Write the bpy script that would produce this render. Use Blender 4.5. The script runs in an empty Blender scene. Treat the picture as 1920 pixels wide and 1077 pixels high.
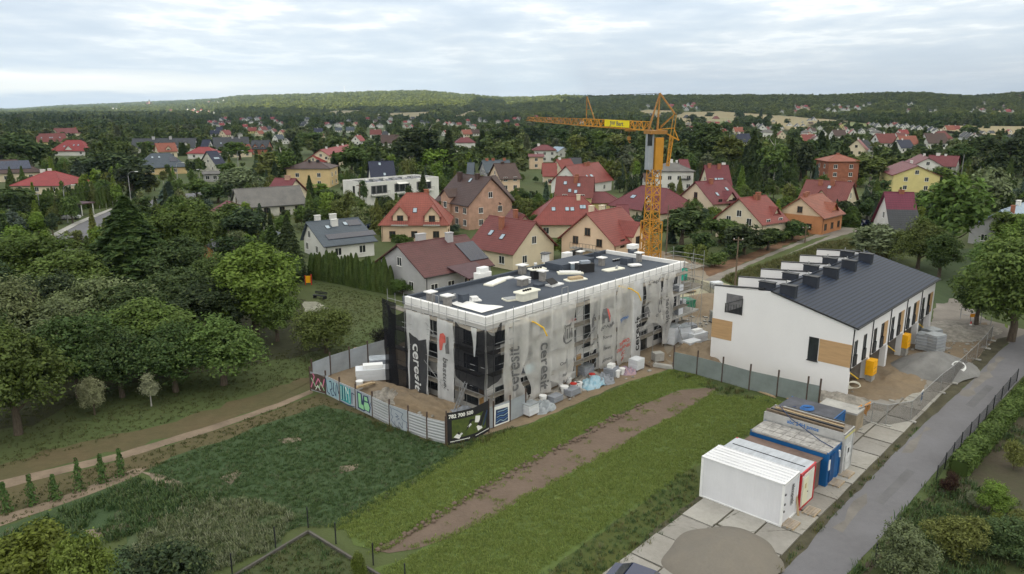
import bpy, math, random
import numpy as np
from mathutils import Vector, Matrix, noise as mnoise
R = math.radians
rnd = random.Random(7)
sc = bpy.context.scene
COL = sc.collection

# ---------------------------------------------------------------- camera
FPX, HC = 1400.0, 27.0
PITCH = math.atan(338 / FPX)
cam = bpy.data.cameras.new("camera")
cam.sensor_width = 36; cam.lens = 36 * FPX / 1920
cam.clip_start = 0.5; cam.clip_end = 30000
camo = bpy.data.objects.new("camera", cam); COL.objects.link(camo)
camo.location = (0, 0, HC); camo.rotation_euler = (math.pi / 2 - PITCH, 0, 0)
sc.camera = camo
# ---------------------------------------------------------------- light
SUN_EL, SUN_AZ = 24.0, 256.0          # azimuth (deg, ccw from +X) of the direction towards the sun
sv = Vector((math.cos(R(SUN_EL)) * math.cos(R(SUN_AZ)), math.cos(R(SUN_EL)) * math.sin(R(SUN_AZ)), math.sin(R(SUN_EL))))
sun = bpy.data.lights.new("sun", 'SUN'); sun.energy = 5.0; sun.angle = R(0.5); sun.color = (1, .91, .68)
suno = bpy.data.objects.new("sun", sun); COL.objects.link(suno)
suno.rotation_euler = sv.to_track_quat('Z', 'Y').to_euler(); suno.location = (-50, -30, 80)
sc.view_settings.view_transform = 'Standard'; sc.view_settings.look = 'None'
sc.view_settings.exposure = 0.9; sc.view_settings.gamma = 1
sc.cycles.max_bounces = 6; sc.cycles.diffuse_bounces = 3; sc.cycles.transparent_max_bounces = 12
sc.cycles.volume_bounces = 0; sc.cycles.caustics_reflective = False; sc.cycles.caustics_refractive = False

def ramp(nt, fac, stops):
    n = nt.nodes.new('ShaderNodeValToRGB'); e = n.color_ramp.elements
    e[0].position, e[0].color = stops[0][0], (*stops[0][1], 1)
    e[1].position, e[1].color = stops[-1][0], (*stops[-1][1], 1)
    for p, c in stops[1:-1]:
        k = e.new(p); k.color = (*c, 1)
    nt.links.new(fac, n.inputs[0]); return n.outputs[0]
def math_(nt, op, a, b=None, c=None):
    n = nt.nodes.new('ShaderNodeMath'); n.operation = op
    for i, v in enumerate((a, b, c)):
        if v is None: continue
        if isinstance(v, (int, float)): n.inputs[i].default_value = v
        else: nt.links.new(v, n.inputs[i])
    return n.outputs[0]
def noise_(nt, vec, scale, detail=4, rough=.55):
    n = nt.nodes.new('ShaderNodeTexNoise'); n.inputs['Scale'].default_value = scale
    n.inputs['Detail'].default_value = detail; n.inputs['Roughness'].default_value = rough
    if vec is not None: nt.links.new(vec, n.inputs['Vector'])
    return n.outputs['Fac']
def mixc(nt, fac, a, b, mode='MIX'):
    n = nt.nodes.new('ShaderNodeMix'); n.data_type = 'RGBA'; n.blend_type = mode
    for s, v in ((n.inputs[0], fac), (n.inputs[6], a), (n.inputs[7], b)):
        if isinstance(v, (int, float)): s.default_value = v
        elif isinstance(v, (tuple, list)): s.default_value = (*v[:3], 1)
        else: nt.links.new(v, s)
    return n.outputs[2]

w = bpy.data.worlds.new("World"); sc.world = w; w.use_nodes = True
nt = w.node_tree; nt.nodes.clear()
tc = nt.nodes.new('ShaderNodeTexCoord'); sep = nt.nodes.new('ShaderNodeSeparateXYZ')
nt.links.new(tc.outputs['Generated'], sep.inputs[0])
zz = math_(nt, 'MAXIMUM', sep.outputs[2], 0.0)
den = math_(nt, 'ADD', zz, 0.055)
cx = math_(nt, 'DIVIDE', sep.outputs[0], den); cy = math_(nt, 'DIVIDE', sep.outputs[1], den)
cmb = nt.nodes.new('ShaderNodeCombineXYZ')
nt.links.new(math_(nt, 'MULTIPLY', cx, 1.0), cmb.inputs[0]); nt.links.new(math_(nt, 'MULTIPLY', cy, 0.8), cmb.inputs[1])
n1 = noise_(nt, cmb.outputs[0], 0.55, 7, .58)
n2 = noise_(nt, cmb.outputs[0], 1.7, 6, .6)
nn = math_(nt, 'ADD', math_(nt, 'MULTIPLY', n1, .62), math_(nt, 'MULTIPLY', n2, .38))
cloud = ramp(nt, nn, [(.34, (.46, .53, .62)), (.46, (.56, .62, .69)), (.52, (.66, .70, .74)), (.57, (.86, .87, .87)), (.61, (.70, .74, .78)), (.70, (.56, .66, .78))])
hor = ramp(nt, zz, [(0.0, (.66, .74, .84)), (.05, (.62, .70, .80)), (.10, (.56, .64, .74)), (.3, (.6, .66, .74))])
fz = ramp(nt, zz, [(0.0, (.12,) * 3), (.035, (.35,) * 3), (.1, (.95,) * 3), (1, (1,) * 3)])
base = mixc(nt, fz, hor, cloud)
# warm bright break low on the left
lf = math_(nt, 'SUBTRACT', math_(nt, 'MULTIPLY', sep.outputs[0], -2.4), 0.35)
band = math_(nt, 'SUBTRACT', 1.0, math_(nt, 'ABSOLUTE', math_(nt, 'DIVIDE', math_(nt, 'SUBTRACT', math_(nt, 'ADD', zz, math_(nt, 'MULTIPLY', math_(nt, 'SUBTRACT', n1, .5), .03)), .026), .017)))
cl = nt.nodes.new('ShaderNodeClamp'); nt.links.new(math_(nt, 'MULTIPLY', math_(nt, 'MAXIMUM', math_(nt, 'MINIMUM', lf, 1.0), 0.0), math_(nt, 'MAXIMUM', math_(nt, 'MULTIPLY', band, 1.6), 0.0)), cl.inputs[0])
base = mixc(nt, cl.outputs[0], base, (1.12, 1.07, .96))
gain = ramp(nt, zz, [(0, (1,) * 3), (.16, (1,) * 3), (.4, (1, 1, 1)), (1, (1,) * 3)])
bg = nt.nodes.new('ShaderNodeBackground'); nt.links.new(base, bg.inputs[0])
st = math_(nt, 'ADD', .85, math_(nt, 'MULTIPLY', math_(nt, 'MAXIMUM', math_(nt, 'SUBTRACT', sep.outputs[2], .17), 0.0), .25))
nt.links.new(st, bg.inputs[1])
sky = nt.nodes.new('ShaderNodeTexSky'); sky.sky_type = 'NISHITA'; sky.sun_disc = False
sky.sun_elevation = R(SUN_EL); sky.sun_rotation = R(90 - SUN_AZ)
bg2 = nt.nodes.new('ShaderNodeBackground'); nt.links.new(sky.outputs[0], bg2.inputs[0]); bg2.inputs[1].default_value = .1
ms = nt.nodes.new('ShaderNodeMixShader'); ms.inputs[0].default_value = .88
nt.links.new(bg2.outputs[0], ms.inputs[1]); nt.links.new(bg.outputs[0], ms.inputs[2])
wo = nt.nodes.new('ShaderNodeOutputWorld'); nt.links.new(ms.outputs[0], wo.inputs[0])
sc.world.cycles.sampling_method = 'MANUAL'; sc.world.cycles.sample_map_resolution = 512

# ---------------------------------------------------------------- helpers
def ray(x, y):
    a = (x - 960) / FPX; b = (538.5 - y) / FPX
    return (a, math.cos(PITCH) + b * math.sin(PITCH), -math.sin(PITCH) + b * math.cos(PITCH))
def G(x, y, z=0.0):
    r = ray(x, y); t = (z - HC) / r[2]; return Vector((r[0] * t, r[1] * t, z))
def proj(p):
    dz = p[2] - HC; d = p[1] * math.cos(PITCH) - dz * math.sin(PITCH); u = p[1] * math.sin(PITCH) + dz * math.cos(PITCH)
    d = max(d, .01); return 960 + FPX * p[0] / d, 538.5 - FPX * u / d
def h_at(y, Y):                 # height whose picture row is y at distance Y
    r = ray(960, y); return HC + r[2] * Y / r[1]
def sstep(a, b, t):
    t = min(1, max(0, (t - a) / (b - a))); return t * t * (3 - 2 * t)
SKY = [(-900, 199), (0, 206), (120, 198), (300, 191), (400, 187), (450, 181), (560, 178), (700, 173), (800, 172), (860, 178), (940, 183), (1000, 183), (1050, 180), (1100, 182),
       (1140, 181), (1200, 179), (1350, 179), (1550, 179), (1650, 174), (1730, 174), (1800, 180), (1860, 179), (1920, 174), (2900, 174)]
SX, SY = np.array([a for a, b in SKY], float), np.array([b for a, b in SKY], float)
def hz(X, Y):
    if Y < 1300: return 0.0
    px = 960 + 1440 * X / Y
    yc = float(np.interp(px, [300, 520, 860, 940, 1000, 1100, 1200, 3000], [5600, 3500, 3500, 4000, 3300, 3300, 2900, 2900]))
    el = (200 - float(np.interp(px, SX, SY))) / 1440 * yc + HC - 11
    p = sstep(1450, yc, Y)
    und = 9 * mnoise.noise((X / 420, Y / 420, 0)) * sstep(1300, 2200, Y) * (1 - .6 * p)
    return max(0, el) * p * (1 - .25 * sstep(yc + 100, yc + 2200, Y)) + und
def GT(x, y):                   # picture point onto the terrain
    r = ray(x, y); t = 20 if r[2] >= 0 else None
    if r[2] < 0:
        t0 = -HC / r[2]
        if r[1] * t0 < 1300: return Vector((r[0] * t0, r[1] * t0, 0))
    Y = 1250.0
    while Y < 7500:
        t = Y / r[1]; X = r[0] * t; z = HC + r[2] * t
        if z <= hz(X, Y): return Vector((X, Y, hz(X, Y)))
        Y += 8
    return None

class MB:
    def __init__(s): s.v = []; s.f = []; s.mi = []; s.cm = 0
    def add(s, vs, fs):
        o = len(s.v); s.v += [tuple(v) for v in vs]
        for f in fs: s.f.append(tuple(i + o for i in f)); s.mi.append(s.cm)
        return s
    def box(s, x0, x1, y0, y1, z0, z1):
        return s.add([(x0, y0, z0), (x1, y0, z0), (x1, y1, z0), (x0, y1, z0), (x0, y0, z1), (x1, y0, z1), (x1, y1, z1), (x0, y1, z1)],
                     [(3, 2, 1, 0), (4, 5, 6, 7), (0, 1, 5, 4), (1, 2, 6, 5), (2, 3, 7, 6), (3, 0, 4, 7)])
    def hexa(s, a, b):          # two matching quads
        return s.add(list(a) + list(b), [(3, 2, 1, 0), (4, 5, 6, 7), (0, 1, 5, 4), (1, 2, 6, 5), (2, 3, 7, 6), (3, 0, 4, 7)])
    def obox(s, c, sx, sy, sz, rz=0, rx=0):
        m = Matrix.Translation(c) @ Matrix.Rotation(rz, 4, 'Z') @ Matrix.Rotation(rx, 4, 'X')
        p = [m @ Vector((x * sx / 2, y * sy / 2, z * sz / 2)) for z in (-1, 1) for x, y in ((-1, -1), (1, -1), (1, 1), (-1, 1))]
        return s.add(p, [(3, 2, 1, 0), (4, 5, 6, 7), (0, 1, 5, 4), (1, 2, 6, 5), (2, 3, 7, 6), (3, 0, 4, 7)])
    def bar(s, p, q, w, h=None):
        h = h or w; p, q = Vector(p), Vector(q); d = (q - p).normalized()
        up = Vector((0, 0, 1)) if abs(d.z) < .95 else Vector((0, 1, 0))
        a = d.cross(up).normalized() * w / 2; b = d.cross(a).normalized() * h / 2
        return s.hexa([p + a + b, p - a + b, p - a - b, p + a - b], [q + a + b, q - a + b, q - a - b, q + a - b])
    def tube(s, p, q, r, n=8, r2=None):
        r2 = r if r2 is None else r2; p, q = Vector(p), Vector(q); d = (q - p).normalized()
        up = Vector((0, 0, 1)) if abs(d.z) < .95 else Vector((0, 1, 0))
        a = d.cross(up).normalized(); b = d.cross(a).normalized(); vs = []
        for c, rr in ((p, r), (q, r2)):
            for i in range(n):
                t = 2 * math.pi * i / n; vs.append(c + (a * math.cos(t) + b * math.sin(t)) * rr)
        fs = [(i, (i + 1) % n, n + (i + 1) % n, n + i) for i in range(n)] + [tuple(range(n))[::-1], tuple(range(n, 2 * n))]
        return s.add(vs, fs)
    def path(s, pts, r, n=6):
        for a, b in zip(pts, pts[1:]): s.tube(a, b, r, n)
        return s
    def prism(s, poly, z0, z1):
        n = len(poly); vs = [(x, y, z0) for x, y in poly] + [(x, y, z1) for x, y in poly]
        return s.add(vs, [tuple(range(n))[::-1], tuple(range(n, 2 * n))] + [(i, (i + 1) % n, n + (i + 1) % n, n + i) for i in range(n)])
    def extr(s, poly, d):       # closed polygon of 3D points pushed along d
        n = len(poly); d = Vector(d); vs = [Vector(p) for p in poly]; vs += [p + d for p in vs]
        return s.add(vs, [tuple(range(n))[::-1], tuple(range(n, 2 * n))] + [(i, (i + 1) % n, n + (i + 1) % n, n + i) for i in range(n)])
    def lathe(s, prof, n=12, c=(0, 0, 0)):
        vs = []
        for r, z in prof:
            for i in range(n):
                t = 2 * math.pi * i / n; vs.append((c[0] + r * math.cos(t), c[1] + r * math.sin(t), c[2] + z))
        fs = [(k * n + i, k * n + (i + 1) % n, (k + 1) * n + (i + 1) % n, (k + 1) * n + i) for k in range(len(prof) - 1) for i in range(n)]
        fs += [tuple(range(n))[::-1], tuple(range((len(prof) - 1) * n, len(prof) * n))]
        return s.add(vs, fs)
    def mesh(s, name, m):
        me = bpy.data.meshes.new(name); me.from_pydata(s.v, [], s.f)
        ms_ = m if isinstance(m, (list, tuple)) else [m]
        for x in ms_: me.materials.append(x)
        if len(ms_) > 1: me.polygons.foreach_set('material_index', s.mi)
        me.update(); return me
    def build(s, name, m, parent=None, smooth=False):
        me = s.mesh(name, m)
        if smooth: me.polygons.foreach_set('use_smooth', [True] * len(me.polygons))
        return link(name, me, parent)
def link(name, me, parent=None, loc=None, rz=0, sc_=None):
    o = bpy.data.objects.new(name, me); COL.objects.link(o)
    if parent is not None: o.parent = parent
    if loc is not None: o.location = loc
    if rz: o.rotation_euler = (0, 0, rz)
    if sc_: o.scale = sc_ if isinstance(sc_, (tuple, list)) else (sc_,) * 3
    return o
def tag(o, label, cat, group=None):
    o['label'] = label; o['category'] = cat
    if group: o['group'] = group
    return o
def thing(name, label, cat, loc=(0, 0, 0), rz=0, group=None, s=None):
    o = bpy.data.objects.new(name, None); COL.objects.link(o); o.location = loc; o.rotation_euler = (0, 0, rz); o.empty_display_size = .5
    if s: o.scale = s if isinstance(s, (tuple, list)) else (s,) * 3
    return tag(o, label, cat, group)
def struct(o, kind='structure'): o['kind'] = kind; return o
def dup(root, loc, rz, label, group=None, s=None):
    r = root.copy(); COL.objects.link(r); r.location = loc; r.rotation_euler = (0, 0, rz); r['label'] = label
    if group: r['group'] = group
    if s: r.scale = s if isinstance(s, (tuple, list)) else (s,) * 3
    for ch in list(root.children):
        c = ch.copy(); COL.objects.link(c); c.parent = r
        for g in list(ch.children):
            d = g.copy(); COL.objects.link(d); d.parent = c
    return r

# ---------------------------------------------------------------- materials
MATS = {}
def mat(name, col, rough=.8, var=.12, scale=1.0, bump=0.0, spec=.3, metal=0.0, col2=None, stretch=None, bscale=None, coord='Object', mode=None, detail=5):
    if name in MATS: return MATS[name]
    m = bpy.data.materials.new(name); m.use_nodes = True; nt = m.node_tree; b = nt.nodes['Principled BSDF']
    tc = nt.nodes.new('ShaderNodeTexCoord'); v = tc.outputs[coord]
    if stretch:
        mp = nt.nodes.new('ShaderNodeMapping'); mp.inputs['Scale'].default_value = stretch; nt.links.new(v, mp.inputs[0]); v = mp.outputs[0]
    f = noise_(nt, v, scale, detail, .6); c2 = col2 or tuple(c * (1 - 2.2 * var) for c in col)
    c1 = col if col2 else tuple(min(1, c * (1 + 1.2 * var)) for c in col)
    out = ramp(nt, f, [(.33, c2), (.66, c1)])
    f2 = noise_(nt, v, scale * 9, 3, .6)
    out = mixc(nt, .35, out, ramp(nt, f2, [(.3, tuple(c * (1 - var) for c in col)), (.7, tuple(min(1, c * (1 + var)) for c in col))]))
    nt.links.new(out, b.inputs['Base Color']); b.inputs['Roughness'].default_value = rough
    b.inputs['Metallic'].default_value = metal; b.inputs['Specular IOR Level'].default_value = spec
    if bump:
        bp = nt.nodes.new('ShaderNodeBump'); bp.inputs['Strength'].default_value = min(1, bump); bp.inputs['Distance'].default_value = .08 * max(1, bump)
        nt.links.new(noise_(nt, v, bscale or scale * 6, 5, .6), bp.inputs['Height']); nt.links.new(bp.outputs[0], b.inputs['Normal'])
    MATS[name] = m; return m
def lines(name, col, period, axis, rough=.5, dark=.55, spec=.4, width=.25, bump=.6, var=.08, profile='SAW', period2=None, scale=.7):
    """ribbed or coursed surface: tiles, corrugation, planks; axis 0/1/2 of object coordinates"""
    m = mat(name, col, rough, var, scale, 0, spec)
    nt = m.node_tree; b = nt.nodes['Principled BSDF']
    if 'Bump' in nt.nodes: return m
    tc = nt.nodes.new('ShaderNodeTexCoord'); sp = nt.nodes.new('ShaderNodeSeparateXYZ'); nt.links.new(tc.outputs['Object'], sp.inputs[0])
    u = math_(nt, 'FRACT', math_(nt, 'DIVIDE', sp.outputs[axis], period))
    tri = math_(nt, 'ABSOLUTE', math_(nt, 'SUBTRACT', math_(nt, 'MULTIPLY', u, 2.0), 1.0))
    h = u if profile == 'SAW' else tri
    dk = math_(nt, 'LESS_THAN', u, width)
    if period2:
        ax2 = 0 if axis != 0 else 1
        u2 = math_(nt, 'FRACT', math_(nt, 'DIVIDE', sp.outputs[ax2], period2)); dk = math_(nt, 'MAXIMUM', dk, math_(nt, 'LESS_THAN', u2, .12))
    src = b.inputs['Base Color'].links[0].from_socket
    o2 = mixc(nt, math_(nt, 'MULTIPLY', dk, 1 - dark), src, tuple(c * .25 for c in col))
    nt.links.new(o2, b.inputs['Base Color'])
    bp = nt.nodes.new('ShaderNodeBump'); bp.inputs['Strength'].default_value = bump; bp.inputs['Distance'].default_value = .05
    nt.links.new(h, bp.inputs['Height']); nt.links.new(bp.outputs[0], b.inputs['Normal'])
    return m
def leafmat(name, mode='obj', cols=None):
    m = bpy.data.materials.new(name); m.use_nodes = True; nt = m.node_tree; nt.nodes.clear()
    oi = nt.nodes.new('ShaderNodeObjectInfo'); ge = nt.nodes.new('ShaderNodeNewGeometry'); tc = nt.nodes.new('ShaderNodeTexCoord')
    if mode == 'obj': c = oi.outputs['Color']
    else: c = ramp(nt, oi.outputs['Random'], cols)
    f = noise_(nt, tc.outputs['Object'], .55, 3, .6)
    g1 = math_(nt, 'ADD', .62, math_(nt, 'MULTIPLY', ge.outputs['Random Per Island'], .62))
    g2 = math_(nt, 'ADD', .45, math_(nt, 'MULTIPLY', f, 1.1))
    g = math_(nt, 'MULTIPLY', g1, g2)
    cc = nt.nodes.new('ShaderNodeCombineXYZ')
    for i in range(3): nt.links.new(g, cc.inputs[i])
    c = mixc(nt, 1.0, c, cc.outputs[0], 'MULTIPLY')
    c = mixc(nt, math_(nt, 'MULTIPLY', math_(nt, 'GREATER_THAN', ge.outputs['Random Per Island'], .82), .3), c, (.14, .16, .04))
    d = nt.nodes.new('ShaderNodeBsdfDiffuse'); nt.links.new(c, d.inputs[0])
    t = nt.nodes.new('ShaderNodeBsdfTranslucent'); nt.links.new(c, t.inputs[0])
    gl = nt.nodes.new('ShaderNodeBsdfGlossy'); gl.inputs['Roughness'].default_value = .5; gl.inputs[0].default_value = (.5, .5, .5, 1)
    mx = nt.nodes.new('ShaderNodeMixShader'); mx.inputs[0].default_value = .25
    nt.links.new(d.outputs[0], mx.inputs[1]); nt.links.new(t.outputs[0], mx.inputs[2])
    m2 = nt.nodes.new('ShaderNodeMixShader'); m2.inputs[0].default_value = .03
    nt.links.new(mx.outputs[0], m2.inputs[1]); nt.links.new(gl.outputs[0], m2.inputs[2])
    o = nt.nodes.new('ShaderNodeOutputMaterial'); nt.links.new(m2.outputs[0], o.inputs[0]); MATS[name] = m
    return m
def netmat(name, col, op):
    m = bpy.data.materials.new(name); m.use_nodes = True; nt = m.node_tree; nt.nodes.clear()
    tc = nt.nodes.new('ShaderNodeTexCoord')
    f = noise_(nt, tc.outputs['Object'], .9, 5, .65)
    c = ramp(nt, f, [(.3, tuple(x * .9 for x in col)), (.7, col)])
    d = nt.nodes.new('ShaderNodeBsdfDiffuse'); nt.links.new(c, d.inputs[0]); t = nt.nodes.new('ShaderNodeBsdfTransparent')
    tl = nt.nodes.new('ShaderNodeBsdfTranslucent'); nt.links.new(c, tl.inputs[0])
    m0 = nt.nodes.new('ShaderNodeMixShader'); m0.inputs[0].default_value = .3; nt.links.new(d.outputs[0], m0.inputs[1]); nt.links.new(tl.outputs[0], m0.inputs[2])
    mx = nt.nodes.new('ShaderNodeMixShader')
    nt.links.new(math_(nt, 'ADD', op - .1, math_(nt, 'MULTIPLY', f, .2)), mx.inputs[0])
    nt.links.new(t.outputs[0], mx.inputs[1]); nt.links.new(m0.outputs[0], mx.inputs[2])
    o = nt.nodes.new('ShaderNodeOutputMaterial'); nt.links.new(mx.outputs[0], o.inputs[0]); return m
glass = mat('window_glass', (.03, .035, .04), .12, .3, .6, spec=.6)
white = mat('white_render', (.80, .80, .81), .85, .03, .5)
white_pl = mat('white_plastic', (.78, .79, .80), .45, .04, 1.5)
steel = mat('galvanised_steel', (.34, .35, .36), .5, .15, 3, metal=.4)
dark = mat('dark_metal', (.025, .027, .032), .45, .15, 2)
concrete = mat('concrete', (.36, .355, .34), .9, .18, .6, bump=.4)
brown_wood = mat('weathered_wood', (.16, .12, .085), .85, .25, 3, stretch=(1, 1, 6))
plankm = mat('pale_timber', (.42, .32, .20), .8, .2, 3, stretch=(6, 1, 1))
bark = mat('bark', (.10, .08, .06), .9, .3, 3, stretch=(4, 4, .6), bump=.5)
LO = leafmat('leaves')
# ---------------------------------------------------------------- ground
grass_base = mat('park_grass', (.060, .088, .028), .95, .3, .045, bump=.7, bscale=2.5, col2=(.075, .080, .032), coord='Object', detail=9)
def sinh_axis(lo, hi, n, c, k):
    a = np.linspace(math.asinh((lo - c) / k), math.asinh((hi - c) / k), n); return c + k * np.sinh(a)
xs = sinh_axis(-5600, 5600, 210, 0, 260); ys = sinh_axis(-900, 6800, 230, 1500, 900)
def terrain():
    vs = [(x, y, hz(x, y)) for y in ys for x in xs]; nx = len(xs)
    fs = [(j * nx + i, j * nx + i + 1, (j + 1) * nx + i + 1, (j + 1) * nx + i) for j in range(len(ys) - 1) for i in range(nx - 1)]
    mb = MB(); mb.v = vs; mb.f = fs; return struct(mb.build('ground', grass_base, None, True))
terrain()
def ragged(pts, amp, step=1.2):
    out = []
    for a, b in zip(pts, pts[1:] + pts[:1]):
        L = (b - a).length; n = max(1, int(L / step)); nrm = Vector((-(b - a).y, (b - a).x, 0)).normalized()
        for i in range(n):
            p = a.lerp(b, i / n)
            k = mnoise.noise((p.x * .45, p.y * .45, 3)) * 1.2 + mnoise.noise((p.x * 1.6, p.y * 1.6, 9)) * .8
            out.append(p + nrm * amp * (k if 0 < i or amp > .5 else 0))
    return out
ZL = [0]
def sheet(name, px, m, z, amp=.25, world=False, kind='structure'):
    pts = [Vector((p[0], p[1], 0)) for p in px] if world else [G(*p) for p in px]
    pts = ragged(pts, amp) if amp else pts
    mb = MB(); mb.add([(p.x, p.y, z) for p in pts], [tuple(range(len(pts)))])
    me = mb.mesh(name, m)
    o = link(name, me)
    if me.polygons[0].normal.z < 0: me.flip_normals()
    o['kind'] = kind; return o
def area(n): return n
soil_path = mat('trodden_path', (.20, .155, .115), .95, .2, .5, bump=.5)
dry = mat('dry_grass', (.10, .078, .042), .95, .3, .12, bump=.6, col2=(.060, .070, .026), bscale=3, detail=8)
weeds = mat('dark_weeds', (.038, .072, .028), .95, .2, .12, bump=.5, col2=(.050, .072, .030), bscale=4, detail=9)
crop = mat('bright_crop', (.084, .120, .031), .95, .14, .2, bump=.5, col2=(.070, .104, .028), bscale=5, detail=9)
tilled = mat('tilled_soil', (.145, .108, .085), .95, .16, .35, bump=1.0, bscale=2.2, col2=(.105, .078, .060), detail=9)
site_soil = mat('site_soil', (.23, .175, .115), .95, .25, .25, bump=1.0, bscale=1.5, col2=(.16, .13, .10), detail=9)
yard = mat('dusty_yard', (.25, .22, .175), .95, .18, .2, bump=.6, col2=(.20, .16, .12), detail=9)
stain = mat('road_dust', (.175, .165, .155), .95, .15, .5)
asphalt = mat('asphalt', (.155, .155, .17), .85, .13, .22, bump=.3, bscale=14, detail=10, col2=(.118, .116, .125))
olive = mat('dry_ditch_grass', (.072, .082, .020), .95, .25, .3, bump=.8, bscale=4, col2=(.045, .075, .02))
tall = mat('tall_meadow', (.085, .105, .035), .95, .25, .3, bump=1.0, bscale=2, col2=(.06, .085, .03))
garden_soil = mat('garden_soil', (.062, .050, .036), .95, .3, .3, bump=.8, col2=(.045, .058, .022), detail=8)
lane = mat('gravel_lane', (.22, .20, .18), .95, .15, .3, bump=.5, detail=8)
dark_lawn = mat('orchard_floor', (.040, .044, .018), .95, .3, .1, bump=.7, bscale=2)  # darker, less green than the park grass
sheet('footpath', [(-60, 916), (230, 848), (400, 797), (520, 757), (585, 730), (587, 737), (520, 766), (400, 808), (230, 861), (-60, 932)], soil_path, .016, .12)
sheet('dry_lawn_strip', [(-60, 890), (120, 838), (300, 798), (430, 756), (560, 712), (640, 690), (600, 712), (585, 729), (520, 756), (400, 796), (230, 847), (-60, 915)], dry, .010, .9)
sheet('lawn_verge', [(-60, 930), (230, 862), (400, 809), (560, 752), (600, 738), (720, 788), (840, 835), (800, 838), (600, 768), (480, 806), (270, 884), (-60, 1000)], dry, .012, .5)
sheet('bean_patch', [(-60, 1010), (250, 895), (420, 925), (360, 975), (200, 1010), (60, 1060), (-60, 1077)], weeds, .018, .5)
sheet('garden_path', [(-60, 990), (120, 930), (250, 880), (275, 878), (262, 890), (130, 942), (-60, 1008)], soil_path, .022, .2)
sheet('weedy_field', [(270, 882), (480, 802), (605, 760), (720, 795), (840, 838), (905, 822), (780, 905), (640, 990), (560, 985), (440, 1040), (300, 1100), (100, 1180), (250, 980), (370, 935)], weeds, .014, .9)
sheet('crop_strip', [(905, 818), (1000, 795), (1180, 718), (1262, 690), (1310, 700), (1345, 728), (1260, 738), (1130, 795), (1000, 865), (880, 935), (700, 1036), (620, 985), (760, 905)], crop, .020, .8)
sheet('dirt_track', [(697, 1032), (800, 977), (959, 882), (1067, 829), (1135, 790), (1210, 757), (1277, 732), (1345, 727), (1335, 738), (1260, 785), (1207, 807), (1177, 829), (1060, 893), (959, 950), (855, 1005), (780, 1030), (730, 1038)], tilled, .026, .28)
sheet('crop_strip_right', [(792, 1034), (900, 970), (1060, 886), (1225, 802), (1335, 748), (1440, 742), (1500, 765), (1400, 815), (1312, 880), (1230, 940), (1100, 1040), (1000, 1120), (600, 1180), (660, 1080)], crop, .020, .8)
sheet('grass_ditch', [(1310, 866), (1312, 945), (1270, 985), (1200, 1045), (1080, 1140), (900, 1200), (1010, 1090), (1130, 1000), (1230, 925)], olive, .024, .5)
bare = mat('bare_garden_soil', (.20, .165, .125), .95, .25, .8, bump=.6)
for q in ([(272, 880), (300, 892), (330, 905), (352, 922), (330, 926), (300, 908), (278, 894)], [(325, 918), (370, 930), (400, 945), (382, 958), (345, 944)], [(395, 948), (430, 955), (420, 972), (396, 966)], [(520, 825), (560, 818), (566, 826), (530, 833)], [(410, 896), (450, 880), (456, 888), (425, 912)], [(160, 1000), (300, 962), (310, 970), (180, 1012)], [(640, 878), (665, 872), (668, 880), (648, 886)]): sheet('soil_patch', q, bare, .030, .7)
sheet('herb_patch', [(240, 1010), (350, 945), (470, 935), (560, 965), (520, 1030), (380, 1080), (260, 1110)], mat('herb_ground', (.075, .10, .05), .95, .3, .3, bump=.8, col2=(.05, .075, .03)), .017, .9)
# site ground round the apartment block
sheet('site_ground', [(583, 722), (640, 690), (726, 660), (900, 560), (1240, 470), (1330, 500), (1345, 700), (1262, 692), (1180, 715), (1060, 765), (990, 795), (915, 815), (838, 822), (700, 780)], site_soil, .008, .3)
sheet('yard', [(1255, 560), (1250, 660), (1262, 690), (1340, 700), (1640, 760), (1640, 560), (1480, 530), (1400, 520), (1330, 505), (1280, 510)], yard, .014, .8)
sheet('forecourt_soil', [(1470, 745), (1600, 772), (1640, 785), (1702, 786), (1790, 712), (1870, 640), (1850, 605), (1700, 610), (1600, 700)], site_soil, .018, .4)
sheet('gravel_verge', [(1730, 640), (1760, 560), (1790, 560), (1850, 600), (2000, 640), (2100, 700), (1985, 660), (1870, 640), (1760, 660)], lane, .0165, .4)
# asphalt road and the slab strip beside it
road = [(1300, 1250), (1462, 1075), (1530, 1000), (1575, 954), (1667, 860), (1732, 795), (1815, 720), (1870, 662), (1905, 634), (1985, 600), (2100, 640), (2010, 640), (1920, 705), (1855, 775), (1825, 812), (1767, 872), (1727, 917), (1647, 1014), (1588, 1077), (1450, 1250)]
sheet('road', road, asphalt, .022, .06)
sheet('back_lane', [(1290, 545), (1330, 520), (1390, 497), (1460, 468), (1530, 440), (1580, 427), (1640, 430), (1600, 436), (1545, 452), (1470, 480), (1400, 503), (1362, 515), (1352, 530), (1345, 560)], lane, .020, .25)
sheet('lane_verge', [(1315, 505), (1380, 484), (1460, 455), (1530, 428), (1580, 418), (1575, 427), (1530, 438), (1460, 467), (1390, 496), (1330, 519)], mat('rusty_verge', (.15, .085, .05), .95, .25, .5), .017, .5)
sheet('lane_grass', [(1392, 503), (1460, 474), (1530, 447), (1560, 440), (1540, 450), (1470, 480), (1405, 504)], tall, .024, .2)
sheet('meadow', [(1350, 524), (1400, 505), (1480, 480), (1545, 455), (1650, 440), (1760, 470), (1800, 540), (1700, 560), (1450, 560), (1368, 545)], tall, .021, .5)
sheet('strip_field', [(1620, 560), (1760, 470), (1850, 465), (1840, 520), (1770, 570)], mat('striped_field', (.05, .075, .03), .95, .3, .6, stretch=(1, .05, 1), col2=(.03, .05, .02)), .028, .5)
sheet('street', [(60, 470), (150, 420), (215, 392), (330, 365), (480, 352), (480, 357), (345, 372), (250, 405), (205, 432), (120, 480)], asphalt, .022, .05)
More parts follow.
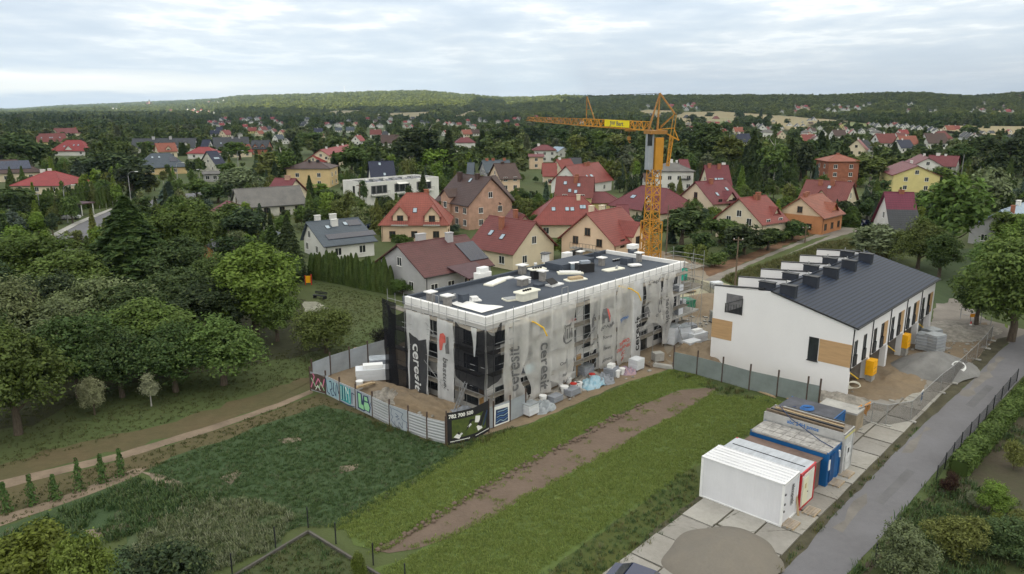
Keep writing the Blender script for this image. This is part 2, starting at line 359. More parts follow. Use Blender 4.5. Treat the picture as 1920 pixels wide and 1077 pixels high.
sheet('sidewalk', [(55, 462), (140, 418), (212, 390), (214, 393), (146, 422), (62, 470)], concrete, .1, 0)
sheet('paved_path', [(570, 566), (592, 566), (640, 590), (660, 604), (640, 612), (600, 596), (572, 590)], mat('pale_paving', (.25, .25, .20), .9, .25, .8), .016, .3)
sheet('shaded_orchard_floor', [(-100, 520), (300, 520), (560, 560), (640, 640), (560, 668), (430, 690), (300, 710), (150, 745), (60, 800), (-100, 830)], dark_lawn, .012, 1.2)
sheet('plot_lawn', [(430, 1077), (578, 1000), (720, 1090), (600, 1180), (300, 1180)], mat('plot_grass', (.055, .065, .026), .95, .3, .3, bump=.5, col2=(.045, .07, .024)), .030, 0)
sheet('garden_ground', [(1470, 1250), (1610, 1077), (1790, 872), (1922, 712), (2010, 645), (2300, 760), (2400, 1250)], garden_soil, .012, .3)
sheet('garden_lawn', [(1630, 1077), (1710, 970), (1760, 925), (1930, 985), (1930, 1077), (1900, 1200), (1550, 1200)], mat('garden_grass', (.045, .06, .02), .95, .3, .3, bump=.5), .020, .3)
for q in ([(1800, 742), (1850, 690), (1872, 668), (1885, 672), (1850, 712), (1815, 745)], [(1560, 990), (1600, 940), (1625, 925), (1610, 960), (1580, 1000)], [(1690, 850), (1735, 800), (1748, 805), (1710, 850)]): sheet('road_dust', q, stain, .027, .5)
for q in ([(1640, 940), (1700, 880), (1716, 886), (1656, 948)], [(1810, 760), (1850, 722), (1864, 727), (1825, 766)]): sheet('road_patch', q, mat('asphalt_patch', (.128, .128, .136), .85, .12, .4), .0275, .05)
# concrete slabs beside the road, each a slab with an open joint
Q0 = Vector((G(1464, 991).x, G(1464, 991).y, 0)); U = Vector((math.cos(R(47)), math.sin(R(47)), 0)); V = Vector((-U.y, U.x, 0))
def perslab(m):
    nt = m.node_tree; b = nt.nodes['Principled BSDF']; src = b.inputs['Base Color'].links[0].from_socket; ge = nt.nodes.new('ShaderNodeNewGeometry'); tc = nt.nodes.new('ShaderNodeTexCoord')
    c = mixc(nt, 1.0, src, ramp(nt, ge.outputs['Random Per Island'], [(0, (.74, .73, .72)), (.5, (.95, .94, .92)), (1, (1.12, 1.12, 1.1))]), 'MULTIPLY')
    v = nt.nodes.new('ShaderNodeTexVoronoi'); v.feature = 'DISTANCE_TO_EDGE'; v.inputs['Scale'].default_value = .16; nt.links.new(tc.outputs['Object'], v.inputs['Vector'])
    n_ = noise_(nt, tc.outputs['Object'], 2.2, 4); cr = math_(nt, 'LESS_THAN', v.outputs['Distance'], math_(nt, 'MULTIPLY', math_(nt, 'SUBTRACT', n_, .42), .035)); c = mixc(nt, math_(nt, 'MULTIPLY', cr, .7), c, (.09, .085, .07))
    nt.links.new(c, b.inputs['Base Color']); return m
def slabs():
    mb = MB(); r = random.Random(3)
    e0 = G(1660, 863); base = (e0 - Q0)
    dv = base.dot(V)                       # offset of road edge from container corner across the strip
    for i in range(-7, 22):
        for j in range(0, 4):
            x0 = -24 + i * 3.05 + (j % 2) * .5 + 24; y0 = dv + .45 + j * 2.35
            if j >= 2 and (x0 > 17): continue
            if j == 3: continue
            c = Q0 + U * (x0 + 1.5) + V * (y0 + 1.16)
            if (c - Q0).dot(U) > 46: continue
            mb.obox((c.x, c.y, .03 + r.uniform(0, .035)), 2.90 + r.uniform(-.07, .05), 2.22, .12, R(47) + r.uniform(-.022, .022), r.uniform(-.008, .008))
    return struct(mb.build('pavement', perslab(mat('old_concrete_slabs', (.33, .32, .305), .9, .2, .35, bump=.4, bscale=6, col2=(.25, .24, .22), detail=8))))
sheet('joint_soil', [(1080, 1150), (1235, 985), (1308, 932), (1400, 940), (1640, 760), (1710, 780), (1870, 636), (1900, 630), (1870, 663), (1815, 721), (1732, 796), (1667, 861), (1575, 955), (1462, 1078), (1380, 1180)], mat('joint_dirt', (.075, .07, .045), .95, .3, .8), .026, .2)
slabs()

# ---------------------------------------------------------------- far fields
wheat = mat('ripe_wheat', (.29, .24, .135), .95, .12, .02, col2=(.235, .205, .11)); ffg = mat('far_pasture', (.16, .19, .07), .95, .15, .02)
FIELDS = [([(540, 219), (600, 215), (630, 210), (680, 209), (690, 215), (640, 221), (560, 224)], wheat), ([(690, 218), (740, 214), (812, 212), (815, 219), (770, 226), (700, 222)], wheat),
          ([(830, 225), (870, 214), (890, 208), (897, 216), (870, 227)], wheat), ([(1190, 212), (1216, 208), (1260, 210), (1262, 220), (1210, 222)], wheat),
          ([(1262, 222), (1280, 213), (1345, 211), (1420, 216), (1500, 222), (1560, 227), (1600, 232), (1550, 238), (1520, 236), (1500, 252), (1478, 250), (1440, 232), (1390, 226), (1340, 232), (1290, 238), (1255, 238)], wheat),
          ([(1310, 225), (1370, 224), (1385, 236), (1320, 238)], ffg), ([(1560, 229), (1625, 235), (1640, 242), (1580, 240)], ffg),
          ([(1740, 239), (1830, 240), (1925, 241), (1960, 262), (1925, 262), (1850, 258), (1760, 248)], wheat),
          ([(45, 233), (90, 231), (165, 236), (150, 244), (60, 246)], ffg), ([(120, 196), (280, 190), (420, 186), (420, 189), (300, 197), (150, 201)], mat('sunny_meadow', (.30, .33, .12), .95, .12, .01, col2=(.2, .25, .09))), ]  # last strip is a meadow of its own light green
def in_poly(x, y, P):
    c = False; j = len(P) - 1
    for i in range(len(P)):
        if (P[i][1] > y) != (P[j][1] > y) and x < (P[j][0] - P[i][0]) * (y - P[i][1]) / (P[j][1] - P[i][1]) + P[i][0]: c = not c
        j = i
    return c
FP = []
def fields():
    for pts, m in FIELDS:
        W_ = [GT(*p) for p in pts]; W_ = [p for p in W_ if p]
        if len(W_) < 3: continue
        P = [(p.x, p.y) for p in W_]; FP.append(P)
        x0, x1 = min(p[0] for p in P), max(p[0] for p in P); y0, y1 = min(p[1] for p in P), max(p[1] for p in P)
        st = max(6, (y1 - y0) / 90, (x1 - x0) / 90); mb = MB(); nx = int((x1 - x0) / st) + 1; ny = int((y1 - y0) / st) + 1
        idx = {}
        def vi(i, j):
            if (i, j) not in idx:
                X, Y = x0 + i * st, y0 + j * st; idx[(i, j)] = len(mb.v); mb.v.append((X, Y, hz(X, Y) + 2.5))
            return idx[(i, j)]
        for j in range(ny):
            for i in range(nx):
                if in_poly(x0 + (i + .5) * st, y0 + (j + .5) * st, P): mb.f.append((vi(i, j), vi(i + 1, j), vi(i + 1, j + 1), vi(i, j + 1)))
        if mb.f: struct(mb.build('field', m))
fields()

# ---------------------------------------------------------------- unseen overcast deck, added to shade the site and let sun onto hills
def deck():
    m = bpy.data.materials.new('cloud_deck'); m.use_nodes = True; nt = m.node_tree; nt.nodes.clear()
    t = nt.nodes.new('ShaderNodeBsdfTranslucent'); t.inputs[0].default_value = (.82, .81, .80, 1)
    d = nt.nodes.new('ShaderNodeBsdfDiffuse'); d.inputs[0].default_value = (.9, .9, .9, 1)
    mx = nt.nodes.new('ShaderNodeMixShader'); mx.inputs[0].default_value = .1; nt.links.new(t.outputs[0], mx.inputs[1]); nt.links.new(d.outputs[0], mx.inputs[2])
    o = nt.nodes.new('ShaderNodeOutputMaterial'); nt.links.new(mx.outputs[0], o.inputs[0])
    ZD = 1000.0; sh = sv / sv.z * ZD; st = 110.0; mb = MB(); idx = {}
    def lit(X, Y):
        px = 960 + 1440 * X / max(Y, 1)
        if Y < 700: return False
        n = 160 * mnoise.noise((X / 500, Y / 500, 5)) + 90 * mnoise.noise((X / 170, Y / 170, 8))
        lim = float(np.interp(px, [0, 420, 480, 560, 700, 860, 930, 985, 1030, 1085, 1125], [2300, 2300, 2200, 2050, 2150, 2250, 3100, 2600, 2350, 2700, 9000]))
        return px < 1120 and Y + n > lim
    def vi(i, j):
        if (i, j) not in idx:
            X, Y = i * st, j * st; idx[(i, j)] = len(mb.v); mb.v.append((X + sh.x, Y + sh.y, ZD + 60 * mnoise.noise((X / 700, Y / 700, 1))))
        return idx[(i, j)]
    for j in range(-30, 50):
        for i in range(-36, 46):
            if not lit((i + .5) * st, (j + .5) * st): mb.f.append((vi(i, j), vi(i + 1, j), vi(i + 1, j + 1), vi(i, j + 1)))
    return struct(mb.build('cloud', m, None, True))  # sheet added out of view to block the sun over the near ground
deck()
# ---------------------------------------------------------------- text and flat marks
def text_me(body, size, m, bold=.0, align='CENTER'):
    c = bpy.data.curves.new('t', 'FONT'); c.body = body; c.size = size; c.align_x = align; c.align_y = 'CENTER'; c.offset = bold; c.resolution_u = 3
    c.extrude = .006; o = bpy.data.objects.new('t', c); COL.objects.link(o)
    dg = bpy.context.evaluated_depsgraph_get(); me = bpy.data.meshes.new_from_object(o.evaluated_get(dg))
    bpy.data.objects.remove(o); me.materials.clear(); me.materials.append(m); return me
def put_text(name, body, size, m, parent, origin, ux, uz, bold=0, warp=None, sx=1.0):
    """letters whose reading direction is ux and whose upright is uz, in the parent's coordinates"""
    me = text_me(body, size, m, bold); ux, uz = Vector(ux).normalized(), Vector(uz).normalized(); n = ux.cross(uz); o = Vector(origin)
    co = np.empty(len(me.vertices) * 3); me.vertices.foreach_get('co', co); co = co.reshape(-1, 3)
    out = np.outer(co[:, 0] * sx, ux) + np.outer(co[:, 1], uz) + np.outer(co[:, 2], n) + np.array(o)
    if warp is not None: out = np.array([warp(p) for p in out])
    me.vertices.foreach_set('co', out.ravel()); me.update(); return link(name, me, parent)
ink = mat('grey_print', (.145, .145, .15), .8, .2, 2); ink2 = mat('pale_print', (.62, .63, .64), .8, .08, 2); redp = mat('red_print', (.55, .12, .10), .8, .15, 2)
blackp = mat('black_print', (.02, .02, .022), .7, .1, 2); bluep = mat('blue_print', (.05, .16, .42), .7, .15, 2); whitep = mat('white_print', (.78, .78, .76), .7, .05, 2)

# ---------------------------------------------------------------- windows
fr_white = mat('white_frame', (.74, .74, .73), .5, .04, 2); fr_brown = mat('brown_frame', (.13, .07, .04), .5, .15, 2); fr_dark = mat('anthracite_frame', (.03, .032, .036), .5, .1, 2)
def fplane(side, L, wf, wb):    # origin, along, outward normal of a wall in thing coordinates
    return {'f': (Vector((0, -wf, 0)), Vector((1, 0, 0)), Vector((0, -1, 0))), 'r': (Vector((L / 2, 0, 0)), Vector((0, 1, 0)), Vector((1, 0, 0))),
            'l': (Vector((-L / 2, 0, 0)), Vector((0, -1, 0)), Vector((-1, 0, 0))), 'b': (Vector((0, wb, 0)), Vector((-1, 0, 0)), Vector((0, 1, 0)))}[side]
def window_on(parent, pl, s, z, w_, h, frm, nm=1, name='window', pane=glass, sill=True, nh=0, out=.03):
    O, A, N = pl; up = Vector((0, 0, 1)); c = O + A * s + up * z; f = MB(); t = .07
    def bx(a0, a1, z0, z1, d0, d1):
        q = [c + A * a + up * zz_ for a, zz_ in ((a0, z0), (a1, z0), (a1, z1), (a0, z1))]
        return [p + N * d0 for p in q], [p + N * d1 for p in q]
    for a0, a1, z0, z1 in ((-w_ / 2, w_ / 2, -h / 2, -h / 2 + t), (-w_ / 2, w_ / 2, h / 2 - t, h / 2), (-w_ / 2, -w_ / 2 + t, -h / 2 + t, h / 2 - t), (w_ / 2 - t, w_ / 2, -h / 2 + t, h / 2 - t)):
        f.hexa(*bx(a0, a1, z0, z1, -.03, out + .02))
    for i in range(nm):
        a = -w_ / 2 + w_ * (i + 1) / (nm + 1); f.hexa(*bx(a - t / 2, a + t / 2, -h / 2 + t, h / 2 - t, -.03, out + .01))
    for i in range(nh):
        zc = -h / 2 + h * (i + 1) / (nh + 1); f.hexa(*bx(-w_ / 2 + t, w_ / 2 - t, zc - t / 2, zc + t / 2, -.03, out + .005))
    if sill: f.hexa(*bx(-w_ / 2 - .08, w_ / 2 + .08, -h / 2 - .06, -h / 2 - .003, -.02, .14))
    fo = f.build(name, frm, parent); g = MB(); g.hexa(*bx(-w_ / 2 + t, w_ / 2 - t, -h / 2 + t, h / 2 - t, -.02, out - .018)); g.build('pane', pane, fo); return fo

# ---------------------------------------------------------------- the netted apartment block
A0 = Vector((-2.31, 62.7, 0)); AL, AW, AH = 33.0, 11.2, 9.15
blk = thing('apartment_block', 'long unfinished flat-roofed apartment block wrapped in scaffold nets', 'building', A0, R(47))
raw = mat('raw_plaster', (.52, .51, .50), .9, .14, .4, col2=(.66, .66, .65)); foam = mat('white_foam_board', (.76, .76, .76), .85, .05, .8)
bitumen = mat('bitumen_roof', (.060, .072, .095), .8, .14, .25, bump=.15, detail=8, col2=(.046, .056, .076))
f = MB(); f.box(0, AL, 0, AW, 0, 8.35); f.build('wall', raw, blk)
f = MB(); f.box(-.12, AL + .12, -.12, .25, 8.352, AH); f.box(-.12, .25, .252, AW - .252, 8.352, AH); f.box(AL - .25, AL + .12, .252, AW - .252, 8.352, AH)
f.build('parapet', foam, blk)
f = MB(); f.box(-.12, AL + .12, AW - .25, AW + .12, 8.352, AH - .05); f.build('back_parapet', bitumen, blk)
f = MB(); f.box(.252, AL - .252, .252, AW - .252, 8.352, 8.72); f.build('roof', bitumen, blk)
def blockwin(side, s, z, w_, h, board=None, **k):
    pl = (Vector((0, 0, 0)), Vector((1, 0, 0)), Vector((0, -1, 0))) if side == 'f' else (Vector((0, 0, 0)), Vector((0, 1, 0)), Vector((-1, 0, 0)))
    if side == 'r': pl = (Vector((AL, 0, 0)), Vector((0, 1, 0)), Vector((1, 0, 0)))
    return window_on(blk, pl, s, z, w_, h, k.pop('frm', fr_dark), pane=glass, **k)
for fl, z in enumerate((1.55, 4.4, 7.1)):
    for k, s in enumerate((1.9, 5.0, 8.1, 12.0, 15.2, 18.4, 21.6, 24.8, 28.2, 31.3)):
        ww = (2.4 if k % 3 == 1 else 1.5); hh = 2.2 if k % 3 == 1 else 1.55
        blockwin('f', s, z - (.25 if hh > 2 else 0), ww, hh, nm=1 if k % 3 else 2, nh=1 if k == 3 else 0, frm=fr_white if (fl == 0 and k in (1, 3, 4)) else fr_dark)
    for s, ww in ((1.9, 1.8), (4.6, .9), (7.3, 1.8), (10.0, 1.4)):
        blockwin('l', s, z, ww, 1.7 if ww > 1 else 1.9, nm=1, nh=1)
    blockwin('r', 2.2, z, 1.8, 2.1); blockwin('r', 6.2, z, 1.8, 2.1)
osb = mat('osb_board', (.42, .25, .10), .85, .2, 4); rfo = mat('red_foil', (.55, .06, .03), .6, .2, 4)
for s, z, ww, hh in ((2.9, 1.3, .9, 2.2), (13.35, 1.3, .75, 2.3)):
    f = MB(); f.box(s - ww / 2, s + ww / 2, -.05, .02, z - hh / 2, z + hh / 2); f.build('osb_panel', osb, blk)
f = MB(); f.box(-.05, .02, .3, .85, .2, 2.3); f.build('osb_panel', osb, blk)
for s, z in ((11.95, 6.3), (12.0, 3.7)):
    f = MB(); f.box(s - .7, s + .7, -.1, -.05, z - .1, z + .12); f.build('red_foil_strip', rfo, blk)
for z in (2.95, 5.75):          # balcony slabs at the far right end
    for x0, x1, y0, y1 in ((27.2, 33.0, -1.35, -.002), (33.002, 35.2, -1.35, 3.0), (2.6, 6.4, -1.2, -.002)):
        f = MB(); f.box(x0, x1, y0, y1, z, z + .2); f.build('balcony', concrete, blk)
# chimney stacks on the roof (local x, y, size x, size y, height, cap?)
cream = mat('cream_foam_cap', (.72, .71, .62), .85, .06, 1.5); brickc = mat('grey_stack', (.26, .25, .24), .9, .2, 2)
def rp(px, py, z=8.72):         # roof picture point -> block coordinates
    p = G(px, py, z) - A0; u = Vector((math.cos(R(47)), math.sin(R(47)), 0)); return p.dot(u), p.dot(Vector((-u.y, u.x, 0)))
STK = [(808, 566, .75, .75, 1.15, 'c'), (839, 574, .75, .75, 1.2, 'c'), (869, 567, 1.1, .9, 1.0, 'd'), (980, 535, 1.3, .9, .9, 'w'), (1017, 527, .7, .7, 1.3, 'c'), (1010, 537, 1.2, 1.0, .3, 'd'),
       (979, 514, .9, .8, 1.2, 'w'), (1128, 498, .7, .7, 1.1, 'c'), (1120, 485, .8, .8, 1.0, 'd'), (1086, 483, .8, .8, .9, 'w'), (1175, 495, 1.6, 1.3, .9, 'd'), (1198, 491, .65, .65, 1.3, 'c'), (1186, 481, 1.0, .9, .9, 'd')]
for px, py, sx, sy, h, k in STK:
    sx *= .8; sy *= .8; h *= .82; x, y = rp(px, py); f = MB(); f.box(x - sx / 2, x + sx / 2, y - sy / 2, y + sy / 2, 8.722, 8.72 + h)
    c = f.build('chimney', bitumen if k == 'd' else brickc, blk)
    if k != 'd':
        f = MB(); f.box(x - sx / 2 - .2, x + sx / 2 + .2, y - sy / 2 - .2, y + sy / 2 + .2, 8.722 + h, 8.83 + h); f.build('chimney_cap', foam, c)
x, y = rp(1075, 500); f = MB(); f.box(x - 3.4, x + 2.6, y - 1.1, y + 1.5, 8.722, 9.55); f.build('stair_housing', bitumen, blk)
# loose things lying on the roof
def loose(name, label, cat, px, py, z, parts, rz=0, group=None, loc=None):
    p = loc or G(px, py, z); t = thing(name, label, cat, (p[0], p[1], z), R(rz), group)
    for nm, mb, m in parts: mb.build(nm, m, t)
    return t
RZ = 8.724
def slabbox(sx, sy, sz, z0=0): f = MB(); f.box(-sx / 2, sx / 2, -sy / 2, sy / 2, z0, z0 + sz); return f
def plate(sx, sy, sz, z0=0):
    f = MB(); r = min(sx, sy) * .2; pts = []
    for qx, qy, a in ((1, 1, 0), (-1, 1, 90), (-1, -1, 180), (1, -1, 270)):
        for k in range(4):
            t = R(a + k * 30); pts.append((qx * (sx / 2 - r) + r * math.cos(t), qy * (sy / 2 - r) + r * math.sin(t)))
    f.prism(pts, z0, z0 + sz); return f
def vents(n, r=.12, h=.16, z=0, dx=.32):
    f = MB()
    for i in range(n): f.tube(((i - (n - 1) / 2) * dx, 0, z), ((i - (n - 1) / 2) * dx, 0, z + h), r, 10)
    return f
loose('vent_box', 'large cream ventilation box with four black vents near the roof edge', 'vent box', 988, 561, RZ, [('body', plate(2.3, 1.1, .75), cream), ('lid', plate(2.8, 1.4, .1, .752), cream), ('vent', vents(4, z=.852), blackp)], 47)
loose('foam_board', 'grey and white board propped against the cream vent box', 'board', 958, 562, RZ, [('board', plate(1.6, 1.3, .12), cream), ('sheet', slabbox(1.3, .9, .05, .122), steel)], 30)
loose('foam_board', 'white folded insulation board left of the long row of chimneys', 'board', 889, 564, RZ, [('board', slabbox(1.3, .9, .1), foam), ('sheet', slabbox(.7, .7, .3, .102), foam)], 20)
loose('foam_board', 'long white insulation board on the middle back of the roof', 'board', 928, 531, RZ, [('board', plate(3.2, 1.2, .12), cream), ('sheet', slabbox(2.6, .9, .06, .122), foam)], 62)
loose('foam_board', 'small white insulation board behind the dark hatch', 'board', 948, 523, RZ, [('board', slabbox(1.8, .9, .12), foam)], 40)
loose('foam_board', 'white board with a grey roll lying at the right of the roof', 'board', 1150, 506, RZ, [('board', plate(2.9, 1.2, .12), cream), ('roll', MB().tube((.2, -.3, .2), (.9, .3, .2), .14, 10), steel)], 38)
loose('foam_board', 'stack of long white boards in front of the black crates', 'board', 1069, 513, RZ, [('board', slabbox(2.9, 1.2, .15), cream), ('sheet', slabbox(2.4, .8, .12, .152), foam)], 5)
loose('foam_board', 'white board carrying a folded brown cover', 'board', 1079, 525, RZ, [('board', plate(2.6, 1.2, .1), cream), ('cover', plate(1.7, .8, .25, .102), plankm)], 30)
loose('foam_board', 'pale slab on stubby feet beside the right chimney pair', 'board', 1190, 500, RZ, [('board', plate(1.5, 1.0, .15, .12), foam), ('foot', slabbox(1.2, .7, .118), steel)], 20)
loose('foam_board', 'white board under the black panel beside the open hatch', 'board', 1040, 535, RZ, [('board', slabbox(1.9, 1.0, .14), foam), ('panel', MB().obox((-.5, 0, .5), 1.2, .9, .06, 0, R(28)), blackp)], 47)
loose('plank', 'short pale timber plank at the far end of the roof', 'plank', 1141, 475, RZ, [('board', slabbox(1.8, .3, .12), plankm)], -10)
loose('vent_box', 'cream box with black vents standing behind the open hatch', 'vent box', 1007, 522, RZ, [('body', slabbox(1.3, .8, 1.0), blackp), ('lid', plate(2.0, 1.1, .1, 1.002), cream), ('vent', vents(4, z=1.102), blackp)], 30)
loose('crate', 'black plastic crates stacked by the stair housing', 'crate', 1096, 510, RZ, [('body', slabbox(2.0, 1.0, 1.0), blackp), ('lid', slabbox(1.1, .7, .3, 1.002), mat('grey_lid', (.3, .34, .4), .6, .1, 2))], 20)
loose('crate', 'light blue grey tool box beside the black crates', 'crate', 1078, 506, RZ, [('body', slabbox(1.3, .8, .75), mat('pale_blue_box', (.32, .40, .48), .6, .1, 2)), ('lid', slabbox(1.36, .86, .1, .752), white_pl)], 20)
loose('roof_hatch', 'dark metal duct box lying left on the roof', 'duct', 840, 562, RZ, [('body', slabbox(1.5, .9, .5), steel), ('rim', slabbox(1.2, .5, .1, .502), dark)], 60)
loose('vent_box', 'white ventilator unit at the back of the roof by the crane', 'vent box', 1186, 476, RZ + .002, [('body', slabbox(1.0, .8, .7), bitumen), ('unit', plate(1.5, 1.1, .5, .702), foam)], 47)
loose('duct', 'ring of black vent caps lying at the right of the roof', 'duct', 1160, 489, RZ, [('vent', vents(6, .14, .22, 0, .36), blackp), ('vent_base', vents(6, .17, .05, .222, .36), steel)], 40)
for px, py, lb in ((1004, 500, 'white bucket alone near the back edge of the roof'), (992, 531, 'white bucket standing beside the dark flue on the roof')):
    loose('bucket', lb, 'bucket', px, py, RZ, [('body', MB().lathe([(.15, 0), (.19, .38)], 12), white_pl), ('rim', MB().lathe([(.21, .382), (.21, .42)], 12), white_pl)], 0, 'buckets on the roof')
loose('wool_bundle', 'white wrapped insulation bundles heaped at the back edge of the roof', 'insulation', 905, 524, RZ, [('wrap', plate(2.0, 1.0, .8), foam), ('wrap', plate(1.3, .8, .55, .802), white_pl)], 47)
loose('wool_bundle', 'white padded roll beside the black pipe on the back parapet', 'insulation', 1063, 487, RZ, [('wrap', plate(1.3, .9, .9), foam), ('pipe', MB().tube((.7, 0, .85), (3.2, .2, .85), .16, 10), blackp)], 47)
loose('wool_bundle', 'upright white block by the back edge of the roof', 'insulation', 1023, 491, RZ, [('wrap', slabbox(.8, .5, 1.0), foam), ('tray', plate(1.3, .9, .08, 1.002), dark)], 47)
loose('wool_bundle', 'pale flat sack beside the upright white block', 'insulation', 1030, 498, RZ, [('wrap', plate(1.3, .8, .3), cream)], 35)
def foil():
    pts = [rp(*p, RZ) for p in ((846, 570), (868, 562), (900, 572), (940, 575), (945, 577), (903, 588), (850, 573))]
    mb = MB(); r = random.Random(5); n = 26
    P = [Vector((x, y, 0)) for x, y in pts]
    c = sum(P, Vector()) / len(P); rings = 5; vs = []
    bd = []
    for a, b in zip(P, P[1:] + P[:1]):
        for i in range(6): bd.append(a.lerp(b, i / 6))
    for k in range(1, rings + 1):
        for q in bd:
            p = c.lerp(q, k / rings); vs.append((p.x, p.y, RZ + .06 + abs(.22 * mnoise.noise((p.x * 1.3, p.y * 1.3, 0))) * (1.2 - k / rings)))
    vs.append((c.x, c.y, RZ + .2)); m_ = len(bd)
    fs = [(k * m_ + i, k * m_ + (i + 1) % m_, (k + 1) * m_ + (i + 1) % m_, (k + 1) * m_ + i) for k in range(rings - 1) for i in range(m_)]
    fs += [(len(vs) - 1, (i + 1) % m_, i) for i in range(m_)]
    mb.add(vs, fs); o = mb.build('plastic_sheet', foam, None, True); o.location = A0; o.rotation_euler = (0, 0, R(47))
    tag(o, 'crumpled white plastic sheeting along the near roof edge', 'sheeting')
foil()

# ---------------------------------------------------------------- scaffold
scf = thing('scaffold', 'grey tubular scaffold standing along the apartment block walls', 'scaffold', A0, R(47))
def frames(px_list, side):
    for s in px_list:
        for d in (-.32, -1.22):
            f = MB(); top = AH + (.15 if d > -1 else .75)
            p = (s, d, 0) if side == 'f' else (d, s, 0); f.tube(p, (p[0], p[1], top), .026, 6); f.build('standard', steel, scf)
fx = [-.3 + 2.57 * i for i in range(14)]; ly = [-.3 + 2.5 * i for i in range(6)]
frames(fx, 'f'); frames(ly[1:], 'l')
for z in (2.0, 4.0, 6.0, 8.0):
    f = MB()
    f.box(fx[0], fx[-1], -1.18, -.36, z, z + .05); f.build('deck', mat('scaffold_deck', (.22, .20, .17), .8, .25, 2), scf)
    f = MB(); f.box(-1.18, -.36, -.3, ly[-1], z, z + .05); f.build('deck', mat('scaffold_deck', (.2, .2, .2)), scf)
    f = MB()
    for dz in (.5, 1.0):
        f.tube((-1.24, -1.24, z + dz), (fx[-1], -1.24, z + dz), .022, 6); f.tube((-1.24, -1.24, z + dz), (-1.24, ly[-1], z + dz), .022, 6)
    f.build('guard_rail', steel, scf)
for i, (z, s) in enumerate((( .2, 5), (2.2, 4), (4.2, 5), (6.2, 4), (.2, 11), (2.2, 10), (4.2, 11), (6.2, 10))): f = MB(); f.tube((fx[s], -1.27, z), (fx[s + 1], -1.27, z + 1.9), .022, 6); f.build('brace', steel, scf)
for i, z in enumerate((.2, 2.2, 4.2, 6.2)): f = MB(); f.tube((-1.27, ly[1 + i % 2], z), (-1.27, ly[2 + i % 2], z + 1.9), .022, 6); f.build('brace', steel, scf)
f = MB()                        # stair bays sticking up above the roof
for x in (fx[4] - .4, fx[4] + .5): f.tube((x, -.75, 8), (x, -.75, 10.2), .026, 6)
f.tube((fx[4] - .4, -.75, 10.2), (fx[4] + .5, -.75, 10.2), .026, 6)
f.build('stair_post', steel, scf); f = MB()
for y in (5.2, 6.1): f.tube((-.8, y, 6.2), (-.8, y, 10.3), .03, 6)
f.tube((-.8, 5.2, 10.3), (-.8, 6.1, 10.3), .03, 6); f.build('stair_post', steel, scf)
tw = thing('scaffold_tower', 'open scaffold bay beyond the right end of the apartment block', 'scaffold', A0, R(47))
for x in (33.9, 36.0):
    for y in (-1.2, .2, 3.0):
        f = MB(); f.tube((x, y, 0), (x, y, 9.4 if x < 35 else 10.2), .028, 6); f.build('standard', steel, tw)
for z in (5.95, 8.3):
    f = MB(); f.box(33.4, 36.2, -1.25, 3.1, z, z + .06); f.build('deck', MATS['scaffold_deck'], tw)
for z in (6.9, 9.1, 9.6): f = MB(); f.tube((36.02, -1.2, z), (36.02, 3.0, z), .024, 6); f.tube((33.9, 3.0, z), (36.03, 3.0, z), .024, 6); f.build('guard_rail', steel, tw)
f = MB(); f.tube((33.9, -1.22, 1.0), (36.0, -1.22, 1.0), .024, 6); f.build('guard_rail', steel, tw)
for z in (.4, 3.2): f = MB(); f.tube((33.9, -1.2, z), (36.0, -1.2, z + 2.6), .024, 6); f.build('brace', steel, tw)

# ---------------------------------------------------------------- nets on the scaffold
NL = netmat('pale_net', (.88, .87, .85), .49); ND = netmat('black_net', (.022, .023, .028), .86); NG = netmat('grey_net', (.76, .77, .79), .8); NC = netmat('charcoal_net', (.07, .072, .08), .86)
def net(label, side, s0, s1, z0, z1, m, seed=1, wave=.10, top=None, bottom=None, left=None, right=None, d=1.32, parent=None, name='scaffold_net', gather=0):
    """a hanging net in block coordinates; edge functions take 0..1 and shift the edge (metres)"""
    nx = max(8, int(abs(s1 - s0) / .18)); nz = max(10, int((z1 - z0) / .25)); vs = []
    def wv(s, z): return wave * (math.sin(s * 2.4 + seed) * .5 + math.sin(s * 5.1 + z * .5 + seed * 2) * .35 + mnoise.noise((s * .8, z * .5, seed)) * 1.2) * 1.45
    for j in range(nz + 1):
        b = j / nz
        for i in range(nx + 1):
            a = i / nx; zt = z1 + (top(a) if top else 0); zb = z0 + (bottom(a) if bottom else 0); z = zb + (zt - zb) * b
            sl = s0 + (left(b) if left else 0); sr = s1 + (right(b) if right else 0); s = sl + (sr - sl) * a
            o = -(d + wv(s, z)); vs.append((s, o, z) if side == 'f' else (o, s, z))
    mb = MB(); mb.add(vs, [(j * (nx + 1) + i, j * (nx + 1) + i + 1, (j + 1) * (nx + 1) + i + 1, (j + 1) * (nx + 1) + i) for j in range(nz) for i in range(nx)])
    o = mb.build(name, m, parent, True)
    if parent is None: o.location = A0; o.rotation_euler = (0, 0, R(47)); tag(o, label, 'net', 'nets hung on the scaffold')
    o['wv'] = 0; del o['wv']
    return o, wv
def net_text(o, wv, side, body, s, z, size, m, down=True, d=1.32, sx=1.0, horiz=False, name='lettering'):
    if side == 'f': ux, uz, org = ((0, 0, -1) if down else (0, 0, 1)), ((1, 0, 0) if down else (-1, 0, 0)), (s, -(d + .04), z)
    else: ux, uz, org = ((0, 0, -1) if down else (0, 0, 1)), ((0, -1, 0) if down else (0, 1, 0)), (-(d + .04), s, z)
    if horiz: ux, uz = ((1, 0, .18), (0, 0, 1)) if side == 'f' else ((0, -1, 0), (0, 0, 1))
    def warp(p):
        if side == 'f': return (p[0], p[1] - wv(p[0], p[2]), p[2])
        return (p[0] - wv(p[1], p[2]), p[1], p[2])
    return put_text(name, body, size, m, o, org, ux, uz, .014 * size, warp, sx)
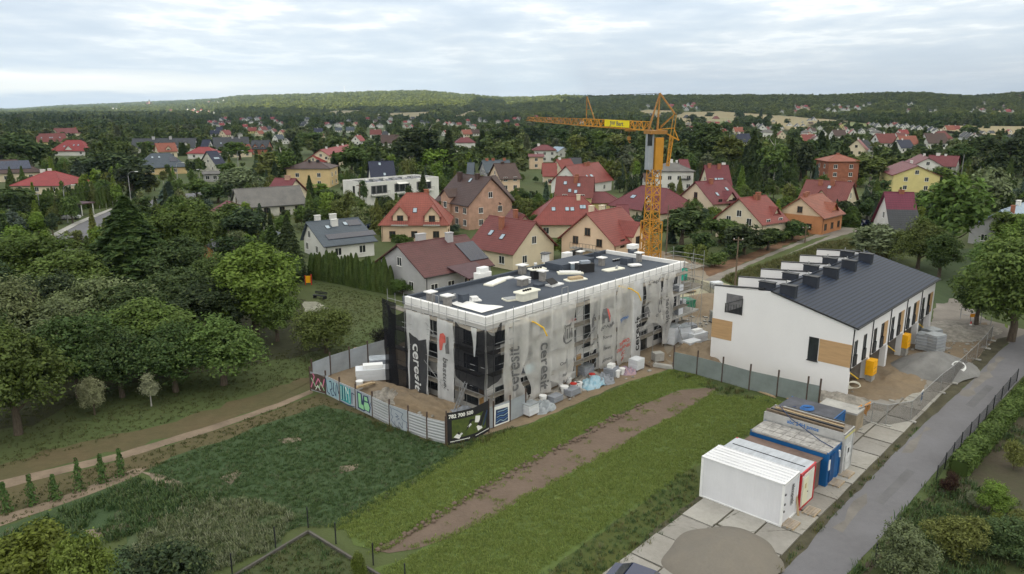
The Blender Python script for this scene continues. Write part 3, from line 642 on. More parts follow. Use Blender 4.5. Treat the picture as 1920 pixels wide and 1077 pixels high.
def blob(o, wv, side, pts, m, name='logo', d=1.32):
    mb = MB(); vs = []
    for s, z in pts: vs.append((s, -(d + .045 + wv(s, z)), z) if side == 'f' else (-(d + .045 + wv(s, z)), s, z))
    mb.extr(vs, (0, -.006, 0) if side == 'f' else (-.006, 0, 0)); return mb.build(name, m, o)
def elephant(o, wv, s, z, k, m1, m2=None):
    body = [(-.55, 0), (-.5, .55), (-.25, .9), (.1, .95), (.35, .8), (.5, .45), (.62, .05), (.5, .1), (.42, .35), (.36, .1), (.34, -.35), (.16, -.35), (.14, .05), (-.05, .0), (-.1, -.4), (-.3, -.4), (-.32, -.05), (-.42, -.1), (-.45, -.4), (-.58, -.38)]
    blob(o, wv, 'f', [(s + a * k, z + b * k) for a, b in body], m1)
    if m2: blob(o, wv, 'f', [(s + a * k, z + b * k) for a, b in ((.12, .93), (.34, .8), (.46, .2), (.36, -.3), (.24, .3))], m2, d=1.34)
SI = math.sin
# long side, left to right
o, wv = net('pale net gathered round the corner, dark inside, hung left of the upside-down banner', 'f', -1.2, .7, 3.2, 8.5, ND, 3, .12, top=lambda a: -.8 * math.sin(math.pi * min(1, a * 1.1)) + .3 * a, bottom=lambda a: .5 * a)
o['label'] = 'torn black net round the near corner on the long side'
o, wv = net('pale banner net with upturned dark letters reading ceresit', 'f', .9, 3.6, .3, 8.7, NL, 5, .14, left=lambda b: .9 * math.exp(-((b - .45) / .2) ** 2) * -.2 + .5 * b * 0, bottom=lambda a: .5 * a, right=lambda b: .5 - 1.1 * math.exp(-((b - .3) / .18) ** 2))
net_text(o, wv, 'f', 'ceresit', 2.35, 4.0, 1.55, ink, down=False, sx=1.02)
o, wv = net('wide pale net with large dark letters reading ceresit down its right edge', 'f', 3.5, 7.4, .5, 8.75, NL, 8, .16, left=lambda b: 1.0 * math.exp(-((b - .12) / .2) ** 2))
net_text(o, wv, 'f', 'ceresit', 6.5, 3.3, 1.75, ink, down=True)
o, wv = net('pale net with a round sketched emblem left of the column of dark windows', 'f', 7.35, 11.0, .9, 8.85, NL, 11, .12, bottom=lambda a: .8 * (a - .5) ** 2 * 4)
net_text(o, wv, 'f', 'Omega', 9.9, 6.55, .45, ink, horiz=True); net_text(o, wv, 'f', 'Omega', 9.3, 3.0, .45, ink, horiz=True); net_text(o, wv, 'f', 'Fast', 9.4, 1.7, .42, ink, horiz=True); net_text(o, wv, 'f', 'R.p.l', 9.5, 1.05, .42, ink, horiz=True)
for k, (a, h) in enumerate(((9.2, .8), (9.5, 1.2), (9.8, 1.0), (10.1, 1.25), (10.4, .8), (10.65, .9))): blob(o, wv, 'f', [(a - .06, 5.2), (a + .06, 5.2), (a + .05, 5.2 + h), (a - .05, 5.2 + h)], ink)
blob(o, wv, 'f', [(8.9, 5.5), (9.0, 5.9), (9.1, 5.4), (9.4, 4.95), (9.9, 4.85), (10.5, 5.0), (10.5, 4.85), (9.9, 4.7), (9.3, 4.8), (8.95, 5.15)], ink)
o, wv = net('narrow pale net with grey elephants right of the dark window column', 'f', 13.2, 14.9, 2.6, 8.9, NL, 14, .16, bottom=lambda a: 1.0 * abs(a - .5))
elephant(o, wv, 14.1, 5.9, 1.0, ink); net_text(o, wv, 'f', 'Color', 14.1, 5.1, .5, ink, horiz=True); net_text(o, wv, 'f', 'Form', 14.1, 3.7, .42, ink, horiz=True)
o, wv = net('pale net with a red and grey elephant above the word caparol', 'f', 14.9, 18.1, .4, 8.9, NL, 17, .14, left=lambda b: 1.5 * max(0, .35 - b), bottom=lambda a: .2)
elephant(o, wv, 16.1, 5.9, 1.15, ink, redp); net_text(o, wv, 'f', 'CAPAROL', 16.3, 5.05, .5, ink, horiz=True)
for t_, zz_ in (('Form', 3.9), ('Fast', 2.7), ('Armour', 1.5)): net_text(o, wv, 'f', t_, 16.4, zz_, .48, ink, horiz=True)
o, wv = net('pale net with faded red writing near its foot and blue above', 'f', 18.0, 20.9, .2, 8.95, NL, 21, .14, left=lambda b: .4 * max(0, .3 - b))
net_text(o, wv, 'f', 'Termo', 19.3, 5.2, .6, bluep, horiz=True)
for t_, zz_ in (('TERMO', 2.6), ('ORGANIC', 2.0), ('+PC', 1.3), ('mal', .75)): net_text(o, wv, 'f', t_, 19.4, zz_, .52, redp, horiz=True)
o, wv = net('pale banner net with bold upturned black letters reading ceresit', 'f', 20.9, 22.9, .25, 9.0, NG, 25, .10, right=lambda b: -.5 * math.exp(-((b - .35) / .2) ** 2))
net_text(o, wv, 'f', 'ceresit', 21.9, 3.0, 1.35, blackp, down=False, sx=1.08)
o, wv = net('ragged pale net with elephant prints opened over the right windows', 'f', 22.9, 27.0, 2.6, 9.0, NL, 29, .2, left=lambda b: 1.2 * math.exp(-((b - .25) / .18) ** 2), bottom=lambda a: .9 * math.sin(a * 3.1), top=lambda a: 0)
elephant(o, wv, 24.0, 4.7, .95, ink); elephant(o, wv, 25.9, 5.3, .95, ink); net_text(o, wv, 'f', 'Color', 24.0, 5.9, .48, ink, horiz=True); net_text(o, wv, 'f', 'Caparol', 25.9, 4.5, .48, ink, horiz=True); net_text(o, wv, 'f', 'Caparol', 25.2, 8.4, .55, ink, horiz=True)
o, wv = net('narrow pale net with black letters hanging before the balcony end', 'f', 27.0, 29.3, .4, 8.8, NL, 33, .2, right=lambda b: -.9 * (1 - b))
net_text(o, wv, 'f', 'ceresit', 28.0, 4.4, 1.1, ink, down=True)
# short side, from the near corner to the far left
o, wv = net('', 'l', -1.2, 2.6, 2.6, 8.3, ND, 41, .10, top=lambda a: .25 - .5 * math.sin(math.pi * a), bottom=lambda a: .9 * a * a); o['label'] = 'black net over the short side nearest the corner'
o, wv = net('', 'l', 2.75, 5.0, .2, 8.35, NG, 44, .08, bottom=lambda a: .2 * a); o['label'] = 'light grey banner net with a red mark on the short side'
net_text(o, wv, 'l', 'bastuel', 3.9, 3.3, 1.15, ink, down=True, sx=.95)
blob(o, wv, 'l', [(4.5, 7.0), (4.1, 7.15), (3.8, 6.9), (3.8, 6.3), (4.15, 6.2), (4.3, 5.5), (4.6, 5.4), (4.65, 6.3)], redp); blob(o, wv, 'l', [(3.6, 6.9), (3.3, 7.0), (3.2, 5.4), (3.7, 5.3), (3.85, 6.0), (3.6, 6.3)], ink)
o, wv = net('', 'l', 6.2, 9.3, -.1, 8.4, NG, 47, .10, bottom=lambda a: .15, left=lambda b: .2 * math.sin(b * 5)); o['label'] = 'tall white banner net with a dark field and pale letters reading ceresit'
dk = [(6.45, .25), (9.1, .15), (9.15, 6.1), (8.0, 5.75), (6.5, 5.9)]
def field(o, wv, m, s0, s1, z0, z1f, n=16, k=40):
    vs = []
    for j in range(k + 1):
        for i in range(n + 1):
            s = s0 + (s1 - s0) * i / n; zt = z1f((i / n)); z = z0 + (zt - z0) * j / k; vs.append((-(1.32 + .02 + wv(s, z)), s, z))
    mb = MB(); mb.add(vs, [(j * (n + 1) + i, j * (n + 1) + i + 1, (j + 1) * (n + 1) + i + 1, (j + 1) * (n + 1) + i) for j in range(k) for i in range(n)]); mb.build('dark_field', m, o, True)
field(o, wv, NC, 6.5, 9.05, .3, lambda a: 5.75 + .35 * abs(a - .4) * 2)
net_text(o, wv, 'l', 'ceresit', 7.8, 3.0, 1.75, ink2, down=True, d=1.37, sx=.98)
o, wv = net('', 'l', 9.3, 12.4, -.1, 8.5, ND, 51, .14, top=lambda a: -.9 * math.sin(math.pi * a), bottom=lambda a: -.05); o['label'] = 'sagging black net left of the tall ceresit banner'
o, wv = net('', 'l', 10.8, 12.7, -.1, 8.7, ND, 54, .1, top=lambda a: .3 * a, d=1.5); o['label'] = 'black net at the far left end of the short side'
o, wv = net('', 'l', -.4, .3, 5.9, 8.5, NG, 57, .1, left=lambda b: .25 * (1 - b), right=lambda b: -.25 * (1 - b), d=1.45); o['label'] = 'twisted white net rag hanging off the near scaffold corner'
for x, z, lb in ((4.6, 7.7, 'yellow pipe sticking out of the nets near the left'), (19.9, 8.1, 'yellow pipe sticking out of the nets right of the middle')):
    t = thing('gas_pipe', lb, 'pipe', A0, R(47), 'yellow pipes'); f = MB(); f.path([(x, -.02, z + .35), (x + .1, -1.6, z + .3), (x + .6, -2.2, z - .2), (x + .9, -2.4, z - 1.0)], .07, 8); f.build('pipe', mat('yellow_pipe', (.75, .48, .03), .5, .08, 2), t)
# ---------------------------------------------------------------- hoarding round the site
sheet_m = lines('corrugated_sheet', (.42, .44, .47), .26, 2, .45, .8, .5, .25, 1.0, .06, 'TRI')
plain_m = mat('grey_sheet', (.30, .33, .36), .5, .12, .8); pale_m = mat('pale_sheet', (.36, .40, .45), .5, .1, .8); rust = mat('rusty_post', (.085, .06, .05), .8, .25, 4)
def hoarding(label, pts, mats_, post_m=rust, h=2.0, ph=2.5, marks=None, group=None):
    t = thing('site_fence', label, 'fence', (pts[0].x, pts[0].y, 0)); o = pts[0]
    for i, (a, b) in enumerate(zip(pts, pts[1:])):
        a, b = a - o, b - o; d = (b - a).normalized(); ang = math.atan2(d.y, d.x); L = (b - a).length
        f = MB(); f.box(.06, L - .06, -.02, .02, .08, h); p = f.build('panel', mats_[i % len(mats_)] if mats_[i % len(mats_)] else plain_m, t)
        p.location = a; p.rotation_euler = (0, 0, ang)
        if marks and i in marks: marks[i](p, L)
    for i, a in enumerate(pts):
        f = MB(); a = a - o; f.bar((a.x, a.y, 0), (a.x + .03, a.y, ph), .14, .11); f.build('post', post_m, t)
    return t
def gpts(px): return [G(*p) for p in px]
def strokes(p, L, segs, m, w_=.07, y=-.03, name='graffiti'):
    mb = MB()
    for seg in segs:
        for (a, b), (c, d) in zip(seg, seg[1:]): mb.bar((a * L, y, b * 2), (c * L, y, d * 2), .012, w_)
    return mb.build(name, m, p)
mint = mat('mint_paint', (.30, .60, .34), .6, .08, 2); teal = mat('teal_paint', (.05, .33, .36), .6, .15, 2); navy = mat('navy_paint', (.03, .05, .12), .6, .15, 2); pinkp = mat('pink_paint', (.55, .18, .30), .6, .15, 2); skyp = mat('pale_blue_paint', (.30, .45, .52), .6, .1, 2)
def poly_on(p, L, pts, m, y=-.028, name='graffiti'):
    mb = MB(); mb.extr([(a * L, y, b * 2) for a, b in pts], (0, -.006, 0)); return mb.build(name, m, p)
def g_a(p, L):
    poly_on(p, L, [(.02, .1), (.98, .06), (.98, .93), (.5, .97), (.02, .9)], rust); strokes(p, L, [[(.05, .2), (.3, .8), (.2, .95)], [(.3, .3), (.55, .75), (.8, .35), (.95, .8)]], pinkp, .12, -.04); strokes(p, L, [[(.1, .7), (.35, .3), (.6, .3), (.7, .6), (.9, .2)]], mint, .08, -.045); strokes(p, L, [[(.35, .15), (.5, .4), (.65, .15)]], whitep, .07, -.05)
def g_b(p, L):
    poly_on(p, L, [(.05, .1), (.9, .08), (.95, .85), (.5, .95), (.08, .8)], skyp); strokes(p, L, [[(.05, .9), (.15, .2), (.3, .15)], [(.3, .8), (.45, .85), (.5, .5), (.35, .4), (.45, .15), (.6, .2)], [(.62, .85), (.6, .4), (.75, .2), (.8, .8)], [(.85, .9), (.95, .4)]], navy, .1, -.04)
def g_c(p, L):
    poly_on(p, L, [(.05, .15), (.7, .12), (.72, .9), (.06, .92)], teal); strokes(p, L, [[(.12, .2), (.14, .85)], [(.28, .2), (.3, .9)], [(.45, .25), (.42, .9), (.55, .6)], [(.6, .9), (.62, .2)]], whitep, .09, -.04); strokes(p, L, [[(.2, .2), (.22, .9)], [(.37, .2), (.36, .85)], [(.78, .2), (.8, .75), (.95, .7)], [(.05, .07), (.5, .04), (.95, .1)]], navy, .08, -.045)
def g_d(p, L):
    out = [(.12, .12), (.5, .10), (.62, .18), (.85, .14), (.92, .45), (.84, .62), (.78, .92), (.5, .88), (.44, .55), (.4, .92), (.12, .95)]
    poly_on(p, L, out, navy); poly_on(p, L, [(.18, .88), (.34, .88), (.36, .4), (.48, .38), (.5, .17), (.2, .2)], mint, -.036); poly_on(p, L, [(.56, .84), (.72, .86), (.75, .66), (.56, .66)], mint, -.036); poly_on(p, L, [(.54, .58), (.78, .6), (.86, .4), (.8, .2), (.56, .22), (.52, .42)], mint, -.036)
    strokes(p, L, [[(.96, .7), (.9, .6), (1.0, .55)]], navy, .05)
def g_e(p, L):
    strokes(p, L, [[(.08, .92), (.15, .8), (.1, .6), (.2, .5), (.1, .3), (.3, .15)], [(.2, .88), (.5, .85), (.75, .8), (.65, .6), (.75, .5)], [(.35, .7), (.5, .6), (.35, .55), (.55, .5), (.4, .4)], [(.3, .35), (.3, .12), (.5, .08), (.52, .35), (.7, .12), (.7, .4)], [(.75, .5), (.95, .45), (.9, .25), (.98, .2)]], navy, .035)
def g_f(p, L):
    poly_on(p, L, [(.04, .05), (.96, .05), (.95, .92), (.05, .95)], whitep); poly_on(p, L, [(.1, .12), (.88, .10), (.86, .75), (.14, .8)], navy, -.036)
    for k in range(5): strokes(p, L, [[(.15 + .02 * k, .2 + .12 * k), (.4, .28 + .1 * k), (.6, .18 + .12 * k), (.85, .26 + .11 * k)]], bluep if k % 2 else skyp, .06, -.045)
hoarding('back run of grey sheet hoarding left of the netted block', gpts([(586, 718), (620, 704), (656, 692), (690, 681), (724, 671)]), [pale_m, plain_m, pale_m, plain_m], h=2.1)
hoarding('front hoarding of graffiti and corrugated sheets below the netted block', gpts([(583, 733), (612, 741), (638, 754), (668, 768), (699, 783), (731, 799), (766, 812), (801, 825), (836, 834)]), [plain_m, pale_m, pale_m, pale_m, sheet_m, pale_m, sheet_m, sheet_m], marks={0: g_a, 1: g_b, 2: g_c, 3: g_d, 5: g_e})
hoarding('short hoarding with a blue painted board right of the black banner', gpts([(916, 806), (925, 803), (956, 791), (985, 778)]), [plain_m, pale_m, plain_m], marks={1: g_f})
hoarding('grey green sheet hoarding between the crop strip and the white terrace', gpts([(1262, 694), (1306, 704), (1353, 717), (1404, 732), (1456, 744), (1511, 757), (1534, 762)]), [mat('green_grey_sheet', (.20, .235, .235), .6, .12, .7)], h=2.0, ph=2.7)
# black banner on the corner
bn = thing('banner', 'black billboard banner with phone number and a picture of new houses', 'banner', (G(838, 834).x, G(838, 834).y, 0))
b0, b1 = G(838, 836) - G(838, 834), G(918, 812) - G(838, 834)
def bpt(a, z, off=0):
    p = b0.lerp(b1, a); d = (b1 - b0).normalized(); n = Vector((d.y, -d.x, 0)); return p + n * (off + .35 * math.sin(a * math.pi) - .1 * a) + Vector((0, 0, z + .3 * max(0, a - .6)))
BH = 2.75
def bpoly(pts, m, off, name, n=1):
    mb = MB(); q = [bpt(a, .1 + b * BH, off) for a, b in pts]; mb.extr(q, (b1 - b0).normalized().cross(Vector((0, 0, 1))) * .004); return mb.build(name, m, bn)
mb = MB(); N_ = 20
for i in range(N_): mb.hexa([bpt(i / N_, .05, 0), bpt((i + 1) / N_, .05, 0), bpt((i + 1) / N_, BH + .1, 0), bpt(i / N_, BH + .1, 0)], [bpt(i / N_, .05, .03), bpt((i + 1) / N_, .05, .03), bpt((i + 1) / N_, BH + .1, .03), bpt(i / N_, BH + .1, .03)])
mb.build('canvas', blackp, bn)
mb = MB()
for i in range(2, 18): mb.hexa([bpt(i / N_, .55, .035), bpt((i + 1) / N_, .55, .035), bpt((i + 1) / N_, 2.15, .035), bpt(i / N_, 2.15, .035)], [bpt(i / N_, .55, .045), bpt((i + 1) / N_, .55, .045), bpt((i + 1) / N_, 2.15, .045), bpt(i / N_, 2.15, .045)])
mb.build('picture', mat('picture_green', (.09, .12, .03), .7, .3, 3, col2=(.03, .05, .015)), bn)
bpoly([(.14, .20), (.22, .33), (.5, .66), (.62, .62), (.42, .36), (.24, .17)], blackp, .055, 'picture_roof'); bpoly([(.13, .2), (.2, .3), (.28, .2), (.24, .12)], whitep, .062, 'picture_wall')
bpoly([(.22, .22), (.24, .17), (.52, .48), (.5, .54)], ink2, .066, 'picture_facade'); bpoly([(.62, .72), (.74, .66), (.72, .45), (.6, .52)], whitep, .058, 'picture_wall'); bpoly([(.64, .36), (.74, .4), (.8, .22), (.68, .2)], whitep, .062, 'picture_wall')
bpoly([(.66, .4), (.76, .3), (.9, .72), (.86, .8)], blackp, .07, 'picture_roof'); bpoly([(.8, .3), (.84, .28), (.95, .7), (.92, .74)], navy, .075, 'picture_roof')
dd = (b1 - b0).normalized(); me = text_me('782 700 500', .44, whitep, .012)
def ontob(me, a0, z0, off):
    co = np.empty(len(me.vertices) * 3); me.vertices.foreach_get('co', co); co = co.reshape(-1, 3); L = (b1 - b0).length
    out = np.array([tuple(bpt(a0 + c[0] / L, z0 + c[1], off + c[2])) for c in co]); me.vertices.foreach_set('co', out.ravel()); me.update(); link('lettering', me, bn)
ontob(me, .30, 2.48, .05); ontob(text_me('www.============.pl', .17, whitep, .006), .27, .3, .05); ontob(text_me('www.============.pl', .15, whitep, .006), .8, .32, .05)
for a in (0, 1):
    f = MB(); q = bpt(a, 0, 0); f.bar((q.x, q.y, 0), (q.x, q.y, BH + .3), .12); f.build('post', rust, bn)

# ---------------------------------------------------------------- building materials and rubble
def mound(name, label, cat, c, rx, ry, h, rz, m, seed=0, rough=.25, shape=1.0, kind=None, n=36):
    mb = MB(); vs = []; k = n
    for j in range(k + 1):
        for i in range(k + 1):
            a, b = i / k * 2 - 1, j / k * 2 - 1; r = math.hypot(a, b); ang = math.atan2(b, a)
            e = 1 + .14 * mnoise.noise((math.cos(ang) * 1.6, math.sin(ang) * 1.6, seed)); f_ = max(0, 1 - r / e)
            z = h * (f_ ** shape) + rough * h * mnoise.noise((a * 3.1, b * 3.1, seed + 4)) * min(1, f_ * 4) + rough * .35 * h * mnoise.noise((a * 11, b * 11, seed)) * min(1, f_ * 4)
            vs.append((a * rx * 1.15, b * ry * 1.15, max(-.05, z) - (.06 if f_ <= 0 else 0)))
    mb.add(vs, [(j * (k + 1) + i, j * (k + 1) + i + 1, (j + 1) * (k + 1) + i + 1, (j + 1) * (k + 1) + i) for j in range(k) for i in range(k)])
    o = mb.build(name, m, None, True); o.location = c + Vector((0, 0, .025)); o.rotation_euler = (0, 0, R(rz)); return tag(o, label, cat)
sandm = mat('wet_sand', (.175, .158, .135), .95, .12, .6, bump=.3, bscale=10, col2=(.15, .14, .125), detail=8); gravelm = mat('grey_gravel', (.20, .20, .20), .95, .15, .8, bump=.6, bscale=16, detail=8)
rubm = mat('rubble', (.30, .28, .25), .95, .3, 1.6, bump=1.0, detail=8)
mound('sand_pile', 'big smooth sand pile on the concrete slabs beside the containers', 'sand pile', G(1352, 1048), 3.5, 2.75, 1.35, 38, sandm, 3, .04, .75, n=60)
mound('gravel_pile', 'grey gravel pile in front of the wrapped block pallets', 'gravel pile', G(1752, 692), 4.7, 3.3, 2.0, 30, gravelm, 6, .06, .8, n=60)
mound('soil_bank', 'long sandy soil bank inside the graffiti hoarding', 'soil', G(790, 758), 7.5, 1.5, .85, -40, site_soil, 9, .6, .6, n=60)
mound('rubble_pile', 'pale rubble heap at the left end of the soil bank', 'rubble', G(727, 748), 1.7, 1.4, .9, 10, rubm, 12, .6, .8)
mound('rubble_pile', 'low grey rubble heap beside the black banner', 'rubble', G(838, 808), 1.8, 1.1, .6, 40, rubm, 15, .6, .8)
mound('soil_pile', 'brown sand heap between the yard and the white terrace', 'soil', G(1322, 574), 7, 4.2, 1.7, 30, site_soil, 18, .12, .8)
mound('soil_pile', 'pale sand spread beside the wooden formwork', 'soil', G(1298, 545), 7, 5, .9, 50, mat('pale_sand', (.36, .34, .25), .95, .1, .5, bump=.3), 20, .3, .9)
mound('soil_pile', 'rough brown soil heap behind the grey green hoarding', 'soil', G(1318, 668), 4.2, 3.2, 1.3, 60, site_soil, 24, .6, .8)
mound('rubble_pile', 'broken slabs and rubble at the near corner of the white terrace', 'rubble', G(1583, 752), 3.4, 1.4, .5, 137, rubm, 27, .7, .7)
mound('rubble_pile', 'flat grey rubble in the far corner of the forecourt', 'rubble', G(1778, 622), 6, 3.6, .55, 20, rubm, 29, .6, .7)
mound('soil_pile', 'low brown soil ridge in the forecourt by the cabinets', 'soil', G(1660, 715), 6, 3.4, .5, 47, site_soil, 31, .6, .7)
for i, (px, py, sx) in enumerate(((1002, 762, 2.0), (1060, 735, 2.4), (1105, 712, 2.0), (975, 756, 1.6))):
    mound('rubble_pile', f"{['crumbled plaster rubble under the first ceresit nets', 'crumbled rubble under the dark window column', 'rubble strip below the caparol net', 'small rubble patch beside the blue painted board'][i]}", 'rubble', G(px, py), sx, 1.1, .45, 47, rubm, 40 + i, .8, .6)
wrapw = mat('wrapped_white_stack', (.62, .65, .70), .6, .08, .8, stretch=(1, 1, 4)); wrapg = mat('wrapped_grey_stack', (.25, .27, .31), .6, .2, 1.2, stretch=(1, 1, 6)); wrapb = lines('bagged_blocks', (.36, .39, .43), .36, 2, .5, .5, .4, .18, .8, .12, 'TRI'); clearp = mat('clear_bag', (.30, .33, .36), .35, .25, 1.5)
def stack(label, px, py, sx, sy, sz, m=wrapw, rz=47, extra=None, name='material_pallet', group='pallets of building materials'):
    c = G(px, py); t = thing(name, label, 'pallet', c + Vector((0, 0, .04)), R(rz), group)
    f = MB()
    for y in (-sy / 2 + .08, 0, sy / 2 - .08): f.box(-sx / 2, sx / 2, y - .06, y + .06, 0, .1)
    for i in range(5): x = -sx / 2 + .08 + i * (sx - .16) / 4; f.box(x - .07, x + .07, -sy / 2, sy / 2, .101, .125)
    f.build('pallet_base', brown_wood, t); f = MB(); r_ = random.Random(px); k = max(1, round(sz / .55)); hh = sz / k
    for i in range(k): ox, oy = r_.uniform(-.05, .05), r_.uniform(-.05, .05); f.box(-sx / 2 + ox, sx / 2 + ox, -sy / 2 + oy, sy / 2 + oy, .127 + i * hh, .127 + (i + 1) * hh - .012)
    f.build('load', m, t)
    if extra: extra(t, sx, sy, sz + .13)
    return t
def topbox(t, sx, sy, z): f = MB(); f.box(-sx * .3, sx * .25, -sy * .25, sy * .3, z, z + .35); f.build('top_bundle', white_pl, t)
def sag(t, sx, sy, z): plate(sx * 1.04, sy * 1.04, .06, z).build('film', clearp, t)
stack('white wrapped insulation stack lying by the back hoarding', 702, 712, 3.6, 1.6, 1.15, wrapw, 12, topbox); stack('dark grey bagged stack behind the white insulation stack', 716, 700, 2.4, 1.6, 1.5, wrapg, 12, sag)
stack('tall white wrapped pallet at the right scaffold foot', 1258, 644, 1.9, 1.5, 2.0, wrapw, 60, sag); stack('second white wrapped pallet right of the scaffold foot', 1279, 642, 1.5, 1.3, 1.8, wrapw, 30, sag)
stack('low white block pallet nearest the soil heap', 1297, 655, 2.0, 1.2, .9, wrapw, 35); stack('white block pallet with a small bundle on top beside the low one', 1306, 642, 2.4, 1.2, 1.1, wrapw, 35, topbox)
stack('dark wrapped pallet half hidden among the white ones', 1296, 637, 1.6, 1.2, .9, wrapg, 20); stack('flat grey pallet load behind the white wrapped pallets', 1282, 622, 3.0, 1.4, .8, wrapg, 10)
stack('grey wrapped pallet under the caparol net', 1098, 706, 1.6, 1.1, 1.0, wrapg, 47, sag); stack('grey white wrapped pallet at the right end of the litter row', 1193, 693, 1.4, 1.1, 1.1, wrapw, 47)
stack('white sack stack with a yellow base beside the banner end', 994, 778, 1.3, 1.0, .95, wrapw, 47, sag); stack('dark crate load under the second ceresit net', 1072, 742, 1.5, .9, .6, wrapg, 47)
stack('grey tub load in the middle of the litter row', 1041, 754, 1.3, .9, .55, wrapg, 47); stack('propped dark board load right of the blue tarpaulin', 1146, 707, 1.5, 1.1, .9, wrapg, 60, topbox)
stack('concrete coloured pallet between litter row and hoarding', 1233, 678, 1.1, .9, .9, concrete, 20); stack('silver bagged paving blocks nearest the gravel pile', 1750, 660, 1.8, 1.5, 1.9, wrapb, 30, sag)
stack('silver bagged paving blocks behind the gravel pile', 1744, 646, 1.7, 1.5, 1.7, wrapb, 20, sag); stack('grey bagged paving blocks left of the silver ones', 1731, 656, 1.6, 1.5, 1.7, wrapb, 50, sag)
tarp = mound('tarpaulin', 'blue tarpaulin heap among the buckets by the nets', 'tarpaulin', G(1112, 722), 1.5, .9, .8, 47, mat('blue_tarp', (.20, .38, .50), .4, .35, 3, col2=(.45, .52, .56)), 33, .5, .45)
mound('tarpaulin', 'grey plastic heap beside the sack stack', 'tarpaulin', G(1018, 768), 1.3, .8, .7, 47, clearp, 35, .7, .5); mound('tarpaulin', 'dark plastic heap left of the propped boards', 'tarpaulin', G(1133, 717), .9, .8, .8, 10, wrapg, 37, .7, .5)
mound('tarpaulin', 'black and white foil heap at the foot of the corner ladder', 'tarpaulin', G(868, 785), 1.4, 1.0, .9, 20, wrapg, 38, .7, .45)
mound('tarpaulin', 'pink and blue rag heap near the right end of the litter row', 'tarpaulin', G(1174, 700), .9, .7, .6, 0, mat('rags', (.42, .28, .30), .8, .3, 4, col2=(.08, .12, .25)), 39, .7, .5)
def bucket(label, px, py, m=white_pl, lid=None, s=1.0, loc=None):
    t = thing('bucket', label, 'bucket', loc or G(px, py), 0, 'buckets at the foot of the nets', s)
    MB().lathe([(.15, .03), (.19, .42)], 12).build('body', m, t); MB().lathe([(.205, .422), (.205, .46)], 12).build('rim', lid or m, t)
    f = MB(); f.path([(-.2, 0, .42), (-.24, 0, .3), (0, -.1, .22), (.24, 0, .3), (.2, 0, .42)], .012, 5); f.build('handle', dark, t); return t
redl = mat('red_lid', (.5, .04, .03), .5, .1, 2)
for k, (lb, px, py, m, l, s) in enumerate((('tall white bucket left of the second hoarding post', 958, 783, white_pl, None, 1.6), ('tall white bucket right of the second hoarding post', 969, 778, white_pl, None, 1.9), ('white bucket on the dark heap below the wide net', 1018, 757, white_pl, None, 1.8),
    ('lone white bucket on the soil below the omega net', 1066, 722, white_pl, None, 1.6), ('white bucket with a red lid left of the dark crate load', 1075, 733, white_pl, redl, 1.7), ('white bucket stacked beside the red lidded one', 1081, 731, white_pl, None, 1.6), ('white bucket left of the blue tarpaulin', 1086, 730, white_pl, None, 1.6),
    ('white and grey bucket stack above the crate load', 1058, 741, white_pl, None, 2.0), ('red capped bucket behind the blue tarpaulin', 1110, 714, white_pl, redl, 1.6), ('white bucket right of the propped boards', 1157, 708, white_pl, None, 1.7), ('white bucket next to the rag heap', 1166, 703, white_pl, None, 1.6),
    ('white bucket on the soil left of the plank', 675, 730, white_pl, None, 1.9), ('white bucket right end of the litter row', 1198, 692, white_pl, None, 1.3), ('small white bucket beside the grey rubble', 1051, 731, white_pl, None, 1.3))): bucket(lb, px, py, m, l, s)
def plank(label, p, q, w_=.25, h=.1, z=.06, m=plankm, name='plank'):
    a, b = G(*p), G(*q); t = thing(name, label, 'plank', a + Vector((0, 0, z)), math.atan2((b - a).y, (b - a).x)); L = (b - a).length
    f = MB(); f.box(0, L, -w_ / 2, w_ / 2, 0, h); f.build('board', m, t); f = MB(); f.box(.1, L - .2, -w_ / 2 + .05, w_ / 2 + .15, h + .002, h + .06); f.build('top_board', m, t)
plank('long pale plank leaning over the graffiti hoarding', (668, 738), (703, 728), z=.5); plank('timber beam on the ground by the hoarding gap', (1180, 672), (1222, 690), .4, .12, m=brown_wood)
plank('grey concrete beam below the scaffold tower', (1225, 688), (1262, 694), .4, .3, m=concrete); plank('yellow lath lying in the grass by the hoarding', (1405, 730), (1455, 748), .08, .04); plank('long yellow lath right of the hoarding foot', (1465, 744), (1500, 760), .08, .04)
def ladder(label, p, q, n=9, w_=.4):
    p, q = Vector(p), Vector(q); t = thing('ladder', label, 'ladder', p); d = q - p; s = d.cross(Vector((0, 0, 1))).normalized() * w_ / 2
    for k in (-1, 1): MB().bar(s * k, d + s * k, .05, .08).build('rail', steel, t)
    f = MB()
    for i in range(n): c = d * ((i + .7) / n); f.bar(c - s, c + s, .035)
    f.build('rungs', steel, t)
ua = Vector((math.cos(R(47)), math.sin(R(47)), 0)); va = Vector((-ua.y, ua.x, 0))
def AB(x, y, z=0): return A0 + ua * x + va * y + Vector((0, 0, z))
ladder('aluminium ladder leaning at the near corner of the netted block', AB(-3.0, 1.4), AB(-1.5, 1.0, 3.3)); ladder('aluminium ladder leaning on the balcony at the right end', AB(29.4, -3.0), AB(28.2, -1.5, 5.4), 14)
def unit(label, x, y, z, m=wrapw, s=(1.0, .8, .8)):
    t = thing('insulation_pack', label, 'insulation', AB(x, y, z), R(47), 'packs on the balcony decks'); f = MB(); f.box(-s[0] / 2, s[0] / 2, -s[1] / 2, s[1] / 2, 0, s[2]); f.build('pack', m, t); f = MB(); f.box(-s[0] / 2 - .03, -s[0] / 2 - .003, -s[1] / 2, s[1] / 2, .02, s[2]); f.build('end_face', wrapg, t)
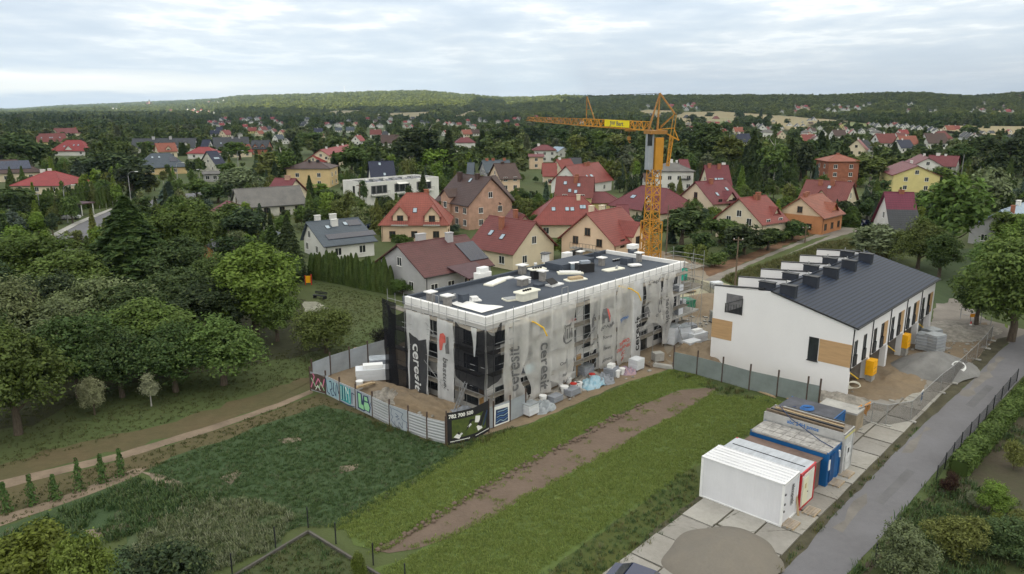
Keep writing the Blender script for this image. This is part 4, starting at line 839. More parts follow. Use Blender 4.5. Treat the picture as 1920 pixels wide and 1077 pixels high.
unit('grey pack on the upper right balcony', 31.2, -.7, 5.96); unit('grey pack on the lower right balcony', 31.4, -.7, 3.16); unit('pale blue pack on the small front balcony', 4.6, -.8, 3.16, skyp, (1.2, .7, .8)); unit('pale roll on the lower scaffold deck at the right', 35.0, 1.0, 3.16)

# ---------------------------------------------------------------- yard between the buildings
def cabin(name, label, cat, px, py, sx, sy, h, rz, m, roofm, extras=None, loc=None):
    t = thing(name, label, cat, loc or G(px, py), R(rz)); f = MB(); f.box(0, sx, 0, sy, .08, h); f.build('body', m, t)
    f = MB(); f.box(-.04, sx + .04, -.04, sy + .04, h + .002, h + .09); f.build('roof', roofm, t)
    if extras: extras(t)
    return t
green_wc = mat('green_cabin', (.02, .33, .24), .5, .1, 1); greenb = mat('green_container', (.02, .22, .12), .5, .12, 1); white_roof = mat('white_cabin_roof', (.6, .62, .6), .6, .1, 1)
def wcdoor(t): f = MB(); f.box(.25, 1.0, -.03, -.002, .15, 2.0); f.build('door', mat('green_door', (.02, .38, .30), .5, .1, 1), t)
cabin('portable_toilet', 'bright green portable toilet behind the scaffold tower', 'toilet', 1275, 528, 1.3, 1.3, 2.9, 20, green_wc, white_roof, wcdoor)
def bins(t):
    for x in (.5, 1.2, 1.9):
        f = MB(); f.box(x - .04, x + .04, -.06, -.002, .1, 1.5); f.build('rib', greenb, t)
cabin('waste_skip', 'dark green waste container below the balcony end', 'container', 1272, 590, 2.6, 1.8, 1.7, 20, greenb, mat('green_lid', (.015, .14, .08), .5, .1, 1), bins)
ib = thing('water_tank', 'white caged water tank on a pallet in the yard', 'tank', G(1346, 606), R(20))
f = MB(); f.box(-.75, .75, -.75, .75, .2, 1.5); f.build('tank', mat('milky_tank', (.5, .54, .52), .35, .1, 1), ib)
f = MB()
for k in range(7):
    a = -.8 + k * 1.6 / 6
    for y in (-.8, .8): f.bar((a, y, .12), (a, y, 1.6), .035); f.bar((y, a, .12), (y, a, 1.6), .035)
for k in range(6):
    z = .14 + k * .29
    for y in (-.8, .8): f.bar((-.8, y, z), (.8, y, z), .03); f.bar((y, -.8, z), (y, .8, z), .03)
f.build('cage', steel, ib); f = MB(); f.box(-.8, .8, -.8, .8, 0, .11); f.build('base', dark, ib)
f = MB(); f.tube((0, 0, 1.502), (0, 0, 1.58), .15, 10); f.build('cap', blackp, ib)
fw = thing('formwork', 'pile of timber formwork panels beside the green toilet', 'timber', G(1288, 553), R(30)); r_ = random.Random(4)
for k in range(5):
    f = MB(); f.obox((r_.uniform(-.6, .6), r_.uniform(-.3, .3), .1 + k * .17), 4.2 - k * .5, 1.6, .13, r_.uniform(-.25, .25)); f.build('panel', brown_wood if k % 2 else plankm, fw)
plank('dark roof felt strip lying in the yard', (1300, 570), (1316, 580), 1.0, .2, m=dark); plank('pile of planks behind the water tank', (1268, 612), (1300, 618), .9, .3, m=brown_wood)
wf = thing('mesh_fence', 'dark mesh fence panels along the far edge of the yard', 'fence', G(1283, 540))
q0, q1 = G(1283, 540) - G(1283, 540), G(1348, 560) - G(1283, 540)
for k in range(5):
    p = q0.lerp(q1, k / 4); f = MB(); f.tube(p, p + Vector((0, 0, 1.9)), .04, 6); f.build('post', dark, wf)
f = MB(); f.bar(q0 + Vector((0, 0, 1.0)), q1 + Vector((0, 0, 1.0)), .015, 1.7); f.build('mesh', netmat('fence_mesh', (.10, .10, .10), .35), wf)
st_ = stack('small white bagged stack at the lane corner', 1343, 545, 1.6, 1.2, 1.2, wrapw, 20)

# ---------------------------------------------------------------- the white terrace
T0 = Vector((31.98, 66.95, 0)); TL, TW = 28.1, 14.4; EV, RY, RZZ, BK = 7.05, 8.2, 9.15, 8.62
ter = thing('terraced_house', 'long white terraced building with anthracite tiled roof and timber inserts', 'building', T0, R(47.2))
twall = mat('terrace_render', (.74, .74, .76), .85, .02, .3); tile = lines('anthracite_tiles', (.025, .036, .064), .42, 1, .55, .25, .22, .38, 1.0, .06, 'SAW')
rawt = mat('bare_blockwork', (.30, .27, .24), .9, .2, .6, bump=.4)
f = MB(); PX = [0.002, 2.0, 5.25, 6.05, 10.9, 11.7, 16.6, 17.3, 22.2, 22.9, 27.75, TL]
f.box(.3, TL - .3, .3, TW - .3, 2.9, 6.7)                       # upper storey body
f.box(.3, TL - .3, 4.0, TW - .3, 0, 2.9); wl0 = f.build('core', rawt, ter)
f = MB()
G0 = [(0, 0, 0), (0, 0, EV - .12), (0, RY, RZZ - .14), (0, 8.6, RZZ - .2), (0, TW, BK), (0, TW, 0)]
f.extr(G0, (.28, 0, 0)); f.build('gable_wall', twall, ter); f = MB(); f.extr([(TL - .28, y, z) for _, y, z in G0], (.28, 0, 0)); f.build('gable_wall', twall, ter)
f = MB(); f.box(.282, TL - .282, 0, .298, 2.75, EV - .14); f.build('front_wall', twall, ter)
f = MB(); f.box(.282, TL - .282, TW - .298, TW, 0, 6.4); f.build('back_wall', twall, ter)
for k, x in enumerate((5.25, 10.9, 16.55, 22.2, 27.2)):
    f = MB(); f.box(x, x + .62, 0, .6, 0, 2.748); f.build('pier', twall, ter)
    if k < 4: f = MB(); f.box(x + .1, x + .5, .602, 3.99, 0, 2.748); f.build('garage_wall', rawt, ter)
for k in range(5):
    x = 1.2 + k * 5.65; f = MB(); f.box(x - .9, x + 3.4, 3.96, 3.995, .3, 2.3); f.build('garage_opening', dark, ter)
sl = (RZZ - EV) / RY
def roofz(y): return EV + sl * y
f = MB(); f.extr([(-.12, -.35, roofz(-.35)), (-.12, RY, RZZ), (-.12, RY, RZZ - .13), (-.12, -.35, roofz(-.35) - .13)], (TL + .24, 0, 0)); f.build('roof', tile, ter)
f = MB(); f.extr([(.282, RY, RZZ), (.282, TW - 3.2, 8.0), (.282, TW - 3.2, 7.8), (.282, RY, RZZ - .15)], (TL - .564, 0, 0)); f.build('back_roof', tile, ter)
f = MB(); f.box(.3, TL - .3, TW - 3.2, TW - .3, 6.4, 6.5); f.build('terrace_floor', concrete, ter)
for k in range(1, 6):
    x = k * 5.62 - .15 if k < 5 else TL - .3
    if k < 5: f = MB(); f.extr([(x, 8.4, 6.4), (x, 8.4, RZZ - .1), (x, 9.2, RZZ - .05), (x, TW, BK), (x, TW, 6.4)], (.28, 0, 0)); f.build('party_wall', twall, ter)
for k in range(6):
    x = k * 5.62 - .15 if 0 < k < 5 else (0 if k == 0 else TL - .28)
    f = MB(); f.extr([(x - .04, 9.0, RZZ - .05 + (-.02 if k in (0, 5) else .0)), (x - .04, TW + .05, BK + .0), (x - .04, TW + .05, BK + .1), (x - .04, 9.0, RZZ + .06)], (.36, 0, 0)); f.build('wall_coping', fr_dark, ter)
f = MB(); f.extr([(-.13, -.36, roofz(-.35) - .14), (-.13, RY, RZZ - .14), (-.13, RY, RZZ + .03), (-.13, -.36, roofz(-.35) + .03)], (-.05, 0, 0)); f.build('verge_trim', fr_dark, ter)
f = MB(); f.tube((-.15, -.42, roofz(-.35) - .1), (TL + .15, -.42, roofz(-.35) - .1), .08, 8); f.build('gutter', fr_dark, ter)
f = MB(); f.tube((-.1, RY, RZZ + .02), (TL + .1, RY, RZZ + .02), .10, 8); f.build('ridge_cap', tile, ter)
stk = mat('anthracite_stack', (.030, .035, .048), .55, .1, 1)
for k in range(5):
    x = .75 + k * 5.62
    for y, xx in ((6.77, x), (8.95, x - .1)):
        z = roofz(y) if y < RY else RZZ - .8; f = MB(); f.box(xx - .35, xx + .35, y - .76, y + .76, z - .4, RZZ + .62); c = f.build('chimney', stk, ter)
        f = MB(); f.box(xx - .42, xx + .42, y - .83, y + .83, RZZ + .622, RZZ + .68); f.build('chimney_cap', fr_dark, c)
        f = MB(); f.tube((xx, y + .3, RZZ + .682), (xx, y + .3, RZZ + 1.05), .06, 8); f.build('flue', steel, c)
woodp = mat('timber_panel', (.46, .30, .16), .7, .10, 1.2, stretch=(.4, .4, 5))
def twin(s, z0, z1, w_, panel=None):
    window_on(ter, (Vector((0, 0, 0)), Vector((1, 0, 0)), Vector((0, -1, 0))), s, (z0 + z1) / 2, w_, z1 - z0, fr_dark, nm=0, out=.03)
    f = MB()
    for dx in (-w_ / 2 - .04, w_ / 2 + .01): f.box(s + dx, s + dx + .03, -.13, -.003, z0, z0 + 1.0)
    f.box(s - w_ / 2, s + w_ / 2, -.13, -.10, z0 + .0, z0 + 1.0); f.build('balustrade', fr_dark, ter)
    if panel: f = MB(); f.box(s + w_ / 2 + .06, s + w_ / 2 + .06 + panel, -.04, -.003, z0, z1); f.build('timber_panel', woodp, ter)
for k in range(5):
    b = k * 5.62
    twin(b + (1.05 if k == 0 else 1.0), 2.98, 5.4, .8); twin(b + (3.6 if k == 0 else 3.25), 3.0, 5.45, .8, None if k == 0 else 1.15)
    x = 5.66 + k * 5.62 if k < 4 else None
    f = MB(); f.tube((b + (.1 if k == 0 else -.02), -.06, 2.6), (b + (.1 if k == 0 else -.02), -.06, 6.7), .05, 8); f.build('downpipe', fr_dark, ter)
# gable: window with timber panel, timber panel, loggia opening
gp = (Vector((0, 0, 0)), Vector((0, 1, 0)), Vector((-1, 0, 0)))
window_on(ter, gp, 3.55, 4.05, .95, 2.35, fr_dark, nm=0, out=.03)
f = MB(); f.box(-.035, -.003, -.02, 3.0, 2.95, 5.2); f.build('timber_panel', woodp, ter); f = MB(); f.box(-.035, -.003, 12.1, 14.42, 3.0, 5.1); f.build('timber_panel', woodp, ter)
f = MB(); f.box(-.03, -.003, 11.15, 12.95, 6.0, 8.05); f.build('loggia_opening', mat('loggia_inside', (.16, .16, .17), .9, .2, 2), ter)
f = MB(); f.extr([(-.05, 11.2, 6.05), (-.05, 11.2, 6.9), (-.05, 12.9, 6.05)], (.015, 0, 0)); f.build('painted_loggia_shade', fr_dark, ter)  # dark triangle paints the diagonal shade inside the loggia
f = MB()
for y in np.linspace(11.15, 12.95, 7): f.bar((-.09, y, 6.05), (-.09, y, 6.95 if y > 12 else 7.1), .03)
f.bar((-.09, 11.1, 7.75), (-.09, 12.9, 6.95), .05); f.bar((-.09, 11.1, 6.1), (-.09, 13.0, 6.1), .05); f.bar((-.09, 11.12, 6.0), (-.09, 11.12, 7.8), .06); f.bar((-.09, 12.98, 6.0), (-.09, 12.98, 7.0), .06); f.build('loggia_railing', fr_dark, ter)
ut = Vector((math.cos(R(47.2)), math.sin(R(47.2)), 0)); vt = Vector((-ut.y, ut.x, 0))
def TB(x, y, z=0): return T0 + ut * x + vt * y + Vector((0, 0, z))
for k in range(5):
    t = thing('gas_pipe', f"yellow pipe stub under the {['first', 'second', 'third', 'fourth', 'fifth'][k]} downpipe of the white terrace from the near corner", 'pipe', TB(k * 5.62 + .15, -.1, 2.45), R(47.2), 'yellow pipes')
    f = MB(); f.tube((0, .2, .05), (.9, -.45, -.75), .05, 8); f.build('pipe', MATS['yellow_pipe'], t)
yel = mat('yellow_wrap', (.85, .42, .01), .5, .08, 1.5)
for px, py, lb in ((1630, 718, 'yellow wrapped meter cabinet nearest the white terrace corner'), (1694, 666, 'yellow wrapped meter cabinet farther along the white terrace')):
    t = thing('meter_cabinet', lb, 'cabinet', G(px, py), R(47.2), 'meter cabinets'); f = MB(); f.box(-.5, .5, -.3, .3, 0, .95); f.build('plinth', concrete, t)
    f = MB(); f.box(-.62, .62, -.38, .38, .952, 2.45); f.build('cabinet', yel, t)
    for z in (1.25, 1.7): f = MB(); f.box(-.5, .45, -.4, -.383, z, z + .02); f.build('seam', ink, t)
# ---------------------------------------------------------------- mesh fence along the forecourt
fm = netmat('mesh_wire', (.16, .15, .14), .30)
mf = thing('mesh_fence', 'temporary mesh fence on concrete feet along the slab road', 'fence', G(1612, 790)); o0 = G(1612, 790)
FPt = gpts([(1606, 806), (1633, 795), (1660, 800), (1706, 792), (1762, 738), (1785, 720), (1808, 698), (1830, 676), (1848, 655), (1858, 640)])
for a, b in list(zip(FPt, FPt[1:])):
    if (a - FPt[2]).length < .1: pass
    f = MB(); f.bar(a - o0 + Vector((0, 0, 1.05)), b - o0 + Vector((0, 0, 1.05)), .012, 1.85); f.build('mesh', fm, mf)
    f = MB(); f.tube(a - o0 + Vector((0, 0, 2.0)), b - o0 + Vector((0, 0, 2.0)), .025, 6); f.build('top_rail', steel, mf)
for a in FPt:
    f = MB(); f.tube(a - o0, a - o0 + Vector((0, 0, 2.05)), .03, 6); f.build('post', steel, mf); f = MB(); f.obox(a - o0 + Vector((0, 0, .13)), .95, .3, .12, R(137)); f.build('foot', concrete, mf)
def coil(label, c, r, m, n=4, tilt=0, th=.05):
    t = thing('hose_coil', label, 'hose', c); f = MB()
    for k in range(n):
        pts = []; rr = r * (1 - .07 * k)
        for i in range(25): a = i * 2 * math.pi / 24; p = Vector((rr * math.cos(a), rr * .75 * math.sin(a), 0)); p.rotate(Matrix.Rotation(tilt, 3, 'X')); pts.append(p + Vector((.04 * k, .05 * k, .05 + k * .05)))
        f.path(pts, th, 6)
    f.build('coil', m, t)
coil('white hose coil hanging on the mesh fence by the gravel pile', G(1795, 706) + Vector((0, 0, 1.0)), .72, white_pl, 3, R(50), .04); coil('pale hose coil on the soil at the white terrace corner', G(1600, 730) + Vector((0, 0, .2)), .7, cream, 4, R(35))
coil('blue cable coil on the dark flat container', G(1513, 768, 2.36) + Vector((0, 0, .02)), .55, bluep, 3, 0, .05)
cab = thing('cable', 'dark cable running over the forecourt soil', 'cable', G(1590, 745)); f = MB(); f.path([G(*p) - G(1590, 745) + Vector((0, 0, .08)) for p in ((1590, 742), (1598, 752), (1607, 760), (1614, 768), (1618, 782))], .05, 6); f.build('cable', dark, cab)
sg = thing('sign', 'small white and blue sign on the mesh fence', 'sign', G(1724, 772) + Vector((0, 0, .8)), R(50)); f = MB(); f.box(-.4, .4, -.03, .0, 0, 1.25); f.build('board', whitep, sg)
f = MB(); f.box(-.32, .32, -.04, -.032, .35, 1.1); f.build('blue_field', bluep, sg); put_text('lettering', '==', .3, whitep, sg, (0, -.05, .75), (1, 0, 0), (0, 0, 1), .01)
for px, py, sc2, lb, tx in ((1606, 800, 1.0, 'orange warning board on the left gate post', '==='), (1622, 795, 1.05, 'orange warning board right of the gate gap', '==')):
    sg = thing('sign', lb, 'sign', G(px, py) + Vector((0, 0, .75)), R(38), 'orange warning boards', sc2); f = MB(); f.extr([(-.45, 0, .35), (.0, 0, 0), (.05, 0, .35), (.5, 0, .5), (.5, 0, 1.15), (-.45, 0, 1.1)], (0, -.03, 0)); f.build('board', mat('orange_board', (.80, .33, .02), .5, .08, 2), sg)
    put_text('lettering', tx, .22, blackp, sg, (0, -.045, .85), (1, 0, .05), (0, 0, 1), .005)
cn = thing('traffic_cone', 'red and white traffic cone in the far forecourt', 'cone', G(1819, 617), 0, None, 1.6); f = MB(); f.box(-.2, .2, -.2, .2, 0, .05); f.build('base', redl, cn)
MB().lathe([(.15, .052), (.11, .25)], 12).build('cone', redl, cn); MB().lathe([(.11, .252), (.07, .42)], 12).build('band', whitep, cn); MB().lathe([(.07, .422), (.03, .62)], 12).build('tip', redl, cn)
fb = thing('road_barrier', 'low wire fence with an orange plate at the far verge', 'fence', G(1812, 606))
for k in range(4):
    p = G(1800 + k * 19, 598 + k * 5) - G(1812, 606); f = MB(); f.tube(p, p + Vector((0, 0, 1.5)), .05, 6); f.build('post', steel, fb)
for z in (.7, 1.35): MB().tube(G(1800, 598) - G(1812, 606) + Vector((0, 0, z)), G(1857, 613) - G(1812, 606) + Vector((0, 0, z)), .025, 6).build('wire', steel, fb)
p = G(1821, 604) - G(1812, 606); MB().obox(p + Vector((0, -.1, .9)), .6, .04, .45).build('plate', MATS['orange_board'], fb)

# ---------------------------------------------------------------- site containers beside the road
def container(label, corner, L, W_, h, wall, roof, trim, ends=None, roofz=None, base=.08, rz=47.0):
    t = thing('site_container', label, 'container', corner, R(rz)); f = MB(); f.box(.05, W_ - .05, .05, L - .05, base, h - .1); f.build('wall', wall, t)
    f = MB(); f.box(0, W_, 0, L, h - .098, h); f.build('roof', roof, t)
    f = MB()
    for x in (0, W_ - .14):
        for y in (0, L - .14): f.box(x, x + .14, y, y + .14, base - .02, h + .015)
    f.box(.142, W_ - .142, 0, .1, base - .02, base + .12); f.box(.142, W_ - .142, 0, .1, h - .2, h + .012); f.box(0, .1, .142, L - .142, base - .02, base + .1); f.box(W_ - .1, W_, .142, L - .142, base - .02, base + .1); f.build('frame', trim, t)
    if ends: ends(t, L, W_, h)
    return t
C0 = Q0.copy(); cw = lines('white_ribbed_wall', (.66, .67, .71), .2, 1, .5, .97, .4, .1, .25, .03, 'TRI'); cwhite_roof = mat('white_roof_sheet', (.66, .67, .70), .55, .08, .8, stretch=(6, .4, 1)); redt = mat('red_steel', (.50, .02, .03), .45, .08, 1); bluew = mat('blue_steel', (.008, .085, .25), .45, .12, .6, col2=(.012, .12, .34)); cream_end = mat('cream_panel', (.66, .66, .58), .6, .04, 1)
def e1(t, L, W_, h):
    put_text('lettering', 'simpak', .55, ink, t, (W_ * .62, -.012, 1.9), (0, 0, -1), (1, 0, 0), .012)
    f = MB()
    for x, z in ((.3, 2.2), (.3, 1.5), (.25, 1.0)): f.box(x, x + .14, -.012, -.002 + .05, z, z + .12)
    f.build('stickers', ink, t); f = MB()
    for k in range(6): x = .35 + k * .42; f.box(x, x + .03, .1, L - .1, h + .001, h + .05)
    f.build('roof_seams', cwhite_roof, t)
def e2(t, L, W_, h):
    f = MB(); f.box(.3, W_ - .3, -.012, .04, .3, h - .35); f.build('end_panel', cream_end, t); f = MB(); f.box(.35, 1.2, -.045, -.014, .35, 2.35); d = f.build('door', mat('pale_yellow_door', (.70, .69, .52), .5, .04, 1), t)
    f = MB(); f.box(.6, .85, -.055, -.047, 1.6, 1.95); f.build('notice', mat('notice', (.5, .4, .2), .6, .1, 3), d); f = MB(); f.box(1.08, 1.16, -.09, -.047, 1.2, 1.24); f.build('handle', dark, d)
    f = MB(); f.box(W_ * .5, W_ * .5 + .04, .3, L - .3, h + .001, h + .04); f.build('roof_seams', dark, t)
    f = MB(); f.box(W_ * .2, W_ * .85, -.018, -.002, h - .24, h - .16); f.build('white_stripe', whitep, t)
def e3(t, L, W_, h):
    f = MB(); f.box(.5, 1.3, -.03, .04, .25, 2.4); f.build('door', mat('dark_blue_door', (.006, .06, .19), .5, .1, 1), t); f = MB(); f.tube((1.9, -.1, h - .35), (2.0, -.12, h - .9), .07, 8); f.build('pipe_elbow', white_pl, t)
    f = MB(); f.obox((.35, .0, 1.7), .25, .05, .8); f.build('paint_scar', whitep, t)
c1 = container('white site container nearest the sand pile', C0, 6.0, 2.45, 3.15, cw, cwhite_roof, white_pl, e1)
c2 = container('white and grey site container with a red steel frame', C0 + U * 2.68 + V * -.06, 6.0, 2.5, 2.85, cw, mat('grey_blue_roof', (.40, .43, .48), .5, .14, 1, stretch=(.6, 3, 1)), redt, e2)
gap = thing('gap_cover', 'rusty brown sheet lying between red framed and blue containers', 'sheet', C0 + U * 5.25 + V * .25, R(47)); f = MB(); f.box(0, 2.05, 0, 5.6, 2.25, 2.32); f.build('sheet', mat('rusty_sheet', (.15, .105, .09), .8, .2, 1), gap); f = MB(); f.box(.1, 1.9, .1, 5.4, .1, 2.24); f.build('side_wall', mat('rusty_sheet', (.1, .1, .1)), gap)
c3 = container('bright blue site container with a slab covered grey roof', C0 + U * 7.36 + V * -.1, 6.0, 2.55, 2.72, bluew, mat('dusty_roof_slabs', (.30, .29, .28), .8, .25, 1.2), bluew, e3)
f = MB(); r_ = random.Random(8)
for i in range(3):
    for j in range(8): f.obox((.47 + i * .8, .40 + j * .74, 2.74), .74, .70, .035, r_.uniform(-.04, .04))
f.build('roof_slabs', mat('pale_roof_slab', (.34, .33, .32), .85, .25, 2), c3)
def e4(t, L, W_, h):
    f = MB(); f.box(.6, 1.4, -.03, .04, .2, 2.3); d = f.build('door', mat('scuffed_door', (.60, .61, .62), .6, .2, 2), t); f = MB(); f.box(.85, 1.15, -.04, -.032, 1.6, 2.0); f.build('pane', glass, d)
    f = MB(); f.box(0, W_, -.02, .0, h - .35, h - .18); f.build('yellow_stripe', mat('faded_yellow', (.55, .52, .2), .6, .1, 2), t)
    for k, (a, m_) in enumerate(((.4, brown_wood), (.75, dark), (1.15, plankm), (1.45, brown_wood), (1.7, steel), (1.9, dark))):
        f = MB(); f.bar((a, .3 + .1 * k, h + .1 + .05 * (k % 2)), (a + .1, L - .2 * k, h + .12), .16, .12); f.build('roof_beam', m_, t)
    f = MB(); f.box(-.035, .0, .1, L - .1, h - .55, h + .12); sb = f.build('side_board', mat('scuffed_white', (.42, .47, .52), .7, .25, 2.5), t)
    put_text('lettering', 'abc 24H pmos', .42, bluep, sb, (-.045, L * .5, h - .2), (0, -1, 0), (0, 0, 1), .01)
c4 = container('scuffed white container with timber and debris on its roof', C0 + U * 9.98 + V * -.25, 6.3, 2.1, 3.35, mat('dirty_white_wall', (.50, .51, .52), .7, .18, 1.5), mat('rubbish_roof', (.20, .18, .16), .9, .3, 2, bump=.5), mat('scuffed_white', (.4, .4, .4)), e4)
c5 = container('low blue container with a dark flat roof behind the debris roof', C0 + U * 14.0 + V * 2.2, 4.6, 3.3, 2.35, bluew, mat('dark_felt_roof', (.085, .09, .11), .8, .2, .8), bluew)
cb = thing('concrete_block', 'large pale concrete block beside the low blue container', 'block', C0 + U * 18.3 + V * 1.6, R(47)); f = MB(); f.box(0, 1.9, 0, 3.2, .08, 1.7); f.build('body', mat('tan_block', (.30, .25, .18), .9, .2, 1), cb); f = MB(); f.box(-.03, 1.93, -.03, 3.23, 1.702, 1.86); f.build('slab_top', concrete, cb)
cbl = thing('cable', 'dark cable drooping across the container roofs', 'cable', C0 + U * 13 + V * 4); pz = [(2.0, 1.5, 2.45), (-.5, 1.6, 2.9), (-1.6, 1.4, 3.62), (-3.2, -.2, 3.5), (-4.2, -3.0, 2.85), (-4.6, -4.0, 2.8)]; f = MB(); f.path([U * a + V * b + Vector((0, 0, c)) for a, b, c in pz], .035, 6); f.build('cable', navy, cbl)
def pallet(label, px, py, rz):
    t = thing('pallet', label, 'pallet', G(px, py) + Vector((0, 0, .11)), R(rz), 'wooden step pallets'); f = MB()
    for y in (-.38, 0, .38): f.box(-.6, .6, y - .05, y + .05, 0, .09)
    f.build('bearers', plankm, t); f = MB()
    for i in range(7): x = -.54 + i * .18; f.box(x - .05, x + .05, -.42, .42, .092, .115)
    f.build('slats', mat('pale_slats', (.42, .36, .30), .85, .15, 2), t)
pallet('wooden pallet at the end of the white container', 1482, 987, 47); pallet('wooden pallet below the red framed container door', 1521, 963, 47); pallet('wooden pallet beside the blue container corner', 1567, 909, 47); pallet('wooden pallet below the scuffed container door', 1586, 892, 47)
lp = thing('plank', 'pale plank leaning against the red framed corner', 'plank', G(1497, 970)); f = MB(); f.bar((0, 0, 0), U * .2 + V * .35 + Vector((0, 0, 1.5)), .14, .05); f.build('board', plankm, lp)

# ---------------------------------------------------------------- car at the bottom edge
def car(label, c, rz, body, group=None, s=1.0):
    t = thing('parked_car', label, 'car', c, rz, group, s); W2 = .88
    prof = [(-2.1, .35), (-2.15, .75), (-1.9, .92), (-1.1, .98), (-.45, 1.38), (.9, 1.42), (1.65, 1.0), (2.1, .92), (2.15, .4)]
    f = MB(); n = len(prof); vs = []
    for y, k in ((-W2, 1), (-W2 * .0, 0), (W2, 1)):
        for x, z in prof: vs.append((x, y * (1 if z < 1.05 else .84), z))
    f.add(vs, [(i, i + 1, n + i + 1, n + i) for i in range(n - 1)] + [(n + i, n + i + 1, 2 * n + i + 1, 2 * n + i) for i in range(n - 1)] + [tuple(range(n))[::-1], tuple(range(2 * n, 3 * n)), (0, n, 2 * n, 3 * n - 1, 2 * n - 1, n - 1)])
    f.build('body', body, t)
    for a, b in (((-1.08, 1.0), (-.5, 1.355)), ((.98, 1.39), (1.6, 1.03))):
        f = MB(); f.hexa([(a[0], -.70, a[1] + .02), (b[0], -.66, b[1] + .02), (b[0], .66, b[1] + .02), (a[0], .70, a[1] + .02)], [(a[0], -.70, a[1] + .035), (b[0], -.66, b[1] + .035), (b[0], .66, b[1] + .035), (a[0], .70, a[1] + .035)]); f.build('windscreen', glass, t)
    for y in (-.80, .80):
        f = MB(); q = [(-.95, .98), (-.42, 1.30), (.85, 1.33), (1.35, 1.0)]; f.extr([(x, y * (1 if z < 1.05 else .93), z) for x, z in q], (0, .02 if y > 0 else -.02, 0)); f.build('side_window', glass, t)
    for x in (-1.35, 1.3):
        for y in (-W2, W2 - .2): MB().tube((x, y, .33), (x, y + .2, .33), .33, 14).build('wheel', blackp, t)
    for y in (-.65, .65): f = MB(); f.obox((-2.13, y, .68), .08, .3, .14); f.build('headlight', white_pl, t)
    return t
carblue = mat('dark_blue_paint', (.015, .025, .07), .25, .05, 1, spec=.6)
car('dark blue car cut off by the bottom edge on the slabs', G(1205, 1118), R(148), carblue)
# ---------------------------------------------------------------- tower crane
ora = mat('crane_orange', (.50, .24, .03), .5, .10, 1); dor = mat('crane_brown_orange', (.34, .17, .045), .55, .12, 1)
CB = Vector((19.6, 104.0, 0)); mx0 = G(1219, 478)
CB = Vector((ray(1219, 478)[0] * 104 / ray(1219, 478)[1], 104.0, 0))
cr = thing('tower_crane', 'yellow orange lattice tower crane with its jib pointing left', 'crane', CB)
def lattice(f, a, b, w0, w1, n, rb=.05, rd=.035, tri=False, rot=0):
    a, b = Vector(a), Vector(b); d = (b - a).normalized(); up = Vector((0, 0, 1)) if abs(d.z) < .9 else Vector((0, 1, 0)); s = d.cross(up).normalized(); t = s.cross(d).normalized()
    if rot: m_ = Matrix.Rotation(rot, 3, d); s = m_ @ s; t = m_ @ t
    cs = [(-1, -1), (1, -1), (1, 1), (-1, 1)] if not tri else [(-1, -1), (1, -1), (0, 1)]
    def pt(c, k): w_ = w0 + (w1 - w0) * k; return a.lerp(b, k) + s * c[0] * w_ / 2 + t * c[1] * w_ / 2
    for c in cs: f.bar(pt(c, 0), pt(c, 1), rb * 2)
    for i in range(n):
        k0, k1 = i / n, (i + 1) / n
        for j in range(len(cs)):
            c, e = cs[j], cs[(j + 1) % len(cs)]
            f.bar(pt(c, k1), pt(e, k1), rd * 2)
            if i % 2: c, e = e, c
            f.bar(pt(c, k0), pt(e, k1), rd * 2)
def hC(y, D=104): return h_at(y, D)
zc0, zc1 = hC(318), hC(268)
f = MB(); lattice(f, (0, 0, 0), (0, 0, zc0), 1.75, 1.35, 16, .07, .045, rot=R(25)); f.build('mast', ora, cr)
f = MB(); lattice(f, (0, 0, 0), (0, 0, hC(415)), 2.1, 2.1, 8, .07, .045, rot=R(25)); f.build('mast_base_section', ora, cr)
f = MB(); f.obox((0.35, -.2, (zc0 + hC(258)) / 2), 1.2, 1.1, hC(258) - zc0, R(20)); f.build('machine_housing', ora, cr)
f = MB(); f.obox((-.78, -.3, (zc0 + hC(249)) / 2), .75, 1.0, hC(249) - zc0, R(20)); cbn = f.build('cab', mat('cab_grey', (.30, .33, .36), .5, .08, 1), cr)
f = MB(); f.obox((-.86, -.86, hC(262)), .7, .06, 1.6, R(20)); f.build('cab_window', glass, cbn)
zj = hC(240)
f = MB(); f.obox((0, 0, hC(248)), 2.6, 1.9, .5, R(20)); f.build('slewing_ring', dor, cr)
D1 = 128.0; tip = Vector((ray(990, 224)[0] * D1 / ray(990, 224)[1], D1, h_at(223, D1))) - CB
j0 = Vector((-.6, .4, zj + .2)); f = MB(); lattice(f, j0, j0.lerp(tip, .5), 1.15, 1.0, 16, .06, .035, tri=True); f.build('jib', ora, cr)
f = MB(); lattice(f, j0.lerp(tip, .5), tip, 1.0, .55, 18, .05, .03, tri=True); f.build('jib', dor, cr)
ap = Vector((.4, .2, hC(175))); kb = Vector((2.4, -.6, hC(214, 103))); mid = j0.lerp(tip, .475); mt = mid + Vector((0, 0, 4.2)); mt.z = h_at(181, CB.y + mid.y)
f = MB()
for a in ((-1.0, -.5), (-.9, .8), (.2, -.5), (.3, .8)): f.bar(Vector((a[0], a[1], hC(244))), ap + Vector((0, a[1] * .15, 0)), .15)
f.build('tower_head', dor, cr)
f = MB(); f.bar(ap, kb, .22); f.bar(ap + Vector((0, .3, 0)), kb + Vector((0, .3, 0)), .12); f.bar(kb, Vector((.5, 0, hC(243))), .12); f.bar(kb, Vector((.7, .4, hC(238))), .12); f.build('counter_strut', dor, cr)
f = MB(); f.bar((.4, 0, hC(243)), (2.6, -.3, hC(240)), .12); f.bar((.4, 0, hC(243)), (4.0 - .8, -.3, hC(263)), .2); f.bar((2.4, -.3, hC(240)), (3.1, -.3, hC(262)), .12); f.build('counter_jib', ora, cr)
f = MB()
for dx in (-.2, .2): f.bar(kb + Vector((dx, 0, 0)), Vector((kb.x - .25 + dx, kb.y, hC(255, 103))), .07)
